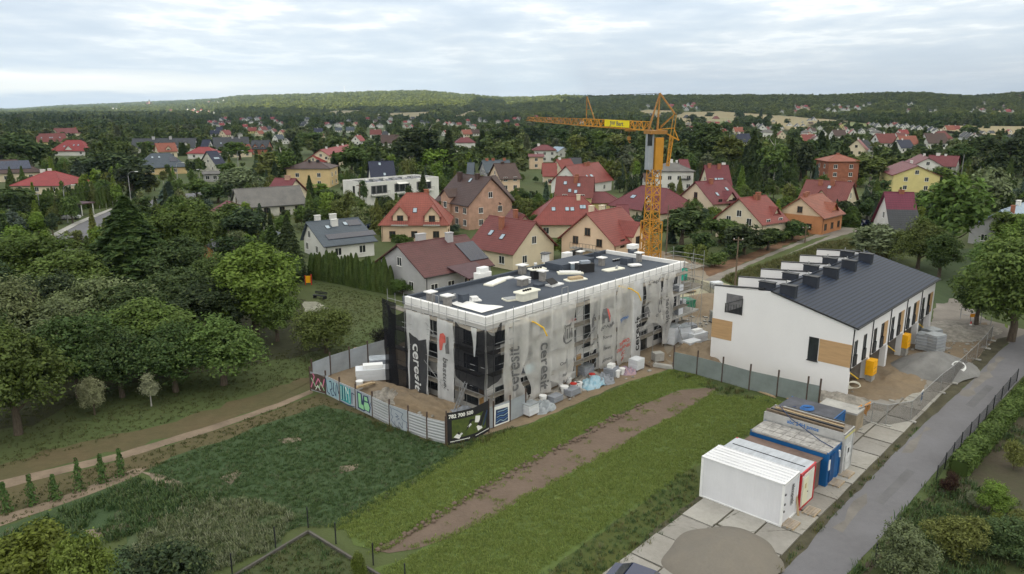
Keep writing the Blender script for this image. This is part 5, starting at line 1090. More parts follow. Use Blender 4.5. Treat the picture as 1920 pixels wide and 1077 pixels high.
lattice(f, (kb.x - .3, kb.y, hC(256, 103)), (kb.x - .65, kb.y, hC(312, 103)), .42, .3, 8, .05, .03); f.build('ballast_mast', ora, cr)
f = MB(); f.bar(mid + Vector((0, 0, .4)), mt, .14); f.bar(mid + (j0 - tip).normalized() * 1.9 + Vector((0, 0, .4)), mt, .12); f.bar(mt.lerp(mid, .5) , mt.lerp(mid + (j0 - tip).normalized() * 1.9, .5), .06); f.build('jib_king_post', dor, cr)
f = MB(); f.tube(ap, mt, .03, 5); f.tube(mt, j0.lerp(tip, .8) + Vector((0, 0, .3)), .02, 5); f.build('pendant_rope', dark, cr)
tj = j0.lerp(tip, .14); f = MB(); f.obox(tj + Vector((0, 0, -.75)), 1.3, .9, .22, R(-45)); f.build('trolley', dor, cr)
f = MB(); f.tube(tj + Vector((-.15, 0, -.8)), tj + Vector((-.15, 0, -1.6)), .025, 5); f.obox(tj + Vector((-.15, 0, -1.85)), .5, .25, .5); f.path([tj + Vector(p) for p in ((-.15, 0, -2.1), (-.15, 0, -2.35), (0, 0, -2.5), (.1, 0, -2.35))], .05, 6); f.build('hook_block', dor, cr)
d_ = (j0 - tip).normalized(); a_, b_ = j0.lerp(tip, .30), j0.lerp(tip, .12); nrm = d_.cross(Vector((0, 0, 1))).normalized(); nrm = nrm if nrm.y < 0 else -nrm
f = MB(); f.extr([a_ + nrm * .75 + Vector((0, 0, -.35)), b_ + nrm * .75 + Vector((0, 0, -.35)), b_ + nrm * .75 + Vector((0, 0, .6)), a_ + nrm * .75 + Vector((0, 0, .6))], nrm * .05); bo = f.build('name_board', mat('bright_yellow', (.75, .62, .02), .5, .05, 1), cr)
put_text('lettering', 'JW Bart', .85, ink, bo, tuple((a_ + b_) / 2 + nrm * .82 + Vector((0, 0, .12))), tuple(d_), (0, 0, 1), .012)
f = MB()
for x in (-1.6, 1.6):
    for y in (-1.6, 1.6): f.box(x - .6, x + .6, y - .6, y + .6, .0, .5)
f.box(-1.8, 1.8, -.3, .3, .502, .8); f.box(-.3, .3, -1.8, 1.8, .805, 1.1); f.build('base_ballast', concrete, cr)
# ---------------------------------------------------------------- detached houses
def tiles(nm, col, per=.36): return lines(nm, col, per, 1, .55, .62, .35, .3, .9, .10, 'SAW', .5)
RF = dict(red=tiles('red_tiles', (0.219, 0.051, 0.044)), salmon=tiles('salmon_tiles', (0.263, 0.074, 0.056)), brick=tiles('dark_red_tiles', (0.166, 0.044, 0.040)), wine=tiles('wine_tiles', (0.149, 0.031, 0.040)), bright=tiles('bright_red_sheet', (0.263, 0.040, 0.040)),
          burg=tiles('burgundy_sheet', (0.108, 0.041, 0.042), .4), brown=tiles('brown_tiles', (0.073, 0.043, 0.038)), dark=tiles('dark_grey_tiles', (.045, .050, .060)), navy=tiles('navy_sheet', (.018, .024, .055), .3), slate=tiles('blue_grey_sheet', (.065, .085, .11), .5),
          grey=mat('old_grey_roof', (.16, .155, .15), .9, .25, .4, bump=.4, col2=(.10, .10, .10)), magenta=tiles('magenta_sheet', (0.140, 0.021, 0.049), .4), orange=tiles('orange_tiles', (0.263, 0.083, 0.053)), bluesheet=mat('pale_blue_roof', (.25, .33, .42), .5, .1, .8))
WL = dict(cream=mat('cream_render', (.66, .58, .44), .88, .06, .4), yellow=mat('yellow_render', (.64, .56, .26), .88, .06, .4), white=mat('house_white', (.66, .66, .64), .88, .06, .4), grey=mat('grey_render', (.42, .42, .44), .88, .06, .4), pink=mat('peach_render', (.68, .52, .38), .88, .06, .4),
          brickp=mat('pink_brick', (.46, .29, .22), .88, .14, .8), brick=mat('red_brick', (.30, .12, .075), .88, .14, .8), orange=mat('orange_render', (.50, .23, .11), .88, .08, .5), ochre=mat('ochre_render', (.62, .47, .26), .88, .08, .4), old=mat('stained_plaster', (.52, .51, .46), .9, .18, .5))
pv = lines('solar_cells', (.018, .022, .045), 1.0, 0, .2, .5, .6, .05, .1, .1, 'TRI'); sky_gl = mat('skylight_glass', (.30, .38, .46), .15, .1, 1, spec=.6)
HOUSES = []; BOX = []
def house(name, label, short, p1, p2, hr, he, wf, wb=None, roof='red', wall='cream', hip=(0, 0), ov=.55, ch=(), sk=(), solar=(), dorm=(), win='auto', frm=None, nwin=3, flush=False, extra=None, cat='house', floors=None, gx=(0, 0), gab=None):
    wb = wf if wb is None else wb; a, b = G(p1[0], p1[1], hr), G(p2[0], p2[1], hr)
    if a.x > b.x and abs(a.x - b.x) > .5: a, b = b, a
    d = b - a; L0 = d.length; rz = math.atan2(d.y, d.x); L = L0 - 2 * ov if hip == (0, 0) else L0 + hip[0] + hip[1] - ov * ((hip[0] == 0) + (hip[1] == 0))
    u = d.normalized(); c = (a + b) / 2 + u * ((hip[1] - hip[0]) / 2 + ov * ((hip[0] == 0) - (hip[1] == 0)) * (.5 if hip != (0, 0) else 0)); c.z = 0
    t = thing(name, label, cat, c, rz); rm, wm = RF[roof], WL[wall]; frm = frm or fr_white
    xl, xr = -L / 2, L / 2; hl, hr_ = hip; so, sb = (hr - he) / wf, (hr - he) / wb
    EL, ER = xl - ov, xr + ov; RL, RR = (xl + hl if hl else EL), (xr - hr_ if hr_ else ER); yf, yb = -wf - ov, wb + ov; zf, zb = he - ov * so, he - ov * sb; th = .18
    if wall:
        f = MB()
        if hl or hr_:
            f.box(xl, xr, -wf, wb, 0, min(he, he) - .02)
            for s, on in ((xl, not hl), (xr - .25, not hr_)):
                if on: f.extr([(s, -wf, he - .02), (s, wb, he - .02), (s, 0, hr - .25)], (.25, 0, 0))
        else: f.extr([(xl, -wf, 0), (xl, -wf, he - .1), (xl, 0, hr - th - .06), (xl, wb, he - .1), (xl, wb, 0)], (L, 0, 0))
        wo_ = f.build('wall', wm, t)
        if gab:
            f = MB()
            for s, dx in ((xl, -.01), (xr, .01)): f.extr([(s, -wf * .98, he - .1), (s, 0, hr - th - .08), (s, wb * .98, he - .1)], (dx, 0, 0))
            f.build('gable_cladding', WL[gab], t)
    top = [(EL, yf, zf), (ER, yf, zf), (RR, 0, hr), (RL, 0, hr)]; bk = [(ER, yb, zb), (EL, yb, zb), (RL, 0, hr), (RR, 0, hr)]
    f = MB(); vs = [(EL, yf, zf), (ER, yf, zf), (ER, yb, zb), (EL, yb, zb), (RL, 0, hr), (RR, 0, hr)]; vs += [(x, y, z - th) for x, y, z in vs]
    f.add(vs, [(0, 1, 5, 4), (2, 3, 4, 5), (1, 2, 5), (3, 0, 4), (7, 6, 10, 11), (9, 8, 11, 10), (8, 7, 11), (6, 9, 10), (1, 0, 6, 7), (3, 2, 8, 9), (0, 3, 9, 6), (2, 1, 7, 8)]) if (hl or hr_) else f.add(vs, [(0, 1, 5, 4), (2, 3, 4, 5), (7, 6, 10, 11), (9, 8, 11, 10), (1, 0, 6, 7), (3, 2, 8, 9), (4, 0, 6, 10), (3, 4, 10, 9), (1, 5, 11, 7), (5, 2, 8, 11)])
    ro = f.build('roof', rm, t)
    f = MB(); f.tube((RL, 0, hr + .0), (RR, 0, hr + .0), .11, 6)
    if hl: f.tube((RL, 0, hr), (EL, yf, zf), .09, 6); f.tube((RL, 0, hr), (EL, yb, zb), .09, 6)
    if hr_: f.tube((RR, 0, hr), (ER, yf, zf), .09, 6); f.tube((RR, 0, hr), (ER, yb, zb), .09, 6)
    f.build('ridge', rm, ro)
    if L > 5: f = MB(); f.tube((EL, yf - .05, zf - .1), (ER, yf - .05, zf - .1), .07, 6); f.tube((xl + .2, -wf - .06, .2), (xl + .2, -wf - .06, he - .3), .05, 6); f.build('gutter', fr_brown if roof in ('red', 'salmon', 'brick', 'wine', 'orange') else fr_dark, t)
    def rz_(y): return hr + y * so if y < 0 else hr - y * sb
    for cc in ch:
        x, y, h = cc[0] * L / 2, cc[1] * (wf if cc[1] < 0 else wb), cc[2]; m_ = cc[3] if len(cc) > 3 else WL['brick']; s = cc[4] if len(cc) > 4 else .5
        f = MB(); f.box(x - s, x + s, y - .35, y + .35, rz_(y) - .6, hr + h); k = f.build('chimney', m_, ro); f = MB(); f.box(x - s - .08, x + s + .08, y - .43, y + .43, hr + h + .002, hr + h + .1); f.build('chimney_cap', m_, ro)
    an = math.atan(so); nrm = Vector((0, -math.sin(an), math.cos(an))); dn = Vector((0, -math.cos(an), -math.sin(an)))
    def onroof(x, v, w_, h_, off, m_, nm, par):
        c_ = Vector((x * L / 2, 0, hr)) + dn * (v * math.hypot(wf, hr - he)); X = Vector((w_ / 2, 0, 0)); D = dn * h_ / 2
        q = [c_ - X - D, c_ + X - D, c_ + X + D, c_ - X + D]; f = MB(); f.hexa([p + nrm * .02 for p in q], [p + nrm * off for p in q]); return f.build(nm, m_, par)
    for x, v in sk: s_ = onroof(x, v, .9, 1.25, .08, fr_dark, 'skylight', t); onroof(x, v, .72, 1.05, .10, sky_gl, 'pane', s_)
    for x, v, w_, h_ in solar: onroof(x, v, w_, h_, .12, pv, 'solar_panel', t)
    for dm in dorm:             # (x, width, eave z, apex z, front y as fraction of wf, base z, window?)
        x, dw, ze, za, fy, z0 = dm[:6]; x *= L / 2; y0 = -wf * fy; ye = -(hr - za) / so; 
        f = MB(); f.extr([(x - dw / 2, y0, z0), (x + dw / 2, y0, z0), (x + dw / 2, y0, ze), (x, y0, za - .12), (x - dw / 2, y0, ze)], (0, -y0 + min(-.3, ye), 0)); dmo = f.build('dormer', wm, t)
        sl_ = (za - ze) / (dw / 2); o_ = .35
        f = MB()
        for s in (-1, 1):
            e = (x + s * (dw / 2 + o_), ze - o_ * sl_); yy = y0 - .45
            f.hexa([(x, yy, za), (e[0], yy, e[1]), (e[0], -(hr - e[1]) / so + .3, e[1]), (x, ye + .3, za)], [(x, yy, za + .14), (e[0], yy, e[1] + .14), (e[0], -(hr - e[1]) / so + .3, e[1] + .14), (x, ye + .3, za + .14)])
        f.build('dormer_roof', rm, dmo)
        wh = min(1.5, (ze - z0) * .6 + .6) if z0 > 1 else 1.4
        window_on(t, (Vector((x, y0, 0)), Vector((1, 0, 0)), Vector((0, -1, 0))), 0, (max(z0, 2.6 if z0 < 1 else z0) + .95) if len(dm) < 7 else dm[6], min(1.3, dw * .5), wh, frm, name='dormer_window')
        if z0 < 1: window_on(t, (Vector((x, y0, 0)), Vector((1, 0, 0)), Vector((0, -1, 0))), 0, 1.5, 1.4, 1.4, frm)
    if win == 'auto' and wall:
        fl = [1.5] if he < 4.2 else ([1.5, 4.2] if he < 7 else [1.5, 4.3, 7.0])
        for z in fl:
            for i in range(nwin):
                s = (i + .5) / nwin * L - L / 2
                if any(abs(s - dm[0] * L / 2) < dm[1] / 2 + .7 and dm[5] < 1 for dm in dorm): continue
                window_on(t, fplane('f', L, wf, wb), s, z, 1.3, 1.4, frm)
        for side in 'lr':
            if (side == 'l' and a.x > -0.0 + 0) or side == 'r' or True:
                hipd = hl if side == 'l' else hr_
                zs = fl + ([] if hipd or hr - he < 2.2 else [he + (hr - he) * .28])
                for z in zs:
                    for s in ((-wf * .45, wb * .45) if z < he else (0,)):
                        if min(wf, wb) < 2.5 and s: continue
                        s2 = -s if side == 'l' else s; window_on(t, fplane(side, L, wf, wb), s2 * (1 if side == 'r' else 1), z, 1.2, 1.35, frm)
        f = MB(); O_ = fplane('f', L, wf, wb)
    if extra: extra(t, L, wf, wb)
    HOUSES.append((short, c.copy(), max(L / 2, wf) + 1.2, rz, L, wf, wb)); P_ = [proj(t_) for t_ in [Vector((c.x, c.y, 0)) + Matrix.Rotation(rz, 3, 'Z') @ Vector(q) for q in [(EL, yf, .8), (ER, yf, .8), (EL, 0, hr), (ER, 0, hr), (EL, yf, he), (ER, yf, he)]]]
    BOX.append((min(p[0] for p in P_), max(p[0] for p in P_), min(p[1] for p in P_), max(p[1] for p in P_), c.y)); return t
wc = WL['white']; gc = WL['grey']; cc_ = WL['cream']; rb = WL['brick']; bwc = WL['brickp']
def balcony_at(x, z, w_, dpt=1.1, side='f', m=concrete):
    def ex(t, L, wf, wb):
        for x_, z_ in (x if isinstance(x, list) else [(x, z)]):
            f = MB()
            if side == 'f': X = x_ * L / 2; f.box(X - w_ / 2, X + w_ / 2, -wf - dpt, -wf - .003, z_ - .2, z_)
            else: f.box(-L / 2 - dpt, -L / 2 - .003, -w_ / 2, w_ / 2, z_ - .2, z_)
            b_ = f.build('balcony', m, t); f = MB()
            if side == 'f':
                for k in range(9): xx = X - w_ / 2 + w_ * k / 8; f.bar((xx, -wf - dpt + .04, z_), (xx, -wf - dpt + .04, z_ + .95), .035)
                f.bar((X - w_ / 2, -wf - dpt + .04, z_ + .95), (X + w_ / 2, -wf - dpt + .04, z_ + .95), .05)
            else:
                for k in range(9): yy = -w_ / 2 + w_ * k / 8; f.bar((-L / 2 - dpt + .04, yy, z_), (-L / 2 - dpt + .04, yy, z_ + .95), .035)
                f.bar((-L / 2 - dpt + .04, -w_ / 2, z_ + .95), (-L / 2 - dpt + .04, w_ / 2, z_ + .95), .05)
            f.build('railing', fr_dark, b_)
    return ex
H = house
# nearest row
H('house', 'grey walled house with a long burgundy sheet roof and solar panels', 'burgundy-roofed grey house', (743, 459), (874, 440), 7.3, 3.7, 6.4, roof='burg', wall='grey', ch=((-.32, .05, 1.0, gc, .75), (.42, -.12, .8, gc, .55)), solar=((.78, .55, 3.6, 4.4),), nwin=4, ov=.45)
def porch(t, L, wf, wb):
    f = MB(); f.extr([(-1.9, -wf + .5, 4.1), (3.6, -wf + .5, 4.1), (3.2, -wf - 3.6, 2.9), (-1.2, -wf - 3.6, 2.9)], (0, 0, .15)); f.build('porch_roof', mat('plum_roof', (.085, .045, .055), .6, .12, 1), t)
    for x in (-1.0, 1.0, 3.0): f = MB(); f.box(x - .08, x + .08, -wf - 3.4, -wf - 3.24, 0, 2.9); f.build('porch_post', brown_wood, t)
porch(bpy.context.scene.objects[-1] if False else [o for o in COL.objects if o.get('label', '').startswith('grey walled house')][0], 14, 6.4, 6.4)
H('house', 'white house with a blue grey sheet roof carrying dark solar panels', 'blue-grey solar-roofed house', (573, 417), (672, 408), 6.2, 3.0, 7.6, 3.0, roof='slate', wall='white', ch=((-.55, .3, .9, wc, .5), (.1, .3, .9, wc, .6), (-.1, -.25, .3, wc, .6)), solar=((.25, .72, 9.5, 1.7), (.72, .22, 2.6, 2.0)), sk=((-.42, .3), (.38, .22)), nwin=2)
H('house', 'peach house with a salmon hipped roof and two gabled balcony dormers', 'peach salmon-roofed house', (762, 362), (800, 362), 9.4, 4.0, 5.6, roof='salmon', wall='pink', hip=(4.6, 4.6), dorm=((-.42, 3.0, 5.4, 7.2, .95, 3.7), (.55, 3.0, 5.4, 7.2, .98, 3.7)), ch=((.3, .1, .6),), sk=((0, .6),), frm=fr_brown, extra=balcony_at([(-.42, 3.6), (.55, 3.6)], 0, 3.4))
H('house', 'cream house with a broad dark red tiled roof behind the netted block', 'cream house behind the netted block', (917, 404), (1006, 416), 7.8, 3.3, 5.4, roof='brick', wall='cream', ch=((-.15, -.35, .3, rb, .4),), sk=((-.45, .55), (.15, .62)), nwin=2)
H('house', 'small brick red roofed wing behind the broad dark red roof', 'small brick-roofed wing', (958, 393), (985, 404), 6.8, 3.0, 3.4, roof='brick', wall='cream', ch=((.4, -.3, .7),), nwin=1)
H('house', 'cream house with a wide red hipped roof and five skylights', 'wide hip-roofed cream house', (1042, 368), (1092, 368), 8.0, 3.2, 7.0, roof='red', wall='cream', hip=(5, 5), ch=((.25, -.12, .3, cc_, .4),), sk=((-.45, .5), (-.08, .5), (.06, .5), (.32, .42), (.38, .42)))
H('house', 'cream house with red roof, side balcony and a gabled bay', 'cream house with side balcony', (1099, 400), (1166, 388), 9.2, 4.6, 5.6, roof='red', wall='pink', dorm=((.25, 3.6, 5.4, 7.4, 1.12, 0, 4.3),), ch=((.0, .1, .7, cc_, .5), (-.25, .35, .6, cc_, .4)), frm=fr_brown, nwin=2, extra=balcony_at(0, 3.0, 5.5, 1.4, 'l'))
H('house', 'yellow walled house with red roof and yellow gables', 'yellow-gabled house', (1043, 331), (1115, 332), 9.0, 4.6, 5.4, roof='brick', wall='yellow', ch=((.1, -.12, .6), (.05, -.3, .1)), sk=((-.55, .35), (-.25, .75), (.25, .45), (.1, .8)), nwin=2)
H('annex', 'low red hipped annex beside the yellow gabled house', 'low red annex', (1115, 360), (1135, 360), 5.0, 2.9, 4.4, roof='wine', wall='yellow', hip=(2.5, 3.5), nwin=1, cat='annex')
H('house', 'cream house with a wine red hipped roof behind the crane mast', 'hip-roofed house behind the crane', (1204, 348), (1252, 354), 7.6, 3.0, 6.6, roof='wine', wall='cream', hip=(4.5, 4.8), dorm=((.42, 2.4, 4.6, 6.0, .8, 3.0),), sk=((-.45, .55), (-.38, .55), (.12, .5)), nwin=2)
H('house', 'cream gabled house with wine red roof and a lower red side roof', 'cream wine-roofed gable house', (1303, 341), (1361, 337), 8.8, 4.2, 6.0, roof='wine', wall='cream', dorm=((.25, 3.0, 4.8, 6.4, 1.0, 2.8),), ch=((-.12, -.12, .5),), sk=((-.3, .65), (.62, .45)), frm=fr_brown, nwin=2)
H('house', 'steep wine red roof with a row of four skylights', 'steep four-skylight roof', (1320, 310), (1366, 310), 9.2, 3.4, 6.2, roof='wine', wall='cream', ch=((-.7, -.1, .5), (.2, -.15, .4), (.75, .1, .6, wc)), sk=((-.3, .7), (0, .7), (.14, .7), (.28, .7)))
H('house', 'cream house with a red roof and timbered gable right of the crane', 'timber-gabled cream house', (1385, 372), (1437, 366), 8.8, 4.4, 5.6, roof='red', wall='cream', dorm=((.55, 2.2, 5.4, 6.8, .75, 3.6),), ch=((.25, -.1, .8), (.1, -.1, .3)), nwin=2)
H('house', 'small orange house with a stepped terracotta roof', 'small terracotta house', (1488, 379), (1507, 372), 6.4, 3.0, 4.2, roof='orange', wall='orange', frm=fr_brown, nwin=1, gab='pink')
H('house', 'orange brick house with terracotta roof and timbered gable', 'terracotta house', (1500, 370), (1542, 362), 7.8, 4.0, 5.2, roof='orange', wall='orange', dorm=((.4, 3.4, 4.6, 6.2, .85, 2.8),), ch=((-.6, 0, .6), (-.2, .1, .7)), frm=fr_brown, nwin=3, gab='pink')
H('house', 'broad dark red roof behind the terracotta house', 'broad dark red house', (1512, 337), (1602, 342), 8.2, 3.4, 6.8, roof='brick', wall='cream', dorm=((-.05, 3.0, 4.6, 6.3, .85, 2.9),), ch=((-.35, -.2, .2), (.2, -.2, .3), (.6, .1, .5)), sk=((.1, .3),), nwin=3)
H('house', 'tall red brick house with a shallow hipped roof', 'tall brick house', (1568, 290), (1576, 290), 10.8, 9.0, 5.0, roof='orange', wall='brick', hip=(4.6, 4.6), ch=((0, .1, .4),), nwin=2, frm=fr_white)
H('house', 'cream villa with wine red roofs on two levels', 'cream two-level villa', (1692, 302), (1722, 311), 8.6, 5.6, 6.8, roof='wine', wall='yellow', ch=((.4, -.2, .5, wc, .5),), nwin=2)
H('annex', 'low wine red lean-to roof in front of the two level villa', 'low lean-to roof', (1662, 327), (1741, 334), 3.6, 2.7, 3.0, 1.2, roof='wine', wall='cream', nwin=3, cat='annex')
H('house', 'white gabled house with a long wine roof behind the villa', 'white-gabled house behind the villa', (1742, 291), (1800, 293), 8.4, 5.0, 5.5, roof='wine', wall='white', ch=((-.45, 0, .8, wc, .7), (.1, 0, .5, wc, .4)), nwin=3)
H('house', 'white gable house with red roof left of the long wine roof', 'white gable house by the villa', (1725, 289), (1742, 296), 9.0, 6.0, 5.2, roof='wine', wall='white', ch=((0, 0, .7, wc, .5),), nwin=1)
def lowroof(t, L, wf, wb):
    def pz(v): return (9.4 - (9.4 - 2.6) * v)
    f = MB(); f.extr([(-L / 2 - .6, -wf * .5, pz(.5) + .03), (-L / 2 - .6, -wf * 1.12, pz(1.12) + .03), (-L / 2 - .6, -wf * 1.12, pz(1.12) + .09), (-L / 2 - .6, -wf * .5, pz(.5) + .09)], (L + 1.2, 0, 0)); f.build('lower_roof', RF['dark'], t)
H('house', 'house with a magenta roof top, dark lower roof and white wall', 'magenta-roofed house', (1657, 360), (1714, 361), 9.4, 2.6, 6.4, roof='magenta', wall='white', ch=((0.2, 0, .4),), nwin=2, extra=lowroof)
H('house', 'pale house with blue grey roofs at the right edge', 'pale house at the right edge', (1876, 395), (1945, 372), 7.2, 3.6, 5.0, roof='bluesheet', wall='grey', ch=((-.7, -.2, .6, rb, .3), (-.1, 0, .8, wc, .7)), nwin=2)
H('house', 'big pink brick house with a steep brown roof and balconies', 'pink brick house', (857, 325), (922, 333), 11.5, 6.0, 6.0, roof='brown', wall='brickp', dorm=((-.35, 3.6, 7.0, 8.4, 1.1, 0, 5.0),), ch=((-.55, -.25, .5, MATS['brown_tiles'], .6), (.35, -.1, .5, MATS['brown_tiles'], .6)), sk=((.05, .2),), nwin=4, extra=balcony_at([(-.35, 2.9)], 0, 4.2, 1.8, m=wc))
H('house', 'pink brick cross wing with a brown gable facing right', 'pink brick cross wing', (900, 334), (930, 329), 11.0, 6.0, 4.6, roof='brown', wall='brickp', nwin=2, extra=balcony_at(0, 5.6, 3.6))
H('barn', 'old whitewashed barn with a worn grey roof', 'old grey-roofed barn', (437, 355), (562, 348), 6.8, 3.0, 5.2, roof='grey', wall='old', nwin=4, frm=fr_brown, cat='barn')
H('shed', 'white shed with a red lean-to roof at the left end of the barn', 'red-roofed barn shed', (424, 377), (436, 379), 4.6, 2.8, 4.0, roof='wine', wall='white', nwin=1, cat='shed')
H('house', 'white gabled house with a wine roof right behind the barn', 'wine-roofed house behind the barn', (515, 334), (556, 335), 8.4, 4.0, 6.6, roof='wine', wall='cream', ch=((.3, -.05, .7, bwc, .7),), nwin=2)
H('house', 'ochre block house with a low brown hipped roof', 'ochre block house', (572, 303), (598, 303), 8.4, 6.6, 6.2, roof='brown', wall='ochre', hip=(5, 5), ch=((-.1, -.1, .6, MATS['dark_metal'], .4), (.3, -.1, .5, MATS['dark_metal'], .5)), nwin=2)
H('house', 'white house with a steep dark navy roof', 'steep navy-roofed house', (690, 303), (738, 302), 9.2, 3.4, 5.8, roof='navy', wall='white', ch=((.1, .05, .5, MATS['dark_metal'], .4),), sk=((-.15, .15), (.15, .7)), nwin=2)
H('house', 'long house with stepped red roofs and white chimneys', 'long red-roofed house', (600, 281), (652, 271), 8.0, 4.4, 5.4, roof='bright', wall='cream', ch=((-.6, 0, .7, wc, .6), (.2, 0, .7, wc, .6), (.6, 0, .7, wc, .5)), nwin=3)
H('house', 'low red roof with a cream gable in front of the long red roof', 'low red gable', (585, 292), (622, 289), 5.4, 2.8, 5.0, roof='bright', wall='cream', nwin=2)
H('house', 'brown roofed house with a pale gable behind the pink brick house', 'brown-roofed house behind the pink one', (925, 307), (966, 306), 8.8, 4.6, 6.4, roof='brown', wall='pink', ch=((-.2, 0, .5, MATS['brown_tiles'], .5),), nwin=2)
H('house', 'pale house with a blue grey roof left behind the brown one', 'blue-grey-roofed pale house', (876, 305), (890, 305), 7.4, 4.0, 4.6, roof='slate', wall='white', nwin=1)
H('house', 'wide blue grey roof with brick chimneys behind the brown one', 'wide blue-grey roof', (903, 301), (955, 300), 8.2, 4.6, 5.6, roof='slate', wall='grey', ch=((-.7, 0, .6), (-.2, 0, .6), (.7, 0, .6)), nwin=3)
H('house', 'cream house with a red roof in front of the white hipped house', 'cream house below the white hip house', (1016, 306), (1044, 306), 7.4, 3.6, 5.0, roof='red', wall='cream', nwin=1)
H('house', 'small red roof with a pale gable left of the dark roof', 'small red gable roof', (1042, 299), (1070, 298), 7.6, 3.4, 5.2, roof='red', wall='cream', ch=((-.6, 0, .6, wc),), nwin=2)
H('house', 'white house with a red roof and a white gable above the yellow house', 'white red-roofed gable house', (1060, 311), (1122, 304), 9.0, 3.8, 5.6, roof='red', wall='white', ch=((.1, -.1, .3), (.3, -.1, .4)), sk=((-.35, .7), (-.1, .7), (-.04, .7)), nwin=2)
H('house', 'dark roofed low house behind the white red roofed one', 'low dark roof', (1066, 296), (1090, 296), 6.4, 3.2, 4.6, roof='dark', wall='white', nwin=1)
H('house', 'two storey white house with a flat wine hipped roof', 'white hip-roofed house', (1015, 272), (1026, 272), 8.2, 6.0, 5.2, roof='wine', wall='white', hip=(4.2, 4.2), ch=((-.5, 0, .5, wc, .7),), nwin=3)
H('house', 'pink box house with a flat red roof below the white hipped one', 'pink box house', (990, 289), (1020, 289), 6.4, 5.6, 4.4, roof='wine', wall='pink', ch=((0, 0, .4, wc, .5),), nwin=1)
H('house', 'pale house with a sky blue roof beside the white hipped one', 'sky-blue-roofed house', (1040, 275), (1058, 276), 5.6, 3.6, 4.2, roof='bluesheet', wall='white', nwin=1)
H('house', 'cream two storey house with a grey hipped roof right of the crane', 'grey hip-roofed house by the crane', (1252, 305), (1266, 305), 8.8, 6.6, 5.8, roof='grey', wall='white', hip=(5, 5), ch=((0, 0, 1.0, wc, .4), (.3, .1, .6, wc, .3)), nwin=4, extra=balcony_at([(.6, 4.0)], 0, 3.0, m=dark))
H('shed', 'small brick roofed outbuilding left of the grey hipped house', 'small outbuilding', (1205, 325), (1232, 325), 5.4, 3.4, 3.2, roof='brown', wall='white', nwin=2, cat='shed')
H('house', 'dark red roof half hidden behind the grey hipped house', 'half hidden dark red roof', (1272, 299), (1290, 299), 7.6, 5.0, 4.4, roof='wine', wall='cream', nwin=1)
# left side
H('house', 'wine red roofed house farthest back of the left red group', 'back red house on the left', (100, 241), (143, 240), 8.0, 3.8, 6.4, roof='brick', wall='cream', ch=((.95, 0, .8),), nwin=2)
H('house', 'long red roof with four skylights in the left red group', 'long red roof on the left', (66, 251), (122, 250), 8.4, 3.2, 6.2, roof='brick', wall='yellow', sk=((-.7, .55), (-.1, .55), (.05, .55), (.6, .55)), nwin=4)
H('house', 'bright red hipped roof with white gables nearest in the left group', 'bright red hip house on the left', (125, 263), (152, 263), 8.4, 3.0, 6.6, roof='bright', wall='white', hip=(6, 6), dorm=((0, 4.2, 3.4, 5.6, .97, .02, 2.2),), sk=((-.35, .62), (.15, .5), (.4, .5)), nwin=3)
H('house', 'long anthracite terrace roof with small gables and chimneys', 'long anthracite terrace', (248, 260), (368, 259), 8.6, 3.6, 6.4, roof='dark', wall='white', dorm=((-.45, 3, 4.6, 6.6, .9, 3.2), (-.1, 3, 4.6, 6.6, .9, 3.2), (.35, 3, 4.6, 6.6, .9, 3.2), (.72, 3, 4.6, 6.6, .9, 3.2)), ch=((-.35, -.1, 1.0, gc, .8), (.2, -.1, 1.0, gc, .8)), win=None)
H('house', 'bright orange red roof in front of the anthracite terrace', 'orange-red roof before the terrace', (290, 269), (328, 268), 7.6, 3.6, 5.0, roof='orange', wall='cream', dorm=((.1, 2.6, 4.6, 6.2, .9, 3.0),), nwin=2)
H('house', 'second anthracite terrace roof with white gables', 'second anthracite terrace', (398, 258), (466, 257), 9.0, 3.4, 6.6, roof='dark', wall='white', dorm=((-.1, 4, 4.0, 6.6, .95, .02, 4.0), (.6, 4, 4.0, 6.6, .95, .02, 4.0)), ch=((.1, -.1, .6, gc, .5), (.5, -.1, .6, gc, .5)), sk=((-.6, .6),), win=None)
H('house', 'small navy gable between the two anthracite terraces', 'small navy gable', (380, 262), (395, 262), 7.6, 3.4, 5.0, roof='navy', wall='white', nwin=1)
H('house', 'brick walled house with a dark roof right of the second terrace', 'brick house by the second terrace', (472, 263), (506, 263), 8.0, 3.6, 5.4, roof='dark', wall='brick', dorm=((-.4, 2.6, 4.6, 6.2, .9, 3.0), (.5, 2.6, 4.6, 6.2, .9, 3.0)), nwin=2)
H('house', 'red roof with a cream gable below the second terrace', 'red roof below the second terrace', (430, 272), (468, 271), 6.6, 3.2, 5.2, roof='bright', wall='cream', dorm=((.2, 2.6, 4.0, 5.6, .9, 2.6),), solar=((-.5, .5, 3, 2.4), (.75, .5, 2, 2.4)), nwin=2)
H('house', 'flat red hipped roof on white walls before the first terrace', 'flat red hip roof', (372, 276), (392, 276), 6.0, 3.2, 5.4, roof='bright', wall='white', hip=(4, 4), nwin=2)
H('house', 'unfinished white gabled house with a navy roof and three skylights', 'white navy-roofed gable house', (386, 284), (407, 283), 8.6, 2.8, 7.2, roof='navy', wall='old', sk=((-.4, .5), (-.0, .5), (.4, .5)), nwin=1)
H('house', 'blue grey roof with solar panels above an orange wall', 'blue-grey roof above an orange wall', (283, 288), (318, 287), 8.2, 3.2, 7.4, roof='slate', wall='ochre', hip=(5, 5), sk=((-.4, .3), (-.1, .3)), solar=((.5, .5, 3.0, 3.0),), nwin=2)
H('house', 'dark plum roof with a navy solar field at the left edge', 'plum roof at the left edge', (-25, 301), (30, 299), 7.6, 3.4, 8.2, roof='brown', wall='cream', hip=(0, 7), solar=((-.1, .45, 11, 6),), nwin=2)
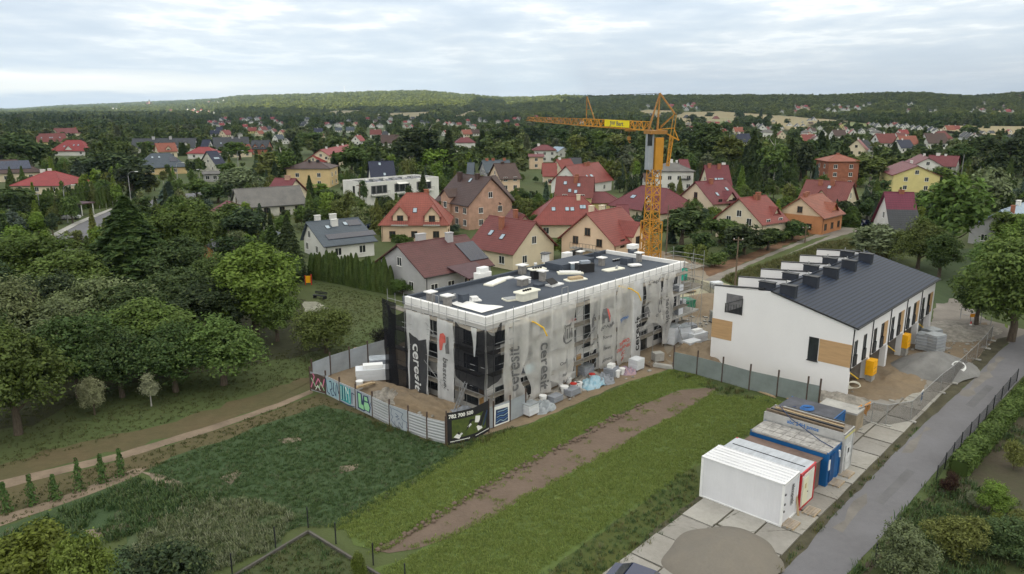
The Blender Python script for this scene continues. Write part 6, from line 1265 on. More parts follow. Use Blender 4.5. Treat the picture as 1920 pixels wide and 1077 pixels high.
H('house', 'red hipped bungalow roof behind the conifer hedge at left', 'red hip bungalow at left', (88, 321), (104, 321), 6.6, 2.9, 8.0, roof='bright', wall='cream', hip=(7, 6), ch=((-.35, .1, .4, wc, .7), (-.12, .2, .6, wc, .5)), nwin=3)
H('house', 'small plain white house at the left picture edge', 'white house at the left edge', (-20, 291), (8, 291), 8.2, 7.0, 5.0, roof='grey', wall='white', nwin=1)
H('shed', 'orange timber shed with a dark roof under the left trees', 'orange shed', (372, 452), (396, 447), 3.4, 2.5, 2.4, roof='dark', wall='orange', nwin=1, cat='shed')
H('garage', 'low grey garage with a shallow roof by the navy roofed gable house', 'low grey garage', (466 - 88, 322), (500 - 88, 321), 3.6, 3.0, 3.0, roof='grey', wall='grey', nwin=2, cat='garage')
H('shed', 'dark red garden shed in front of the hipped house behind the crane', 'dark red garden shed', (1155, 384), (1178, 384), 4.2, 2.6, 2.6, roof='wine', wall='brick', nwin=1, cat='shed')
# flat roofed white row
fr_ = thing('flat_roofed_house', 'long white flat-roofed row with loggias and dark roof', 'house', G(688, 388), R(0)); d_r = (G(843, 372) - G(688, 388)); rzf = math.atan2(d_r.y, d_r.x); fr_.rotation_euler = (0, 0, rzf + .04)
def flatrow(t):
    L, W_, h = 26.0, 11.5, 6.2; f = MB(); f.box(0, L, 0, W_, 0, h); f.build('wall', wc, t); f = MB(); f.box(.3, L - .3, .3, W_ - .3, h + .002, h + .03); f.build('roof', mat('dark_flat_roof', (.06, .065, .07), .9, .2, 1), t)
    f = MB()
    for a in ((0, L, 0, .25), (0, L, W_ - .25, W_), (0, .25, .252, W_ - .252), (L - .25, L, .252, W_ - .252)): f.box(*a, h + .03, h + .45)
    f.build('parapet', wc, t); r_ = random.Random(2)
    for k in range(7): x = 3 + k * 3.4; f = MB(); f.box(x, x + 1.1, 4.5, 5.6, h + .04, h + .8); f.build('chimney', gc if k % 2 else wc, t)
    for k in range(7): x = 1.6 + k * 3.5; f = MB(); f.obox((x + .8, 2.4, h + .4), 1.6, 1.5, .06, 0, R(15)); f.build('solar_panel', pv, t)
    pl = (Vector((0, 0, 0)), Vector((1, 0, 0)), Vector((0, -1, 0)))
    for k in range(3):
        x = 4.2 + k * 8; f = MB(); f.box(x - 2.6, x + 2.9, -.04, -.002, 3.3, 5.6); lg = f.build('loggia', mat('loggia_grey', (.16, .16, .17), .9, .1, 1), t)
        for dx, ww in ((-1.7, 1.1), (.2, 1.6), (2.0, 1.1)): window_on(t, (Vector((0, -.04, 0)), Vector((1, 0, 0)), Vector((0, -1, 0))), x + dx, 4.5, ww, 1.9, fr_dark)
        f = MB(); f.box(x - 2.8, x + 3.1, -1.2, -.05, 2.9, 3.1); b_ = f.build('balcony', wc, t); f = MB()
        for q in range(12): xx = x - 2.7 + q * .52; f.bar((xx, -1.15, 3.1), (xx, -1.15, 4.0), .03)
        f.bar((x - 2.8, -1.15, 4.0), (x + 3.1, -1.15, 4.0), .05); f.build('railing', fr_dark, b_); window_on(t, pl, x, 1.3, 2.4, 2.2, fr_dark)
        if k: f = MB(); f.extr([(x - 2, -.05, 6.0), (x + 1.6, -.05, 6.0), (x + 1.6, -1.4, 5.6), (x - 2, -1.4, 5.6)], (0, 0, .05)); f.build('awning', wc, t)
    window_on(t, (Vector((0, 0, 0)), Vector((0, 1, 0)), Vector((-1, 0, 0))), 6, 3.6, 1.0, 3.4, fr_dark)
flatrow(fr_); HOUSES.append(('white flat-roofed row', G(688, 388) + Vector((12, 6, 0)), 13, rzf, 27, 6, 6)); BOX.append((656, 850, 332, 384, 165))
# gazebo and carport
gz = thing('gazebo', 'dark garden gazebo with a blue grey pyramid roof', 'gazebo', G(508, 462)); f = MB(); f.add([(-2, -2, 2.3), (2, -2, 2.3), (2, 2, 2.3), (-2, 2, 2.3), (0, 0, 3.4)], [(0, 1, 4), (1, 2, 4), (2, 3, 4), (3, 0, 4), (3, 2, 1, 0)]); f.build('roof', RF['slate'], gz)
for x in (-1.8, 1.8):
    for y in (-1.8, 1.8): f = MB(); f.box(x - .06, x + .06, y - .06, y + .06, 0, 2.3); f.build('post', dark, gz)
f = MB(); f.box(-.8, .8, -.5, .5, .7, .78); f.tube((0, 0, 0), (0, 0, .7), .08); f.build('table', brown_wood, gz)
cp = thing('bus_shelter', 'long dark open shelter with white posts beside the street', 'shelter', G(112, 412), math.atan2((G(176, 402) - G(112, 412)).y, (G(176, 402) - G(112, 412)).x)); f = MB(); f.box(-.5, 10.5, -.3, 4.5, 2.9, 3.15); f.build('roof', mat('plum_roof', (.08, .04, .05)), cp); f = MB(); f.box(0, 10, 4.2, 4.4, 0, 2.9); f.build('back_wall', dark, cp)
for x in (0, 3.3, 6.6, 10): f = MB(); f.box(x - .1, x + .1, 0, .2, 0, 2.9); f.build('post', wc, cp)
# ---------------------------------------------------------------- tree meshes (all grown for a 10 m tree)
def quads(name, C, N, size, m, rng, fold=.25, elong=1.35):
    n = len(C); ref = rng.normal(size=(n, 3)); a = np.cross(N, ref); a /= np.linalg.norm(a, axis=1)[:, None] + 1e-9; b = np.cross(N, a); s = size[:, None]
    V = np.empty((n, 4, 3)); V[:, 0] = C - a * s * elong; V[:, 1] = C - b * s * .62 + N * s * fold; V[:, 2] = C + a * s * elong; V[:, 3] = C + b * s * .62 + N * s * fold
    me = bpy.data.meshes.new(name); me.vertices.add(4 * n); me.vertices.foreach_set('co', V.ravel().astype(np.float32)); me.loops.add(4 * n); me.loops.foreach_set('vertex_index', np.arange(4 * n, dtype=np.int32))
    me.polygons.add(n); me.polygons.foreach_set('loop_start', np.arange(0, 4 * n, 4, dtype=np.int32)); me.materials.append(m); me.update(calc_edges=True); me.validate(); return me
def crown_dec(name, seed, m, R0=3.6, z0=1.2, z1=10, nb=30, nl=9000, ls=.16, droop=0.0, br=(.26, .42), narrow=1.0, tipn=0):
    rng = np.random.default_rng(seed); Cs, Ns = [], []; zc, hz_ = (z0 + z1) / 2, (z1 - z0) / 2; cen = []
    for i in range(nb):
        v = rng.normal(size=3); v /= np.linalg.norm(v); k = rng.uniform(.35, .78) if i > nb * .18 else rng.uniform(0, .35)
        if v[2] < -.55: v[2] *= .8
        cen.append((v[0] * R0 * k * narrow, v[1] * R0 * k * narrow, zc + v[2] * hz_ * k + rng.normal() * .15, rng.uniform(*br) * R0))
    cen = np.array(cen); wgt = cen[:, 3] ** 2; pick = rng.choice(nb, nl, p=wgt / wgt.sum()); v = rng.normal(size=(nl, 3)); v /= np.linalg.norm(v, axis=1)[:, None]
    v[:, 2] = np.where(v[:, 2] < -.6, -v[:, 2] * .6, v[:, 2]); rr = cen[pick, 3] * (rng.uniform(.55, 1.12, nl)); 
    P = cen[pick, :3] + v * rr[:, None]; P[:, 2] -= droop * (rr * 0 + np.hypot(P[:, 0], P[:, 1])) ** 1.4 * .08
    bump = np.array([mnoise.noise((p[0] * .9 + seed, p[1] * .9, p[2] * .9)) for p in P]); keep = bump > -.22; P = P[keep]; v = v[keep]
    if tipn:
        t = rng.choice(len(P), tipn); P2 = P[t] + v[t] * rng.uniform(.1, .7, tipn)[:, None]; P = np.vstack([P, P2]); v = np.vstack([v, v[t]])
    N = v * .8 + rng.normal(size=v.shape) * .45; N[:, 2] += .35; N /= np.linalg.norm(N, axis=1)[:, None]
    return quads(name, P, N, ls * rng.uniform(.6, 1.35, len(P)), m, rng)
def crown_con(name, seed, m, R0=2.0, z0=.6, nl=4200, ls=.2, tiers=15, ragged_=.2):
    rng = np.random.default_rng(seed); t = rng.random(nl) ** .75; h = 1 - t; tier = np.floor(t * tiers); f = t * tiers - tier
    ang = rng.random(nl) * 2 * np.pi; lobes = 1 + .16 * np.sin(ang * 5 + tier * 1.7 + seed) + .1 * np.sin(ang * 9 + tier * 2.9)
    rmax = R0 * (t ** .85) * (.66 + .42 * f) * lobes; r = rmax * rng.uniform(.45, 1.05, nl) ** .6; z = z0 + (10 - z0) * (1 - (tier + f) / tiers) - r * .28 + .1
    P = np.stack([np.cos(ang) * r, np.sin(ang) * r, z], 1); N = np.stack([np.cos(ang) * .55, np.sin(ang) * .55, np.full(nl, .75)], 1) + rng.normal(size=(nl, 3)) * .3; N /= np.linalg.norm(N, axis=1)[:, None]
    return quads(name, P, N, ls * rng.uniform(.6, 1.3, nl), m, rng, elong=1.7)
def crown_col(name, seed, m, R0=1.25, nl=2600, ls=.2, p=.55):      # thuja / clipped column
    rng = np.random.default_rng(seed); t = rng.random(nl); ang = rng.random(nl) * 2 * np.pi; r = R0 * np.minimum(1, (1 - t) ** p * 1.25) * (1 + .1 * np.sin(ang * 4 + seed + t * 7)) * rng.uniform(.8, 1.06, nl)
    P = np.stack([np.cos(ang) * r, np.sin(ang) * r, .1 + t * 9.9], 1); N = np.stack([np.cos(ang), np.sin(ang), .35 + 0 * t], 1) + rng.normal(size=(nl, 3)) * .3; N /= np.linalg.norm(N, axis=1)[:, None]
    return quads(name, P, N, ls * rng.uniform(.6, 1.3, nl), m, rng, elong=1.8)
def trunk_me(name, seed, r0=.32, h=7.5, limbs=6, z0=2.0, spread=2.2, m=None):
    r = random.Random(seed); f = MB(); pts = [Vector((0, 0, -.1))]
    for i in range(1, 6): pts.append(Vector((r.uniform(-.15, .15) * i * .4, r.uniform(-.15, .15) * i * .4, h * i / 5)))
    for i in range(5): f.tube(pts[i], pts[i + 1], r0 * (1 - i / 5.6), 8, r0 * (1 - (i + 1) / 5.6))
    for k in range(limbs):
        z = z0 + (h - z0) * k / max(1, limbs) * .9; a = r.uniform(0, 6.28); b = pts[0].lerp(pts[-1], z / h); e = b + Vector((math.cos(a) * spread * r.uniform(.6, 1), math.sin(a) * spread * r.uniform(.6, 1), r.uniform(1.0, 2.4)))
        mid = b.lerp(e, .5) + Vector((0, 0, -.15)); f.tube(b, mid, r0 * .38, 6, r0 * .25); f.tube(mid, e, r0 * .25, 6, r0 * .08)
    return f.mesh(name, m or bark)
birchbark = mat('birch_bark', (.42, .41, .38), .8, .3, 4, col2=(.15, .14, .13), stretch=(1, 1, 3))
def protos(tag_, m, q):         # q: detail 0 near 1 mid 2 far
    nl = (21000, 4000, 520)[q]; ls = (.135, .28, .62)[q]; nb = (38, 24, 13)[q]; D = {}
    D['dec'] = [crown_dec(f'{tag_}_dec{i}', 10 + i, m, R0=(3.9, 3.5, 4.2, 3.7)[i], z0=(.9, 1.2, .6, .9)[i], nb=nb, nl=nl, ls=ls, tipn=nl // 14) for i in range(4)]
    D['weep'] = [crown_dec(f'{tag_}_weep{i}', 30 + i, m, R0=4.2, z0=.3, nb=nb, nl=nl, ls=ls * .95, droop=1.6, tipn=nl // 8) for i in range(2)]
    D['birch'] = [crown_dec(f'{tag_}_bir{i}', 40 + i, m, R0=3.4, z0=1.6, nb=int(nb * 1.2), nl=int(nl * .85), ls=ls * .85, narrow=.52, br=(.16, .28), tipn=nl // 8) for i in range(3)]
    D['con'] = [crown_con(f'{tag_}_con{i}', 50 + i, m, R0=(2.2, 1.8, 2.7)[i], nl=int(nl * .8), ls=ls * 1.0, tiers=(15, 12, 17)[i]) for i in range(3)]
    D['col'] = [crown_col(f'{tag_}_col{i}', 60 + i, m, R0=(1.25, 1.5)[i], nl=int(nl * .45), ls=ls * 1.1) for i in range(2)]
    D['bush'] = [crown_dec(f'{tag_}_bus{i}', 70 + i, m, R0=6.0, z0=.0, z1=10, nb=int(nb * .8), nl=int(nl * .6), ls=ls * 1.35, br=(.24, .38)) for i in range(3)]
    return D
PN, PM = protos('near', LO, 0), protos('mid', LO, 1)
TR = [trunk_me(f'trunk{i}', i) for i in range(3)]; TRB = [trunk_me(f'birch_trunk{i}', 7 + i, .16, 9, 8, 2.5, 1.2, birchbark) for i in range(2)]; TRC = trunk_me('conifer_trunk', 12, .24, 9.2, 0); TRS = trunk_me('shrub_stem', 14, .3, 5, 5, .5, 3)
NAME = dict(dec='broadleaf_tree', weep='willow_tree', birch='birch_tree', con='spruce_tree', col='thuja', bush='bush')
CAT = dict(dec='tree', weep='tree', birch='tree', con='conifer', col='conifer', bush='bush'); WORD = dict(dec='broadleaf tree', weep='willow', birch='birch', con='spruce', col='thuja', bush='bush')
WIDTH = dict(dec=7.6, weep=8.4, birch=4.6, con=4.4, col=2.7, bush=12.0)
TONES = dict(dark=(0.060, 0.100, 0.034), deep=(0.046, 0.072, 0.033), mid=(0.099, 0.155, 0.040), fresh=(0.168, 0.254, 0.044), olive=(0.139, 0.168, 0.049), lime=(.125, .170, .030), grey=(0.167, 0.200, 0.105), blue=(0.081, 0.122, 0.091), black=(.012, .012, .012), plum=(.045, .018, .018), pale=(.28, .32, .20), thuja=(0.079, 0.127, 0.029))
TW_ = dict(dark='dark green', deep='very dark', mid='mid green', fresh='fresh green', olive='olive green', lime='yellow green', grey='grey green', blue='blue green', black='blackish', plum='dark red leaved', pale='pale leaved', thuja='dark green')
LM = [(s, proj(c + Vector((0, 0, 4))), c.y) for s, c, *_ in HOUSES] + [('netted apartment block', (1010, 600), 75), ('white terraced building', (1540, 600), 80), ('long hoarding', (700, 780), 62), ('blue container', (1450, 850), 50), ('gravel verge by the road', (1840, 590), 80), ('hedge beside the asphalt road', (1860, 800), 55), ('street lamp by the shelter', (125, 380), 175), ('graffiti corner of the hoarding', (590, 735), 66), ('footpath', (300, 830), 55), ('bench on the lawn', (600, 556), 98), ('bean rows', (150, 900), 48)]
ONES = ['', 'first', 'second', 'third', 'fourth', 'fifth', 'sixth', 'seventh', 'eighth', 'ninth', 'tenth', 'eleventh', 'twelfth', 'thirteenth', 'fourteenth', 'fifteenth', 'sixteenth', 'seventeenth', 'eighteenth', 'nineteenth']
ORD = [''] + [ONES[i] + ' ' for i in range(2, 20)] + ['twentieth '] + [f'{t}-{ONES[i]} ' if i else t[:-1] + 'ieth ' for t in ('twenty', 'thirty', 'forty', 'fifty') for i in range(0 if t != 'twenty' else 1, 10)]
SEEN = {}; TREES = []
def autolabel(kind, tone, px, py, D, hgt):
    best = min(LM, key=lambda l: math.hypot(l[1][0] - px, (l[1][1] - py) * 1.6)); dx = px - best[1][0]
    rel = 'behind' if D > best[2] + 3 and abs(dx) < 45 else ('in front of' if D < best[2] - 3 and abs(dx) < 45 else ('left of' if dx < 0 else 'right of'))
    size = 'tall ' if hgt > 11 else ('small ' if hgt < 4.5 else ''); s = f"{size}{TW_[tone]} {WORD[kind]} {rel} the {best[0]}"; k = SEEN.get(s, 0); SEEN[s] = k + 1
    return ORD[min(k, len(ORD) - 1)] + s
rt = random.Random(11)
def tree(kind, x, yb, yt, wpx=None, tone='mid', near=None, label=None, group=None, world=None, hgt=None):
    c = world if world is not None else G(x, yb); D = c.y; h = hgt or max(.8, h_at(yt, D)); near = (D < 125) if near is None else near; P_ = (PN if near else PM)[kind]; i = rt.randrange(len(P_)); s = h / 10
    w_ = (wpx * D / 1400 / WIDTH[kind]) if wpx else s * rt.uniform(.85, 1.15); lb = label or autolabel(kind, tone, x, (yb + yt) / 2, D, h)
    t = thing(NAME[kind], lb, CAT[kind], c, rt.uniform(0, 6.28), group or {'tree': 'trees among the houses', 'conifer': 'conifers among the houses', 'bush': 'bushes in the gardens'}[CAT[kind]], (w_, w_, s))
    cr_ = link('crown', P_[i], t); v = rt.uniform(.82, 1.2); a = TONES[tone]; cr_.color = (a[0] * v * rt.uniform(.92, 1.1), a[1] * v, a[2] * v * rt.uniform(.85, 1.1), 1)
    link('trunk', {'birch': TRB[i % 2], 'con': TRC, 'col': TRC, 'bush': TRS}.get(kind, TR[i % 3]), t); TREES.append((c.x, c.y, w_ * WIDTH[kind] / 2)); return t
N_ = [ # kind, x, y base, y top, width px, tone
 ('dec', 130, 600, 470, 190, 'mid'), ('dec', 330, 570, 440, 150, 'dark'), ('dec', 410, 590, 470, 130, 'mid'), ('dec', 520, 560, 480, 90, 'dark'), ('weep', 330, 735, 600, 170, 'dark'), ('weep', 230, 745, 610, 150, 'dark'), ('dec', -30, 560, 430, 160, 'dark'), ('dec', 430, 440, 380, 80, 'mid'), ('weep', 120, 700, 560, 190, 'grey'), ('bush', 1290, 440, 412, 60, 'mid'), ('bush', 1330, 430, 408, 50, 'fresh'), ('bush', 1365, 440, 415, 60, 'dark'), ('dec', 1315, 480, 430, 70, 'dark'), ('bush', 1410, 450, 430, 50, 'olive'), ('dec', 1375, 462, 418, 70, 'mid'), ('bush', 1280, 480, 460, 60, 'dark'), ('dec', 1860, 560, 440, 130, 'mid'), ('dec', 1925, 520, 400, 120, 'fresh'), ('dec', 55, 575, 425, 220, 'mid'), ('con', 255, 570, 372, 190, 'dark'), ('dec', 350, 520, 365, 150, 'mid'), ('dec', 480, 630, 458, 200, 'fresh'), ('weep', 195, 655, 500, 210, 'grey'), ('weep', 40, 700, 515, 200, 'grey'), ('weep', 35, 815, 600, 230, 'mid'),
 ('dec', 300, 705, 560, 210, 'mid'), ('weep', 420, 722, 588, 200, 'mid'), ('dec', 150, 745, 580, 190, 'dark'), ('weep', 612, 662, 558, 120, 'olive'), ('dec', 400, 640, 520, 180, 'deep'), ('dec', 520, 640, 540, 110, 'mid'), ('dec', 250, 660, 530, 170, 'dark'), ('dec', -60, 640, 480, 180, 'deep'),
 ('dec', 120, 640, 500, 150, 'deep'), ('dec', 340, 620, 500, 150, 'dark'), ('dec', -40, 800, 560, 210, 'dark'), ('con', 545, 525, 405, 62, 'deep'), ('con', 515, 500, 425, 50, 'dark'), ('dec', 462, 465, 388, 95, 'deep'), ('dec', 435, 500, 440, 90, 'dark'), ('dec', 380, 470, 430, 80, 'mid'), ('con', 300, 480, 395, 70, 'deep'),
 ('dec', 178, 778, 706, 52, 'pale'), ('birch', 284, 762, 696, 46, 'pale'), ('bush', 722, 662, 612, 62, 'black'), ('dec', 60, 1190, 985, 250, 'lime'), ('bush', 330, 1140, 1010, 240, 'deep'), ('dec', 170, 1210, 1000, 150, 'lime'),
 ('dec', 1895, 640, 432, 200, 'mid'), ('dec', 1830, 610, 500, 110, 'dark'), ('dec', 1782, 480, 328, 148, 'mid'), ('weep', 1655, 488, 412, 120, 'grey'), ('weep', 1720, 505, 405, 110, 'olive'), ('weep', 1845, 410, 300, 110, 'grey'), ('dec', 1760, 520, 430, 90, 'dark'), ('dec', 1620, 480, 420, 70, 'dark'), ('dec', 1895, 470, 390, 100, 'mid'),
 ('dec', 1960, 560, 380, 120, 'dark'), ('dec', 1700, 440, 395, 60, 'mid'), ('col', 1595, 424, 388, 30, 'thuja'), ('bush', 1690, 1085, 985, 170, 'grey'), ('bush', 1790, 1040, 965, 150, 'olive'), ('bush', 1860, 960, 905, 90, 'fresh'), ('bush', 1780, 925, 888, 50, 'plum'), ('bush', 1825, 950, 922, 40, 'pale'),
 ('bush', 1900, 880, 825, 60, 'olive'), ('bush', 1895, 1040, 980, 160, 'dark'), ('bush', 675, 1100, 1030, 45, 'lime'), ('bush', 1870, 1000, 965, 50, 'lime'), ('bush', 1915, 1000, 960, 70, 'olive'),
 ('bush', 1025, 486, 446, 56, 'lime'), ('bush', 1062, 486, 440, 50, 'lime'), ('bush', 1142, 464, 450, 32, 'pale'), ('dec', 858, 528, 490, 40, 'fresh'), ('col', 785, 535, 492, 14, 'thuja'), ('col', 800, 540, 505, 13, 'thuja'), ('con', 805, 545, 490, 22, 'blue'), ('bush', 755, 552, 520, 60, 'mid'), ('col', 820, 550, 522, 12, 'thuja'),
 ('bush', 850, 440, 420, 50, 'blue'), ('bush', 795, 440, 432, 35, 'fresh'), ('bush', 975, 485, 470, 30, 'plum'), ('bush', 1010, 492, 478, 30, 'dark'), ('dec', 1278, 462, 382, 120, 'dark'), ('con', 1258, 456, 420, 26, 'blue'), ('dec', 1350, 455, 405, 90, 'mid'), ('dec', 1395, 478, 420, 90, 'deep'), ('dec', 1440, 470, 425, 80, 'dark'),
 ('dec', 1485, 450, 412, 60, 'dark'), ('bush', 1300, 500, 455, 60, 'olive'), ('bush', 1340, 500, 470, 60, 'mid'), ('bush', 1380, 485, 455, 60, 'dark'), ('bush', 1425, 468, 445, 50, 'dark'), ('bush', 1470, 455, 432, 50, 'mid'), ('dec', 1540, 425, 385, 60, 'dark'), ('dec', 1575, 420, 372, 60, 'deep'), ('dec', 1625, 410, 370, 60, 'deep'), ('bush', 1560, 425, 405, 40, 'mid'),
 ('dec', 1000, 440, 402, 50, 'mid'), ('birch', 993, 412, 370, 22, 'olive'), ('dec', 978, 395, 352, 50, 'dark'), ('con', 1063, 366, 340, 14, 'dark'), ('con', 1110, 388, 362, 16, 'mid'), ('bush', 1090, 392, 376, 40, 'fresh'), ('dec', 620, 395, 350, 60, 'dark'), ('dec', 655, 400, 362, 50, 'mid'), ('con', 582, 375, 330, 22, 'dark'), ('dec', 600, 372, 342, 50, 'fresh'),
 ('con', 682, 346, 316, 20, 'dark'), ('weep', 450, 368, 312, 100, 'grey'), ('con', 320, 388, 342, 60, 'blue'), ('dec', 370, 372, 335, 60, 'mid'), ('dec', 410, 380, 345, 70, 'dark'), ('birch', 505, 352, 280, 60, 'olive'), ('birch', 535, 350, 268, 60, 'mid'), ('dec', 40, 330, 250, 120, 'dark'), ('dec', 210, 345, 285, 120, 'deep'), ('dec', 250, 372, 300, 110, 'deep'),
 ('dec', 165, 345, 300, 70, 'blue'), ('con', 150, 350, 300, 40, 'blue'), ('dec', 20, 420, 345, 110, 'dark'), ('con', 40, 440, 368, 60, 'deep'), ('dec', 275, 290, 262, 50, 'mid'), ('con', 345, 292, 268, 26, 'dark'), ('dec', 450, 300, 262, 60, 'mid'), ('dec', 430, 345, 300, 60, 'mid'), ('weep', 560, 270, 232, 60, 'grey'), ('dec', 590, 290, 245, 60, 'mid'),
 ('dec', 660, 330, 272, 80, 'mid'), ('con', 628, 330, 285, 26, 'deep'), ('dec', 740, 320, 285, 70, 'mid'), ('dec', 700, 296, 264, 50, 'fresh'), ('birch', 770, 330, 236, 70, 'deep'), ('birch', 800, 325, 228, 60, 'deep'), ('con', 842, 330, 245, 50, 'deep'), ('dec', 822, 330, 278, 80, 'fresh'), ('birch', 870, 320, 270, 30, 'dark'), ('dec', 790, 345, 310, 60, 'mid'), ('dec', 840, 345, 312, 50, 'dark'),
 ('birch', 1082, 310, 246, 46, 'olive'), ('birch', 1160, 318, 243, 60, 'olive'), ('birch', 1140, 318, 255, 40, 'mid'), ('birch', 1180, 322, 250, 44, 'dark'), ('dec', 1120, 300, 256, 50, 'dark'), ('dec', 1050, 285, 238, 60, 'dark'), ('dec', 1000, 275, 235, 60, 'deep'), ('dec', 960, 280, 235, 60, 'deep'), ('birch', 930, 290, 232, 40, 'dark'), ('bush', 1140, 316, 305, 22, 'lime'), ('dec', 1175, 332, 300, 40, 'dark'),
 ('dec', 1320, 300, 225, 80, 'dark'), ('dec', 1290, 290, 238, 60, 'deep'), ('birch', 1345, 318, 256, 60, 'olive'), ('birch', 1375, 320, 262, 50, 'mid'), ('con', 1395, 335, 275, 30, 'deep'), ('con', 1420, 345, 270, 36, 'deep'), ('con', 1386, 352, 308, 34, 'dark'), ('con', 1405, 358, 312, 30, 'dark'), ('birch', 1440, 340, 262, 56, 'olive'), ('birch', 1465, 345, 268, 50, 'mid'), ('con', 1432, 362, 310, 26, 'deep'), ('con', 1458, 360, 305, 30, 'deep'), ('con', 1485, 360, 300, 30, 'dark'),
 ('dec', 1500, 340, 265, 60, 'deep'), ('birch', 1520, 335, 285, 34, 'mid'), ('con', 1535, 318, 248, 44, 'deep'), ('con', 1575, 300, 255, 26, 'deep'), ('birch', 1630, 350, 278, 70, 'olive'), ('dec', 1600, 345, 305, 50, 'olive'), ('bush', 1612, 352, 330, 20, 'lime'), ('con', 1672, 322, 268, 34, 'deep'), ('dec', 1650, 380, 335, 50, 'dark'), ('dec', 1800, 330, 268, 60, 'dark'), ('dec', 1840, 325, 250, 90, 'deep'), ('dec', 1885, 345, 250, 90, 'deep'), ('dec', 1920, 330, 240, 60, 'deep'), ('dec', 1815, 300, 275, 40, 'dark'), ('dec', 1770, 330, 285, 40, 'mid'),
 ('dec', 1760, 350, 312, 60, 'mid'), ('dec', 1680, 405, 375, 40, 'grey')]
N_ += [('dec', 1325, 322, 232, 90, 'dark'), ('birch', 1362, 330, 238, 60, 'olive'), ('con', 1408, 340, 248, 40, 'deep'), ('birch', 1450, 352, 250, 64, 'mid'), ('con', 1478, 352, 262, 40, 'deep'), ('dec', 1510, 330, 252, 70, 'dark'), ('birch', 1432, 330, 246, 50, 'mid'), ('dec', 1295, 312, 240, 70, 'deep'), ('dec', 1095, 302, 240, 70, 'dark'), ('birch', 1130, 308, 238, 50, 'mid'), ('dec', 1165, 305, 236, 60, 'deep'), ('dec', 1200, 300, 246, 50, 'dark'), ('dec', 945, 292, 238, 60, 'dark'), ('con', 905, 296, 246, 36, 'deep'), ('dec', 1855, 310, 252, 80, 'dark'), ('dec', 1900, 320, 258, 90, 'mid'), ('dec', 1385, 224, 206, 20, 'dark'), ('dec', 1412, 222, 203, 18, 'deep'), ('con', 1426, 224, 205, 9, 'deep'), ('dec', 1441, 228, 211, 18, 'dark'), ('dec', 1330, 224, 209, 24, 'dark'), ('dec', 1475, 234, 222, 14, 'dark'), ('dec', 1545, 240, 226, 20, 'mid'), ('dec', 1562, 244, 232, 22, 'dark'), ('dec', 1300, 236, 214, 30, 'deep'), ('dec', 1812, 252, 234, 26, 'fresh'), ('dec', 1835, 244, 234, 12, 'dark'), ('dec', 1850, 245, 234, 12, 'dark'), ('dec', 1500, 256, 236, 26, 'dark'), ('dec', 1455, 250, 232, 24, 'mid'), ('dec', 1400, 246, 226, 26, 'dark'), ('dec', 1360, 248, 228, 24, 'mid')]
for k in N_: tree(*k)
# thuja rows
def row(p, q, n, tall, tone, grp, lab, w_=None):
    a, b = G(*p), G(*q)
    for i in range(n):
        c = a.lerp(b, (i + .5) / n) + Vector((rt.uniform(-.12, .12), rt.uniform(-.12, .12), 0)); px, py = proj(c)
        tree('col', px, py, 0, None, 'thuja', near=c.y < 130, world=c, hgt=tall * rt.uniform(.82, 1.12), group=grp, label=f"{ORD[i] or 'first '}{lab}")
row((584, 521), (737, 552), 26, 4.9, 'thuja', 'thujas of the hedge by the lawn', 'thuja from the left in the hedge beside the park lawn')
row((78, 408), (172, 388), 13, 6.2, 'thuja', 'thujas behind the shelter', 'thuja from the left in the row behind the open shelter')
row((180, 392), (232, 384), 8, 5.4, 'thuja', 'thujas right of the shelter', 'thuja from the left in the row right of the shelter')
row((1170, 348 + 12), (1190, 366), 4, 4.4, 'thuja', 'thujas by the hipped house', 'thuja from the left beside the low red annex')
# clipped hedges
def hedge(label, p, q, w_, h, tone='mid', n_=None, near=True):
    a, b = G(*p), G(*q); L = (b - a).length; rng = np.random.default_rng(int(L * 10)); n = n_ or int(L * (w_ + 2 * h) * (75 if near else 14)); u = rng.random(n) * L; s = rng.random(n) * (w_ + 2 * h); nz_ = rng.normal(size=(n, 3)) * .05
    y = np.where(s < h, 0, np.where(s < h + w_, s - h, w_)); z = np.where(s < h, s, np.where(s < h + w_, h, h - (s - h - w_))); P = np.stack([u, y - w_ / 2, z], 1) + nz_; P[:, 2] += .12 * np.sin(u * 1.7)
    N = np.stack([0 * u, np.where(s < h, -1., np.where(s < h + w_, 0., 1.)), np.where((s >= h) & (s < h + w_), 1., .25)], 1) + rng.normal(size=(n, 3)) * .35; N /= np.linalg.norm(N, axis=1)[:, None]
    t = thing('hedge', label, 'hedge', a, math.atan2((b - a).y, (b - a).x)); c = link('foliage', quads('hedge_leaves', P, N, (.10 if near else .24) * rng.uniform(.6, 1.3, n), LO, rng), t); c.color = (*TONES[tone], 1)
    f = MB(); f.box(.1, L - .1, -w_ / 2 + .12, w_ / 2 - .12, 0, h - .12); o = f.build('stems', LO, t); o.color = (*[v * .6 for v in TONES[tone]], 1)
hedge('long bright clipped hedge beside the asphalt road', (1795, 893), (1990, 668), 1.3, 1.25, 'mid')
hedge('clipped green hedge behind the crane hipped house', (1290, 392), (1352, 398), 1.4, 1.4, 'fresh', near=False); hedge('second clipped hedge right of the crane', (1288, 404), (1340, 408), 1.2, 1.3, 'mid', near=False)
hedge('dark clipped hedge in front of the peach salmon roofed house', (718, 446), (770, 462), 1.5, 1.5, 'thuja', near=False); hedge('clipped hedge behind the blue grey solar roofed house', (640, 398), (722, 404), 1.5, 1.6, 'thuja', near=False)
hedge('dark hedge in front of the bright red hip roof', (90, 292), (195, 290), 2, 3, 'thuja', near=False); hedge('clipped hedge below the timber gabled house', (1470, 446), (1530, 430), 1.5, 1.5, 'thuja', near=False)
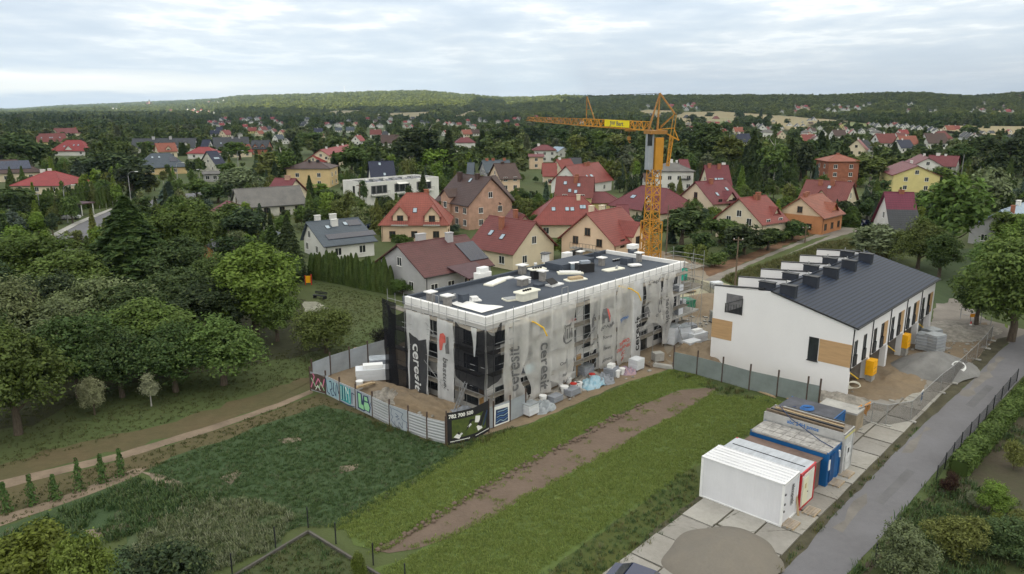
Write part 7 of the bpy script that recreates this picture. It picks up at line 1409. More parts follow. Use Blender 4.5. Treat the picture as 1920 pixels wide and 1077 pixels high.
hedge('clipped hedge between the barn and the ochre house', (590, 402), (640, 398), 1.5, 1.8, 'mid', near=False); hedge('dark hedge right of the pink brick house', (852, 408), (905, 400), 1.6, 1.8, 'thuja', near=False); hedge('low hedge left of the tall brick house', (1415, 366), (1490, 362), 2, 1.8, 'fresh', near=False)

# ---------------------------------------------------------------- automatic fill between the houses
AVOID = [(1290, 1600, 418, 560)]
def blocked(x, y, h, w_, lim=.10):
    D = y; px, pb = proj((x, y, 0)); pt_ = proj((x, y, h))[1]; wp = w_ * 1400 / D
    for hx, c, rr, *_ in HOUSES:
        if (c.x - x) ** 2 + (c.y - y) ** 2 < (rr * .95 + w_ * .35) ** 2: return True
    x0, x1, y0, y1 = px - wp / 2, px + wp / 2, pt_, pb
    for b in BOX:
        if b[4] > D - 2:
            ox = min(x1, b[1]) - max(x0, b[0]); oy = min(y1, b[3]) - max(y0, b[2])
            if ox > 0 and oy > 0 and ox * oy > lim * (b[1] - b[0]) * (b[3] - b[2]): return True
    return False
def clear_zone(px, pb):
    if 570 < px < 760 and pb > 500: return True
    if 1255 < px < 1640 and pb > 425 + max(0, (1560 - px) * .16): return True
    if pb > 440 and px > 560: return True
    if in_poly(px, pb, [(40, 480), (150, 412), (260, 385), (300, 362), (420, 350), (420, 364), (300, 392), (220, 440), (120, 490)]): return True
    if in_poly(px, pb, [(1530, 445), (1640, 425), (1640, 436), (1560, 452)]): return True
    if in_poly(px, pb, [(45, 233), (160, 233), (160, 246), (50, 246)]): return True
    return False
CNT = dict(n=0); KC = {}
def fill(n, Y0, Y1, hr0, hr1, seed, mind=.62):
    r = random.Random(seed)
    for _ in range(n):
        Y = math.sqrt(r.uniform(Y0 * Y0, Y1 * Y1)); X = r.uniform(-.73, .73) * Y
        px, pb = proj((X, Y, 0))
        if clear_zone(px, pb): continue
        cl_ = mnoise.noise((X / 60, Y / 60, 2)); kind = r.choices(('dec', 'birch', 'con', 'bush', 'weep'), (5, 1.6 + max(0, cl_) * 3, 1.2 + max(0, -cl_) * 3, 1.6, .7))[0]; h = r.uniform(hr0, hr1) * (1.15 if kind == 'birch' else .32 if kind == 'bush' else 1); w_ = h * WIDTH[kind] / 10 * 1.05
        if kind == 'bush': w_ = h * 1.2
        if any((t[0] - X) ** 2 + (t[1] - Y) ** 2 < ((t[2] + w_ / 2) * mind) ** 2 for t in TREES): continue
        if blocked(X, Y, h, w_): continue
        tone = r.choices(('dark', 'deep', 'mid', 'fresh', 'olive', 'grey', 'blue', 'lime'), (4, 2.5, 4, 1.6, 2.2, 1.1, .8 if kind != 'con' else 2, .35))[0]
        if KC.get(kind, 0) >= dict(dec=150, birch=170, con=170, bush=200, weep=120)[kind]: continue
        KC[kind] = KC.get(kind, 0) + 1
        tree(kind, px, pb, 0, None, tone, near=False, world=Vector((X, Y, 0)), hgt=h); CNT['n'] += 1
fill(1600, 112, 190, 3.5, 7.5, 1, .55); fill(2600, 170, 300, 4.5, 10, 2, .58); print('fill', KC)
# ---------------------------------------------------------------- small things in the grounds
bench = thing('park_bench', 'dark park bench alone on the lawn left of the netted block', 'bench', G(600, 560), R(-25))
f = MB()
for k in range(3): f.box(-1.1, 1.1, -.35 + k * .2, -.2 + k * .2, .45, .5)
f.build('seat', dark, bench); f = MB()
for k in range(2): f.box(-1.1, 1.1, .30, .34, .62 + k * .2, .76 + k * .2)
f.build('backrest', dark, bench)
for x in (-.9, .9): f = MB(); f.box(x - .05, x + .05, -.35, .34, .0, .449); f.build('leg', dark, bench)
pb = thing('play_panel', 'yellow and red play panel beside the lawn trees', 'play equipment', G(580, 534), R(10)); f = MB(); f.box(-.5, .25, -.05, .05, .3, 1.4); f.build('yellow_panel', yel, pb); f = MB(); f.box(.28, .42, -.2, .2, 0, 1.6); f.box(-.62, -.52, -.1, .1, 0, 1.5); f.build('post', redl, pb)
well = thing('timber_stand', 'small timber frame on the grass behind the hoarding', 'timber frame', G(674, 680)); f = MB()
for x in (-.4, .4):
    for y in (-.25, .25): f.box(x - .07, x + .07, y - .07, y + .07, 0, 1.5)
f.build('post', plankm, well); f = MB(); f.box(-.6, .6, -.4, .4, 1.502, 1.62); f.build('cap', brown_wood, well)
def pole(label, x, yb, yt, wood=True, lamp=None, cross=True, name='utility_pole'):
    c = G(x, yb); h = h_at(yt, c.y); t = thing(name, label, 'lamp' if lamp else 'pole', c, 0, None); f = MB(); f.tube((0, 0, 0), (0, 0, h if not lamp else h * .86), .15, 8, .09); f.build('pole', brown_wood if wood else steel, t)
    if lamp:
        f = MB(); s = lamp; pts = [(0, 0, h * .86), (s * .15, 0, h * .94), (s * .7, 0, h * .99), (s * 1.8, 0, h)]; f.path(pts, .05, 6); f.build('arm', steel, t); f = MB(); f.obox((s * 2.1, 0, h), .9, .28, .14); f.build('lamp_head', white_pl, t)
    elif cross:
        f = MB(); f.obox((0, 0, h - .4), 1.6, .1, .12); f.build('crossarm', brown_wood if wood else concrete, t); f = MB()
        for x_ in (-.65, 0, .65): f.tube((x_, 0, h - .34), (x_, 0, h - .16), .05, 6)
        f.build('insulators', white_pl, t)
    return t
pole('wooden utility pole behind the white terraced building', 1378, 540, 445); pole('wooden utility pole beside the gravel lane', 1509, 456, 424); pole('concrete pole left of the open shelter', 78, 412, 362, False); pole('tall pale pole left of the cream villa', 1801, 340, 290, False, cross=False)
pole('bare pole in front of the dark tree right of the crane', 1249, 478, 385, cross=False); pole('thin pole in front of the peach roofs', 1049, 430, 380, cross=False); pole('wooden pole in front of the flat roofed row', 676, 398, 345)
for lb, x, yb, yt, l in (('curved street lamp in front of the open shelter', 127, 418, 347, 1.2), ('curved street lamp over the street bend', 246, 380, 322, 1.2), ('curved street lamp beside the navy roofed gable house', 334, 345, 305, 1.2), ('curved street lamp left of the willow', 447, 316, 283, 1.2), ('small lamp on the lane left of the pale house', 384, 345, 318, -1.0)): pole(lb, x, yb, yt, False, l, name='street_lamp')
wr = thing('overhead_wire', 'sagging black wire strung across the street lamps', 'wire', G(78, 412)); a = Vector((0, 0, h_at(364, G(78, 412).y))); b = G(250, 380) - G(78, 412); b.z = h_at(325, G(250, 380).y); f = MB(); f.path([a.lerp(b, i / 12) - Vector((0, 0, 2.2 * (1 - (2 * i / 12 - 1) ** 2))) for i in range(13)], .035, 5); f.build('wire', dark, wr)
def fposts(label, px, h, m=dark, name='garden_fence', step=1, mesh=None):
    P = gpts(px); t = thing(name, label, 'fence', P[0])
    for a in P: f = MB(); f.tube(a - P[0], a - P[0] + Vector((0, 0, h)), .045, 6); f.build('post', m, t)
    for a, b in zip(P, P[1:]):
        if mesh: f = MB(); f.bar(a - P[0] + Vector((0, 0, h * .5)), b - P[0] + Vector((0, 0, h * .5)), .01, h * .9); f.build('mesh', mesh, t)
    return t
fposts('dark fence posts along the hedge beside the road', [(1755, 905), (1771, 880), (1786, 860), (1801, 840), (1818, 820), (1833, 804), (1848, 787), (1862, 768), (1877, 750), (1891, 733), (1906, 716)], 1.4, mesh=netmat('green_mesh', (.03, .035, .03), .25))
fposts('thin dark fence around the plot at the bottom', [(360, 1125), (436, 1080), (517, 1028), (578, 990), (630, 1020), (700, 1060), (760, 1100)], 1.5); fposts('leaning posts beside the road in the bottom right', [(1683, 1010), (1640, 1060)], 1.5)
fposts('dark gate and fence at the end of the lane', [(1560, 428), (1580, 424), (1603, 420)], 1.6, mesh=netmat('gate_mesh', (.03, .03, .03), .4)); fposts('concrete fence posts beside the shelter street', [(176, 402), (188, 397), (200, 393), (212, 388), (224, 384)], 1.6, concrete)
lw = thing('low_wall', 'low concrete kerb wall around the plot at the bottom', 'wall', G(578, 1000)); f = MB()
for p, q in (((420, 1095), (578, 1000)), ((578, 1000), (740, 1100))): f.bar(G(*p) - G(578, 1000) + Vector((0, 0, .1)), G(*q) - G(578, 1000) + Vector((0, 0, .1)), .14, .22)
f.build('kerb', mat('dark_kerb', (.10, .095, .085), .9, .2, 1), lw)
def vehicle(lb, x, y, rz, m): car(lb, G(x, y), R(rz), m)
vehicle('dark blue car parked at the end of the lane', 1618, 424, 40, carblue); silver = mat('silver_paint', (.42, .43, .45), .3, .05, 1, spec=.6); whitec = mat('white_paint', (.66, .66, .66), .3, .05, 1, spec=.6)
vehicle('white car left in the yard of the grey hipped house', 1247, 346, 5, whitec); vehicle('white car right in the yard of the grey hipped house', 1262, 347, 8, silver); vehicle('silver car on the lawn below the grey hipped house', 1272, 360, 4, silver); vehicle('grey car in front of the open shelter', 133, 412, 15, silver); vehicle('dark car standing near the peach house', 703, 428, 30, carblue)
rider = thing('motorcycle', 'dark motorcycle with rider on the street at left', 'motorcycle', G(173, 437), R(30))
for x in (-.65, .65): MB().tube((x, -.07, .32), (x, .07, .32), .32, 14).build('wheel', blackp, rider)
f = MB(); f.bar((-.6, 0, .45), (.5, 0, .8), .22, .3); f.bar((.5, 0, .8), (.62, 0, .4), .1); f.build('body', dark, rider)
ps = thing('person', 'rider in dark clothes and pale helmet sitting on the motorcycle', 'person', G(173, 437), R(30)); f = MB(); f.lathe([(.14, .75), (.19, .9), (.17, 1.15), (.21, 1.32), (.08, 1.4), (.06, 1.45)], 10); f.tube((0, .1, .85), (.35, .18, .75), .09, 8, .07); f.tube((.35, .18, .75), (.25, .18, .35), .07, 8, .05); f.tube((0, -.1, .85), (.35, -.18, .75), .09, 8, .07); f.tube((.35, -.18, .75), (.25, -.18, .35), .07, 8, .05); f.tube((0, .2, 1.3), (.3, .25, 1.1), .055, 8, .045); f.tube((.3, .25, 1.1), (.5, .2, 1.0), .045, 8, .04); f.tube((0, -.2, 1.3), (.3, -.25, 1.1), .055, 8, .045); f.tube((.3, -.25, 1.1), (.5, -.2, 1.0), .045, 8, .04); f.build('body', dark, ps); MB().lathe([(.05, 1.44), (.13, 1.5), (.15, 1.6), (.12, 1.7), (.03, 1.75)], 12).build('helmet', white_pl, ps)
# bean tepees beside the garden path
def bean(x, yb, yt, lb):
    c = G(x, yb); h = h_at(yt, c.y); t = thing('bean_plant', lb, 'plant', c, 0, 'bean plants climbing on poles'); rng = np.random.default_rng(int(x)); n = 420; z = rng.random(n); ang = rng.random(n) * 6.28; r = (.10 + .42 * (1 - z)) * (1 + .25 * np.sin(z * 14)) * rng.uniform(.5, 1.1, n) * rng.uniform(.5, 1.1, n); P = np.stack([np.cos(ang) * r, np.sin(ang) * r, z * h], 1); N = np.stack([np.cos(ang), np.sin(ang), .5 + 0 * z], 1) + rng.normal(size=(n, 3)) * .4; N /= np.linalg.norm(N, axis=1)[:, None]
    o = link('foliage', quads('beans', P, N, .085 * rng.uniform(.5, 1.3, n), LO, rng), t); o.color = (.07, .14, .035, 1); f = MB()
    for a in (0, 2.1, 4.2): f.tube((.35 * math.cos(a), .35 * math.sin(a), 0), (0, 0, h), .02, 5)
    f.build('poles', brown_wood, t)
for i, (x, yb, yt) in enumerate(((12, 958, 905), (62, 948, 890), (104, 935, 890), (150, 920, 860), (193, 905, 852), (228, 893, 842))): bean(x, yb, yt, f"{['leftmost', 'second', 'third', 'fourth', 'fifth', 'rightmost'][i]} bean plant from the left beside the garden path")

# ---------------------------------------------------------------- far houses
FH = {}
def farproto(key, roof, wall, L=11, W_=9, he=3.6, hr=8.2, hip=0):
    f = MB(); f.extr([(-L / 2, -W_ / 2, -1), (-L / 2, -W_ / 2, he), (-L / 2, 0, hr - .25), (-L / 2, W_ / 2, he), (-L / 2, W_ / 2, -1)], (L, 0, 0)) if not hip else f.box(-L / 2, L / 2, -W_ / 2, W_ / 2, -1, he)
    wme = f.mesh(key + '_wall', WL[wall]); o = .5; sl_ = (hr - he) / (W_ / 2); ze = he - o * sl_; f = MB(); RL = L / 2 + o if not hip else L / 2 - hip
    f.add([(-L / 2 - o, -W_ / 2 - o, ze), (L / 2 + o, -W_ / 2 - o, ze), (L / 2 + o, W_ / 2 + o, ze), (-L / 2 - o, W_ / 2 + o, ze), (-RL, 0, hr), (RL, 0, hr), (-L / 2 - o, -W_ / 2 - o, ze - .2), (L / 2 + o, -W_ / 2 - o, ze - .2), (L / 2 + o, W_ / 2 + o, ze - .2), (-L / 2 - o, W_ / 2 + o, ze - .2)], [(0, 1, 5, 4), (2, 3, 4, 5), (0, 6, 7, 1), (2, 8, 9, 3), (1, 2, 5), (3, 0, 4)] if hip else [(0, 1, 5, 4), (2, 3, 4, 5), (0, 6, 7, 1), (2, 8, 9, 3)])
    rme = f.mesh(key + '_roof', RF[roof]); f = MB()
    for s in (-1, 1):
        for y in (-1.8, 1.8): f.box(s * L / 2 - .04, s * L / 2 + .04, y - .55, y + .55, 1.0, 2.4)
        if not hip: f.box(s * L / 2 - .04, s * L / 2 + .04, -.6, .6, he + .6, he + 1.9)
    for x in (-L * .3, 0, L * .3): f.box(x - .6, x + .6, -W_ / 2 - .04, -W_ / 2 + .04, 1.0, 2.4)
    f2 = MB(); f2.box(-.9, -.2, -.35, .35, hr - 1, hr + .8); FH[key] = (wme, rme, f.mesh(key + '_win', glass), f2.mesh(key + '_ch', WL['white']))
for k, r_, w__, kw in (('rw', 'bright', 'white', {}), ('rc', 'red', 'cream', {}), ('rbw', 'brick', 'white', {}), ('dw', 'dark', 'white', {}), ('nw', 'navy', 'white', {}), ('bw', 'brown', 'white', {}), ('oc', 'orange', 'cream', {}), ('gw', 'grey', 'white', dict(hip=3.2, he=5.6)), ('ry', 'red', 'yellow', {}), ('hw', 'wine', 'white', dict(hip=3.4, he=5.6)), ('sw', 'slate', 'white', {}), ('dg', 'dark', 'grey', dict(hip=3.2, he=3.2)), ('rb', 'brick', 'pink', dict(hip=3))): farproto(k, r_, w__, **kw)
DESC = dict(rw='bright red roofed white house', rc='red roofed cream house', rbw='dark red roofed white house', dw='dark roofed white gable house', nw='navy roofed white house', bw='brown roofed white house', oc='orange roofed cream house', gw='grey roofed pale box house', ry='red roofed yellow house', hw='wine hip roofed white house', sw='blue grey roofed white house', dg='low dark hip roofed house', rb='red roofed pink house')
FL = [(413, 248, 'nw', 1.1, 20), (404, 256, 'nw', 1.1, 10), (424, 258, 'rc', 1.3, 70), (451, 256, 'gw', .6, 0), (474, 250, 'ry', 1.2, 5), (461, 241, 'rw', 1, 10), (493, 248, 'rbw', 1.2, 60), (487, 255, 'oc', 1, 60), (505, 245, 'dg', 1, 10), (513, 250, 'rbw', .9, 70), (486, 226, 'rw', .9, 10), (512, 226, 'rw', 1, 10), (518, 230, 'rw', 1, 80), (530, 254, 'rc', 1, 70), (523, 266, 'sw', 1.1, 60), (540, 270, 'dw', 1, 85), (549, 250, 'dg', 1, 0), (571, 250, 'rw', .8, 60), (597, 252, 'nw', 1.2, 20), (635, 248, 'sw', 1, 10), (604, 258, 'rc', .7, 80), (657, 249, 'sw', 1.2, 10), (672, 271, 'rw', 1.3, 75), (705, 258, 'rbw', 1.4, 5), (722, 256, 'dg', 1, 5), (732, 277, 'bw', 1.7, 10), (690, 226, 'rw', .9, 10), (733, 226, 'gw', 1, 0),
 (836, 236, 'rw', 1.1, 70), (850, 237, 'dw', 1.1, 70), (878, 236, 'dw', 1, 60), (886, 242, 'gw', 1, 0), (874, 257, 'oc', 1.3, 30), (890, 255, 'bw', 1.2, 10), (836, 255, 'rw', 1, 60), (872, 284, 'hw', 1.7, 10), (934, 232, 'gw', 1.1, 0), (950, 232, 'rw', 1.2, 10), (965, 226, 'rw', .9, 10), (970, 238, 'rc', .9, 10), (1005, 222, 'rw', .9, 20), (1222, 221, 'dw', 1.4, 30), (1236, 222, 'dw', 1.2, 40), (1215, 201, 'gw', 1.1, 0), (1258, 203, 'rw', 1.6, 10), (1283, 202, 'rw', 1.2, 40), (1290, 199, 'dw', 1.2, 60), (1297, 203, 'rw', 1.2, 10), (1288, 208, 'dw', 1.3, 60), (1300, 198, 'rc', 1.2, 10), (1306, 205, 'dw', 1.1, 60), (1287, 224, 'dg', 1.3, 10), (1342, 226, 'rb', 1.3, 10), (1364, 234, 'rw', 1.4, 60), (1320, 239, 'nw', 1.2, 30), (1428, 248, 'dw', 1.7, 80), (1383, 252, 'oc', 1.4, 10), (1384, 262, 'rbw', 1.2, 60), (1386, 276, 'nw', 1.8, 10), (1437, 258, 'gw', 1.4, 0), (1464, 260, 'rc', 1.3, 80),
 (1480, 240, 'dw', 1.4, 75), (1494, 242, 'nw', 1.3, 80), (1517, 230, 'dw', 1.3, 80), (1525, 229, 'dw', 1.3, 85), (1517, 248, 'rb', 1.2, 70), (1511, 258, 'gw', 1.3, 0), (1513, 272, 'ry', 1.5, 10), (1527, 275, 'rbw', 1.5, 80), (1543, 258, 'dw', 1.2, 80), (1570, 262, 'bw', 1.6, 10), (1576, 240, 'ry', 1.2, 80), (1588, 254, 'rw', 1.3, 70), (1598, 256, 'rw', 1.3, 75), (1634, 250, 'gw', 1.1, 0), (1641, 258, 'gw', 1.3, 0), (1629, 237, 'rw', 1.1, 80), (1637, 239, 'dw', 1.2, 82), (1645, 241, 'dw', 1.3, 82), (1669, 239, 'dw', 1.1, 80), (1682, 241, 'dw', 1.2, 82), (1691, 243, 'dw', 1.2, 82), (1699, 240, 'dw', 1.1, 82), (1711, 245, 'dw', 1.2, 82), (1722, 247, 'dw', 1.3, 82), (1736, 247, 'dw', 1.3, 82), (1746, 249, 'nw', 1.2, 82), (1754, 250, 'dw', 1.0, 82),
 (1691, 257, 'rw', 1.3, 10), (1686, 266, 'rbw', 1.4, 20), (1778, 249, 'oc', 1.5, 10), (1790, 247, 'rc', 1.3, 10), (1809, 263, 'dw', 1.3, 80), (1818, 264, 'dw', 1.2, 82), (1827, 265, 'rbw', 1.2, 60), (1762, 268, 'rb', 1.8, 10), (1748, 279, 'bw', 2.0, 5), (1656, 278, 'rbw', 1.9, 8), (1697, 280, 'oc', 1.7, 5), (1690, 286, 'nw', 1.5, 20), (1894, 276, 'dg', 1.7, 0), (1606, 292, 'rc', 1.8, 60), (1618, 284, 'dg', 1.4, 5), (1495, 206, 'rw', 1.3, 20), (1503, 204, 'rc', 1.3, 60), (1510, 203, 'rw', 1.2, 10), (1553, 208, 'gw', 1.2, 0), (1564, 211, 'dw', 1.3, 70), (1581, 208, 'gw', 1.1, 0), (1590, 209, 'dw', 1.2, 70), (1606, 204, 'rw', 1.2, 30), (1611, 206, 'dw', 1.1, 50), (1466, 212, 'gw', 1.1, 0),
 (1880, 182, 'rw', 2.2, 20), (1872, 180, 'rc', 1.6, 60), (1806, 181, 'rc', 1.3, 10), (1911, 184, 'rc', 1.4, 10), (1888, 213, 'rw', 1.6, 10), (1846, 212, 'gw', 1.3, 0), (1898, 213, 'rw', 1.3, 60), (1845, 196, 'gw', 1.2, 0),
 (352, 207, 'gw', .9, 0), (366, 206, 'dw', .9, 60), (384, 192, 'gw', 1.2, 0), (392, 193, 'rw', 1.1, 60), (402, 191, 'gw', 1.2, 0), (410, 193, 'dw', 1.1, 60), (420, 190, 'gw', 1.2, 0), (378, 208, 'rw', .9, 10), (392, 211, 'rc', .9, 60), (402, 213, 'gw', .9, 0), (320, 209, 'rc', 1, 10), (212, 205, 'gw', 1.2, 0), (220, 206, 'dw', 1.1, 60), (362, 209, 'rc', .9, 20), (371, 212, 'rw', .9, 40), (1052, 231, 'dw', 1.0, 10), (1030, 226, 'rw', .9, 20), (1090, 232, 'gw', 1.0, 0), (760, 232, 'rw', .9, 10), (640, 236, 'rc', .9, 20), (575, 232, 'gw', .9, 0), (900, 226, 'dw', .9, 60), (1410, 240, 'rw', 1.1, 60), (1450, 232, 'dw', 1.1, 80)]
FL += [(x_, y_, rnd.choice(('rw', 'dw', 'rc', 'rbw', 'gw', 'bw')), 1.0, rnd.uniform(0, 90)) for x_, y_ in [(rnd.uniform(380, 985), rnd.uniform(224, 242)) for _ in range(46)] + [(rnd.uniform(1290, 1920), rnd.uniform(232, 262)) for _ in range(30)] + [(rnd.uniform(1480, 1900), rnd.uniform(196, 212)) for _ in range(26)]]
FARBOX = []; fl_seen = {}
for x, y, k, s, rz in sorted(FL, key=lambda q: (q[2], q[0])):
    p = GT(x, y)
    if p is None: continue
    D = p.y; s2 = s * (.62 if D < 1400 else .8); key = k
    region = ('on the right hillside' if y < 215 and x > 1180 else 'on the left hillside' if y < 215 else 'beyond the crane jib' if 990 < x < 1260 else 'left of the crane' if x < 990 else 'beside the wheat fields' if x < 1600 else 'in the far right village')
    lb = f"{DESC[k]} {region}"; n_ = fl_seen.get(lb, 0); fl_seen[lb] = n_ + 1
    t = thing('far_house', f"{ORD[n_] or 'leftmost '}{DESC[k]}{' from the left' if n_ else ''} {region}", 'house', p, R(rz), 'far houses', s2); wme, rme, gme, cme = FH[k]
    link('wall', wme, t); link('roof', rme, t); link('window', gme, t); link('chimney', cme, t); h2 = p.z + 8 * s2; a = proj((p.x - 6 * s2, D, h2)); b = proj((p.x + 6 * s2, D, p.z + 2.2 * s2)); FARBOX.append((a[0], b[0], a[1], b[1], D))
ch_ = GT(281, 200)
if ch_ is not None:
    t = thing('church', 'brick church with a pointed tower far off at left', 'church', ch_, R(20)); f = MB(); f.box(-14, 10, -6, 6, -2, 12); f.build('nave', WL['brickp'], t); f = MB(); f.extr([(-14, -6.5, 12), (-14, 0, 19), (-14, 6.5, 12)], (24, 0, 0)); f.build('roof', RF['brick'], t)
    f = MB(); f.box(-3, 3, -9, -3, -2, 24); f.build('tower', WL['brickp'], t); f = MB(); f.add([(-3.2, -9.2, 24), (3.2, -9.2, 24), (3.2, -2.8, 24), (-3.2, -2.8, 24), (0, -6, 38)], [(0, 1, 4), (1, 2, 4), (2, 3, 4), (3, 0, 4)]); f.build('spire', RF['dark'], t)
mp = GT(658, 174) or Vector((-760, 3500, 80)); t = thing('mast', 'thin pale radio mast on the crest of the lit hill', 'mast', Vector((mp.x, mp.y, mp.z))); f = MB(); f.tube((0, 0, 0), (0, 0, 38), 1.2, 6, .5); f.build('mast', white_pl, t); f = MB(); f.tube((0, 0, 34), (0, 0, 37), 1.6, 8); f.build('antenna', white_pl, t)

# ---------------------------------------------------------------- woods too many to count: instanced on points
LR = leafmat('wood_leaves', 'rand', [(0, (.050, .078, .034)), (.3, (.078, .118, .040)), (.62, (.105, .148, .046)), (.85, (.135, .165, .055)), (1, (.12, .14, .09))])
PF = protos('far', LR, 2)
def scatter(name, pts, scl, srcs, idx, label=None):
    c = bpy.data.collections.new(name + '_kinds')
    for i, me in enumerate(srcs): o = bpy.data.objects.new(f'{name}_{i:02d}', me); c.objects.link(o)
    me = bpy.data.meshes.new(name); n = len(pts); me.vertices.add(n); me.vertices.foreach_set('co', np.asarray(pts, np.float32).ravel())
    a = me.attributes.new('sc', 'FLOAT_VECTOR', 'POINT'); a.data.foreach_set('vector', np.asarray(scl, np.float32).ravel()); a = me.attributes.new('ix', 'INT', 'POINT'); a.data.foreach_set('value', np.asarray(idx, np.int32))
    a = me.attributes.new('rt', 'FLOAT_VECTOR', 'POINT'); rot = np.zeros((n, 3), np.float32); rot[:, 2] = np.random.default_rng(n).random(n) * 6.28; a.data.foreach_set('vector', rot.ravel()); me.update()
    o = link(name, me); o['kind'] = 'stuff'; ng = bpy.data.node_groups.new(name, 'GeometryNodeTree'); ng.interface.new_socket('Geometry', in_out='INPUT', socket_type='NodeSocketGeometry'); ng.interface.new_socket('Geometry', in_out='OUTPUT', socket_type='NodeSocketGeometry')
    gi, go, ip, ci = (ng.nodes.new(t) for t in ('NodeGroupInput', 'NodeGroupOutput', 'GeometryNodeInstanceOnPoints', 'GeometryNodeCollectionInfo')); ci.inputs['Collection'].default_value = c; ci.inputs['Separate Children'].default_value = True; ci.inputs['Reset Children'].default_value = True
    def attr(nm, ty): k = ng.nodes.new('GeometryNodeInputNamedAttribute'); k.data_type = ty; k.inputs[0].default_value = nm; return k.outputs[0]
    L_ = ng.links.new; L_(gi.outputs[0], ip.inputs['Points']); L_(ci.outputs[0], ip.inputs['Instance']); ip.inputs['Pick Instance'].default_value = True; L_(attr('ix', 'INT'), ip.inputs['Instance Index']); L_(attr('sc', 'FLOAT_VECTOR'), ip.inputs['Scale']); L_(attr('rt', 'FLOAT_VECTOR'), ip.inputs['Rotation']); L_(ip.outputs[0], go.inputs[0])
    md = o.modifiers.new('scatter', 'NODES'); md.node_group = ng; return o
rng = np.random.default_rng(4)
ALLBOX = np.array(BOX + FARBOX); HP = np.array([(c.x, c.y, rr) for _, c, rr, *_ in HOUSES])
def projv(X, Y, Z):
    dz = Z - HC; d = Y * math.cos(PITCH) - dz * math.sin(PITCH); u = Y * math.sin(PITCH) + dz * math.cos(PITCH); return 960 + FPX * X / d, 538.5 - FPX * u / d
def belt(n, Y0, Y1, h0, h1, xr=.74, dens=True, lim=.12):
    Y = np.sqrt(rng.uniform(Y0 ** 2, Y1 ** 2, n)); X = rng.uniform(-xr, xr, n) * Y; h = rng.uniform(h0, h1, n) * (1 + .25 * rng.normal(size=n).clip(-1, 1)); k = np.ones(n, bool); px, pb = projv(X, Y, 0 * X); Z = np.array([hz(a, b) for a, b in zip(X, Y)]); px, pb = projv(X, Y, Z); _, pt_ = projv(X, Y, Z + h); wp = h * .75 * 1400 / Y
    for b in ALLBOX:
        ox = np.minimum(px + wp / 2, b[1]) - np.maximum(px - wp / 2, b[0]); oy = np.minimum(pb, b[3]) - np.maximum(pt_, b[2]); k &= ~((b[4] > Y - 3) & (ox > 0) & (oy > 0) & (ox * oy > lim * (b[1] - b[0]) * (b[3] - b[2])))
    for c in HP: k &= ((X - c[0]) ** 2 + (Y - c[1]) ** 2) > (c[2] + 1) ** 2
    for b in FARBOX: cx_ = (b[0] + b[1]) / 2; k &= ~((np.abs(Y - b[4]) < 9) & (np.abs(px - cx_) < (b[1] - b[0]) * .6))
    for P in FP:
        ax = np.array(P); m_ = (X > ax[:, 0].min()) & (X < ax[:, 0].max()) & (Y > ax[:, 1].min() - 20) & (Y < ax[:, 1].max()) & k
        for i in np.where(m_)[0]:
            if in_poly(X[i], Y[i], P) or in_poly(X[i], Y[i] + 15, P): k[i] = False
    if dens:
        nz_ = np.array([mnoise.noise((a / 90, b / 140, 6)) for a, b in zip(X, Y)]); k &= (nz_ + rng.uniform(-.25, .25, n)) > -.22
    for i in np.where(k & (Y < 420))[0]:
        if clear_zone(px[i], pb[i]): k[i] = False
    return X[k], Y[k], Z[k], h[k]
LH = leafmat('hill_leaves', 'rand', [(0, (.115, .145, .045)), (.5, (.165, .20, .050)), (1, (.21, .24, .055))]); PH = protos('hill', LH, 2); KH = PH['dec'] + PH['weep'] + PH['birch'] + PH['con'] + PH['bush'][:1]
KS = PF['dec'] + PF['weep'] + PF['birch'] + PF['con'] + PF['bush'][:1]
def idx_(X, Y):
    r = rng.random(len(X)); cl_ = np.array([mnoise.noise((a / 120, b / 120, 2)) for a, b in zip(X, Y)]); con = r < (.10 + np.clip(-cl_, 0, .5) * .9); bir = (r > .82 - np.clip(cl_, 0, .5) * .5); base = rng.integers(0, 6, len(X)); return np.where(con, rng.integers(9, 12, len(X)), np.where(bir, rng.integers(6, 9, len(X)), base))
X, Y, Z, h = belt(26000, 285, 1560, 6, 11.5); ix = idx_(X, Y); s = h / 10 * np.where(ix < 6, 1.0, 1.12); scatter('mixed_woodland', np.stack([X, Y, Z], 1), np.stack([s * 1.12, s * 1.12, s], 1), KS, ix)
X, Y, Z, h = belt(42000, 1500, 3750, 9, 15, dens=False); ix = np.where(rng.random(len(X)) < .12, rng.integers(9, 12, len(X)), rng.integers(0, 6, len(X))); s = h / 10; scatter('hill_forest', np.stack([X, Y, Z - 1], 1), np.stack([s * 1.7, s * 1.7, s], 1), KH, ix)
X, Y, Z, h = belt(26000, 3750, 6000, 10, 16, dens=False); k = X / Y < .12; X, Y, Z, h = X[k], Y[k], Z[k], h[k]; s = h / 10; scatter('distant_forest', np.stack([X, Y, Z - 1], 1), np.stack([s * 2.2, s * 2.2, s], 1), KH, rng.integers(0, 6, len(X)))
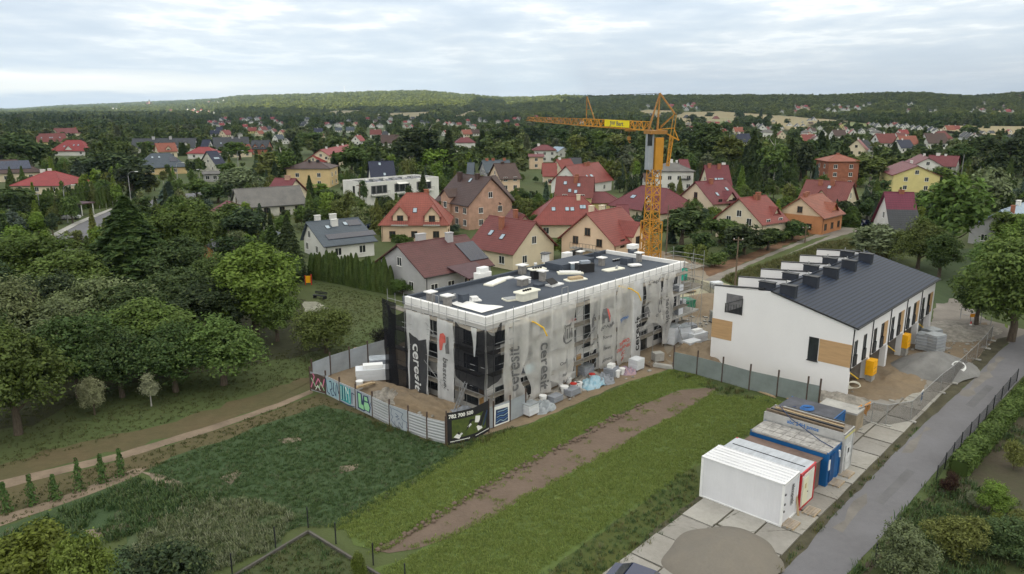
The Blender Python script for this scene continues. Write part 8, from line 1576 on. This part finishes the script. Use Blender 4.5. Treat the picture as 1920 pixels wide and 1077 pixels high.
# dense dark wood on the left skyline and the band under the right hills
def band(n, pts, h0, h1, nm, con=.3):
    P = [(GT(*p).x, GT(*p).y) for p in pts]; ax = np.array(P); X = rng.uniform(ax[:, 0].min(), ax[:, 0].max(), n); Y = rng.uniform(ax[:, 1].min(), ax[:, 1].max(), n); k = np.array([in_poly(a, b, P) for a, b in zip(X, Y)]); X, Y = X[k], Y[k]; Z = np.array([hz(a, b) for a, b in zip(X, Y)]); h = rng.uniform(h0, h1, len(X)); ix = np.where(rng.random(len(X)) < con, rng.integers(9, 12, len(X)), rng.integers(0, 9, len(X))); s = h / 10; scatter(nm, np.stack([X, Y, Z], 1), np.stack([s, s, s], 1), KS, ix)
band(900, [(-40, 236), (60, 231), (190, 232), (260, 236), (270, 246), (170, 238), (60, 240), (-40, 250)], 13, 18, 'left_wood', .35)
band(1500, [(1560, 224), (1700, 229), (1960, 233), (1960, 240), (1740, 237), (1640, 230)], 12, 18, 'right_wood', .3)

# ---------------------------------------------------------------- grass tufts and weeds on the near ground
def tuft(seed, n=9, h=.3, spread=.12):
    r = random.Random(seed); f = MB()
    for i in range(n):
        a = r.uniform(0, 6.28); x, y = r.uniform(-spread, spread), r.uniform(-spread, spread); l = Vector((math.cos(a), math.sin(a), 0)); hh = h * r.uniform(.5, 1.1); w_ = .022; s_ = Vector((-l.y, l.x, 0)) * w_; b = Vector((x, y, 0)); m_ = b + l * hh * .25 + Vector((0, 0, hh * .7)); e = b + l * hh * .6 + Vector((0, 0, hh)); f.add([b - s_, b + s_, m_ + s_ * .8, m_ - s_ * .8, e], [(0, 1, 2, 3), (3, 2, 4)])
    return f
def leafy(seed, n=14, h=.25, w_=.07):
    r = random.Random(seed); f = MB()
    for i in range(n):
        c = Vector((r.uniform(-.16, .16), r.uniform(-.16, .16), r.uniform(.04, h))); a = Vector((r.uniform(-1, 1), r.uniform(-1, 1), r.uniform(-.2, .3))).normalized() * w_; b = Vector((-a.y, a.x, r.uniform(-.03, .03))) * .6; f.add([c - a, c - b, c + a, c + b], [(0, 1, 2, 3)])
    return f
def grassmat(name, cols): return leafmat(name, 'rand', cols)
def pts_in(px, dens, seed=0, world=None):
    P = [(G(*p).x, G(*p).y) for p in px]; ax = np.array(P); r = np.random.default_rng(seed); A = (ax[:, 0].max() - ax[:, 0].min()) * (ax[:, 1].max() - ax[:, 1].min()); n = int(A * dens); X = r.uniform(ax[:, 0].min(), ax[:, 0].max(), n); Y = r.uniform(ax[:, 1].min(), ax[:, 1].max(), n)
    k = np.array([in_poly(a, b, P) and 14 < b for a, b in zip(X, Y)]); X, Y = X[k], Y[k]; q, w_ = projv(X, Y, 0 * X); k = (q > -60) & (q < 1980) & (w_ < 1120); return X[k], Y[k]
def grass(nm, polys, dens, kinds, s0, s1, seed=0, patch=None, z=.02):
    XS, YS = [], []
    for i, p in enumerate(polys): a, b = pts_in(p, dens, seed + i); XS.append(a); YS.append(b)
    X, Y = np.concatenate(XS), np.concatenate(YS)
    if patch is not None:
        q = np.array([mnoise.noise((a * patch[0], b * patch[0], seed)) for a, b in zip(X, Y)]); k = q > patch[1]; X, Y = X[k], Y[k]
    r = np.random.default_rng(seed + 99); s = r.uniform(s0, s1, len(X)); print(nm, len(X)); return scatter(nm, np.stack([X, Y, 0 * X + z], 1), np.stack([s, s, s], 1), kinds, r.integers(0, len(kinds), len(X)))
GM = grassmat('crop_leaves', [(0, (.165, .225, .055)), (.6, (.19, .25, .062)), (1, (.22, .27, .08))]); WM = grassmat('weed_leaves', [(0, (.045, .090, .034)), (.6, (.060, .112, .040)), (.9, (.085, .13, .050)), (1, (.17, .18, .12))]); DM = grassmat('dry_leaves', [(0, (.085, .09, .03)), (.6, (.115, .115, .042)), (1, (.17, .15, .08))]); PMt = grassmat('lawn_leaves', [(0, (.065, .078, .026)), (.7, (.08, .094, .034)), (1, (.11, .11, .05))])
cropk = [tuft(i, 18, .2, .3).mesh(f'ct{i}', GM) for i in range(6)] + [leafy(1, 8, .1, .04).mesh('cl0', GM)]; weedk = [tuft(i + 9, 11, .34, .2).mesh(f'wa{i}', WM) for i in range(4)] + [leafy(i + 9, 9, .2, .05).mesh(f'wl{i}', WM) for i in range(2)]; dryk = [tuft(i + 20, 10, .5, .16).mesh(f'dt{i}', DM) for i in range(3)]; lawnk = [tuft(i + 30, 8, .16, .14).mesh(f'lt{i}', PMt) for i in range(3)]; talk = [tuft(i + 40, 12, .8, .3).mesh(f'tt{i}', DM) for i in range(3)] + [leafy(i + 50, 16, .6, .12).mesh(f'tl{i}', PMt) for i in range(2)]
CS1 = [(905, 820), (1000, 797), (1180, 720), (1262, 693), (1310, 703), (1340, 724), (1277, 730), (1135, 788), (1067, 826), (959, 879), (800, 973), (700, 1028), (620, 985), (760, 905)]; CS2 = [(790, 1034), (860, 1006), (962, 953), (1062, 896), (1180, 831), (1263, 787), (1338, 742), (1440, 745), (1500, 765), (1400, 815), (1310, 868), (1230, 925), (1100, 1010), (1000, 1080), (660, 1100)]
grass('crop_plants', [CS1, CS2], 34, cropk, .4, .85, 1); grass('weeds', [[(270, 882), (480, 806), (605, 765), (720, 798), (840, 842), (905, 826), (780, 908), (640, 992), (560, 990), (440, 1060), (250, 1077), (300, 1000), (370, 935)]], 30, weedk, .3, .75, 2, (.18, -.6)); HB = grassmat('herb_leaves', [(0, (.10, .13, .06)), (.5, (.16, .19, .10)), (1, (.26, .28, .19))]); grass('silver_herbs', [[(250, 1010), (360, 945), (470, 938), (555, 968), (515, 1028), (380, 1085), (260, 1110)]], 26, [tuft(i + 60, 12, .38, .2).mesh(f'hb{i}', HB) for i in range(4)], .5, 1.2, 13, (.3, -.35))
grass('bean_leaves', [[(0, 1010), (250, 900), (420, 928), (360, 975), (200, 1020), (0, 1077)]], 16, weedk, .9, 1.6, 3, (.35, -.2))
grass('plot_plants', [[(440, 1077), (578, 1004), (700, 1077), (690, 1120), (400, 1120)]], 14, lawnk + weedk[:1], .5, 1.1, 31, (.4, -.3)); grass('ditch_grass', [[(1306, 870), (1308, 942), (1266, 985), (1196, 1042), (1080, 1120), (960, 1120), (1010, 1085), (1130, 998), (1230, 922)]], 14, weedk + dryk[:1], .4, .8, 4); grass('lawn_grass', [[(0, 745), (150, 742), (430, 690), (560, 650), (600, 560), (590, 530), (730, 560), (725, 650), (640, 692), (560, 712), (300, 798), (0, 880)], [(0, 930), (230, 862), (400, 809), (560, 752), (600, 742), (720, 792), (600, 768), (480, 806), (270, 884), (0, 990)]], 6, lawnk, .5, 1.1, 5)
grass('meadow_grass', [[(1352, 524), (1400, 507), (1480, 482), (1545, 457), (1650, 442), (1700, 470), (1560, 540), (1400, 545)]], 7, talk, .5, 1.2, 6); grass('verge_weeds', [[(700, 790), (838, 838), (920, 815), (990, 790), (980, 800), (915, 830), (838, 850), (690, 800)], [(1262, 697), (1350, 722), (1460, 752), (1450, 760), (1340, 735), (1262, 706)], [(1395, 1120), (1462, 1077), (1575, 956), (1667, 862), (1732, 797), (1728, 792), (1660, 857), (1568, 950), (1452, 1077)]], 12, weedk + dryk, .4, 1.0, 7, (.5, -.1)); grass('garden_plants', [[(1588, 1090), (1655, 1010), (1735, 915), (1790, 890), (1925, 950), (1925, 1090)], [(1880, 780), (1925, 730), (1925, 850), (1850, 850)]], 9, weedk + lawnk, .7, 1.7, 8, (.5, -.25))
grass('track_grass', [[(697, 1034), (800, 978), (959, 883), (1067, 830), (1135, 791), (1277, 733), (1340, 730), (1260, 786), (1177, 830), (1060, 894), (959, 951), (855, 1006), (730, 1038)]], 9, cropk, .3, .8, 21, (.7, .17)); grass('track_rim', [[(1340, 733), (1262, 782), (1177, 826), (1060, 889), (955, 945), (850, 1000), (740, 1035), (700, 1042), (860, 1012), (965, 956), (1065, 899), (1182, 834), (1266, 790), (1345, 742)], [(690, 1040), (690, 1025), (790, 975), (955, 878), (1065, 824), (1067, 832), (958, 888), (800, 984), (720, 1036)]], 26, cropk, .4, .9, 22)
# clods along the edge of the tilled track and litter stones
stn = [MB().lathe([(.05, 0), (.09, .04), (.07, .09), (.02, .11)], 6).mesh('clod0', tilled), MB().lathe([(.07, 0), (.11, .05), (.05, .1)], 5).mesh('clod1', tilled)]
grass('soil_clods', [[(697, 1031), (800, 975), (959, 880), (1067, 827), (1135, 788), (1210, 755), (1215, 760), (1140, 798), (1070, 838), (965, 893), (810, 984), (715, 1036)]], 7, stn, .6, 2.0, 9, z=.026); rs = [MB().lathe([(.08, 0), (.12, .05), (.06, .12)], 5).mesh('stone0', rubm), MB().obox((0, 0, .04), .3, .2, .08).mesh('stone1', concrete)]
grass('site_rubble', [[(1000, 775), (1240, 690), (1250, 670), (1180, 690), (990, 765)], [(1255, 690), (1330, 700), (1330, 560), (1270, 560)], [(1590, 760), (1700, 785), (1860, 645), (1760, 620), (1600, 730)], [(600, 730), (700, 775), (830, 822), (860, 800), (730, 730)]], 1.3, rs, .4, 1.6, 10, z=.03)

# ---------------------------------------------------------------- haze
hm = bpy.data.materials.new('haze_air'); hm.use_nodes = True; nt = hm.node_tree; nt.nodes.clear(); v = nt.nodes.new('ShaderNodeVolumePrincipled'); v.inputs['Density'].default_value = .00012; v.inputs['Color'].default_value = (.62, .80, 1, 1); v.inputs['Anisotropy'].default_value = .1
o_ = nt.nodes.new('ShaderNodeOutputMaterial'); nt.links.new(v.outputs[0], o_.inputs['Volume'])
USE_HAZE = True
if USE_HAZE:
    f = MB(); f.box(-5700, 5700, -950, 6850, -30, 240); hb = f.build('haze', hm); hb['kind'] = 'stuff'
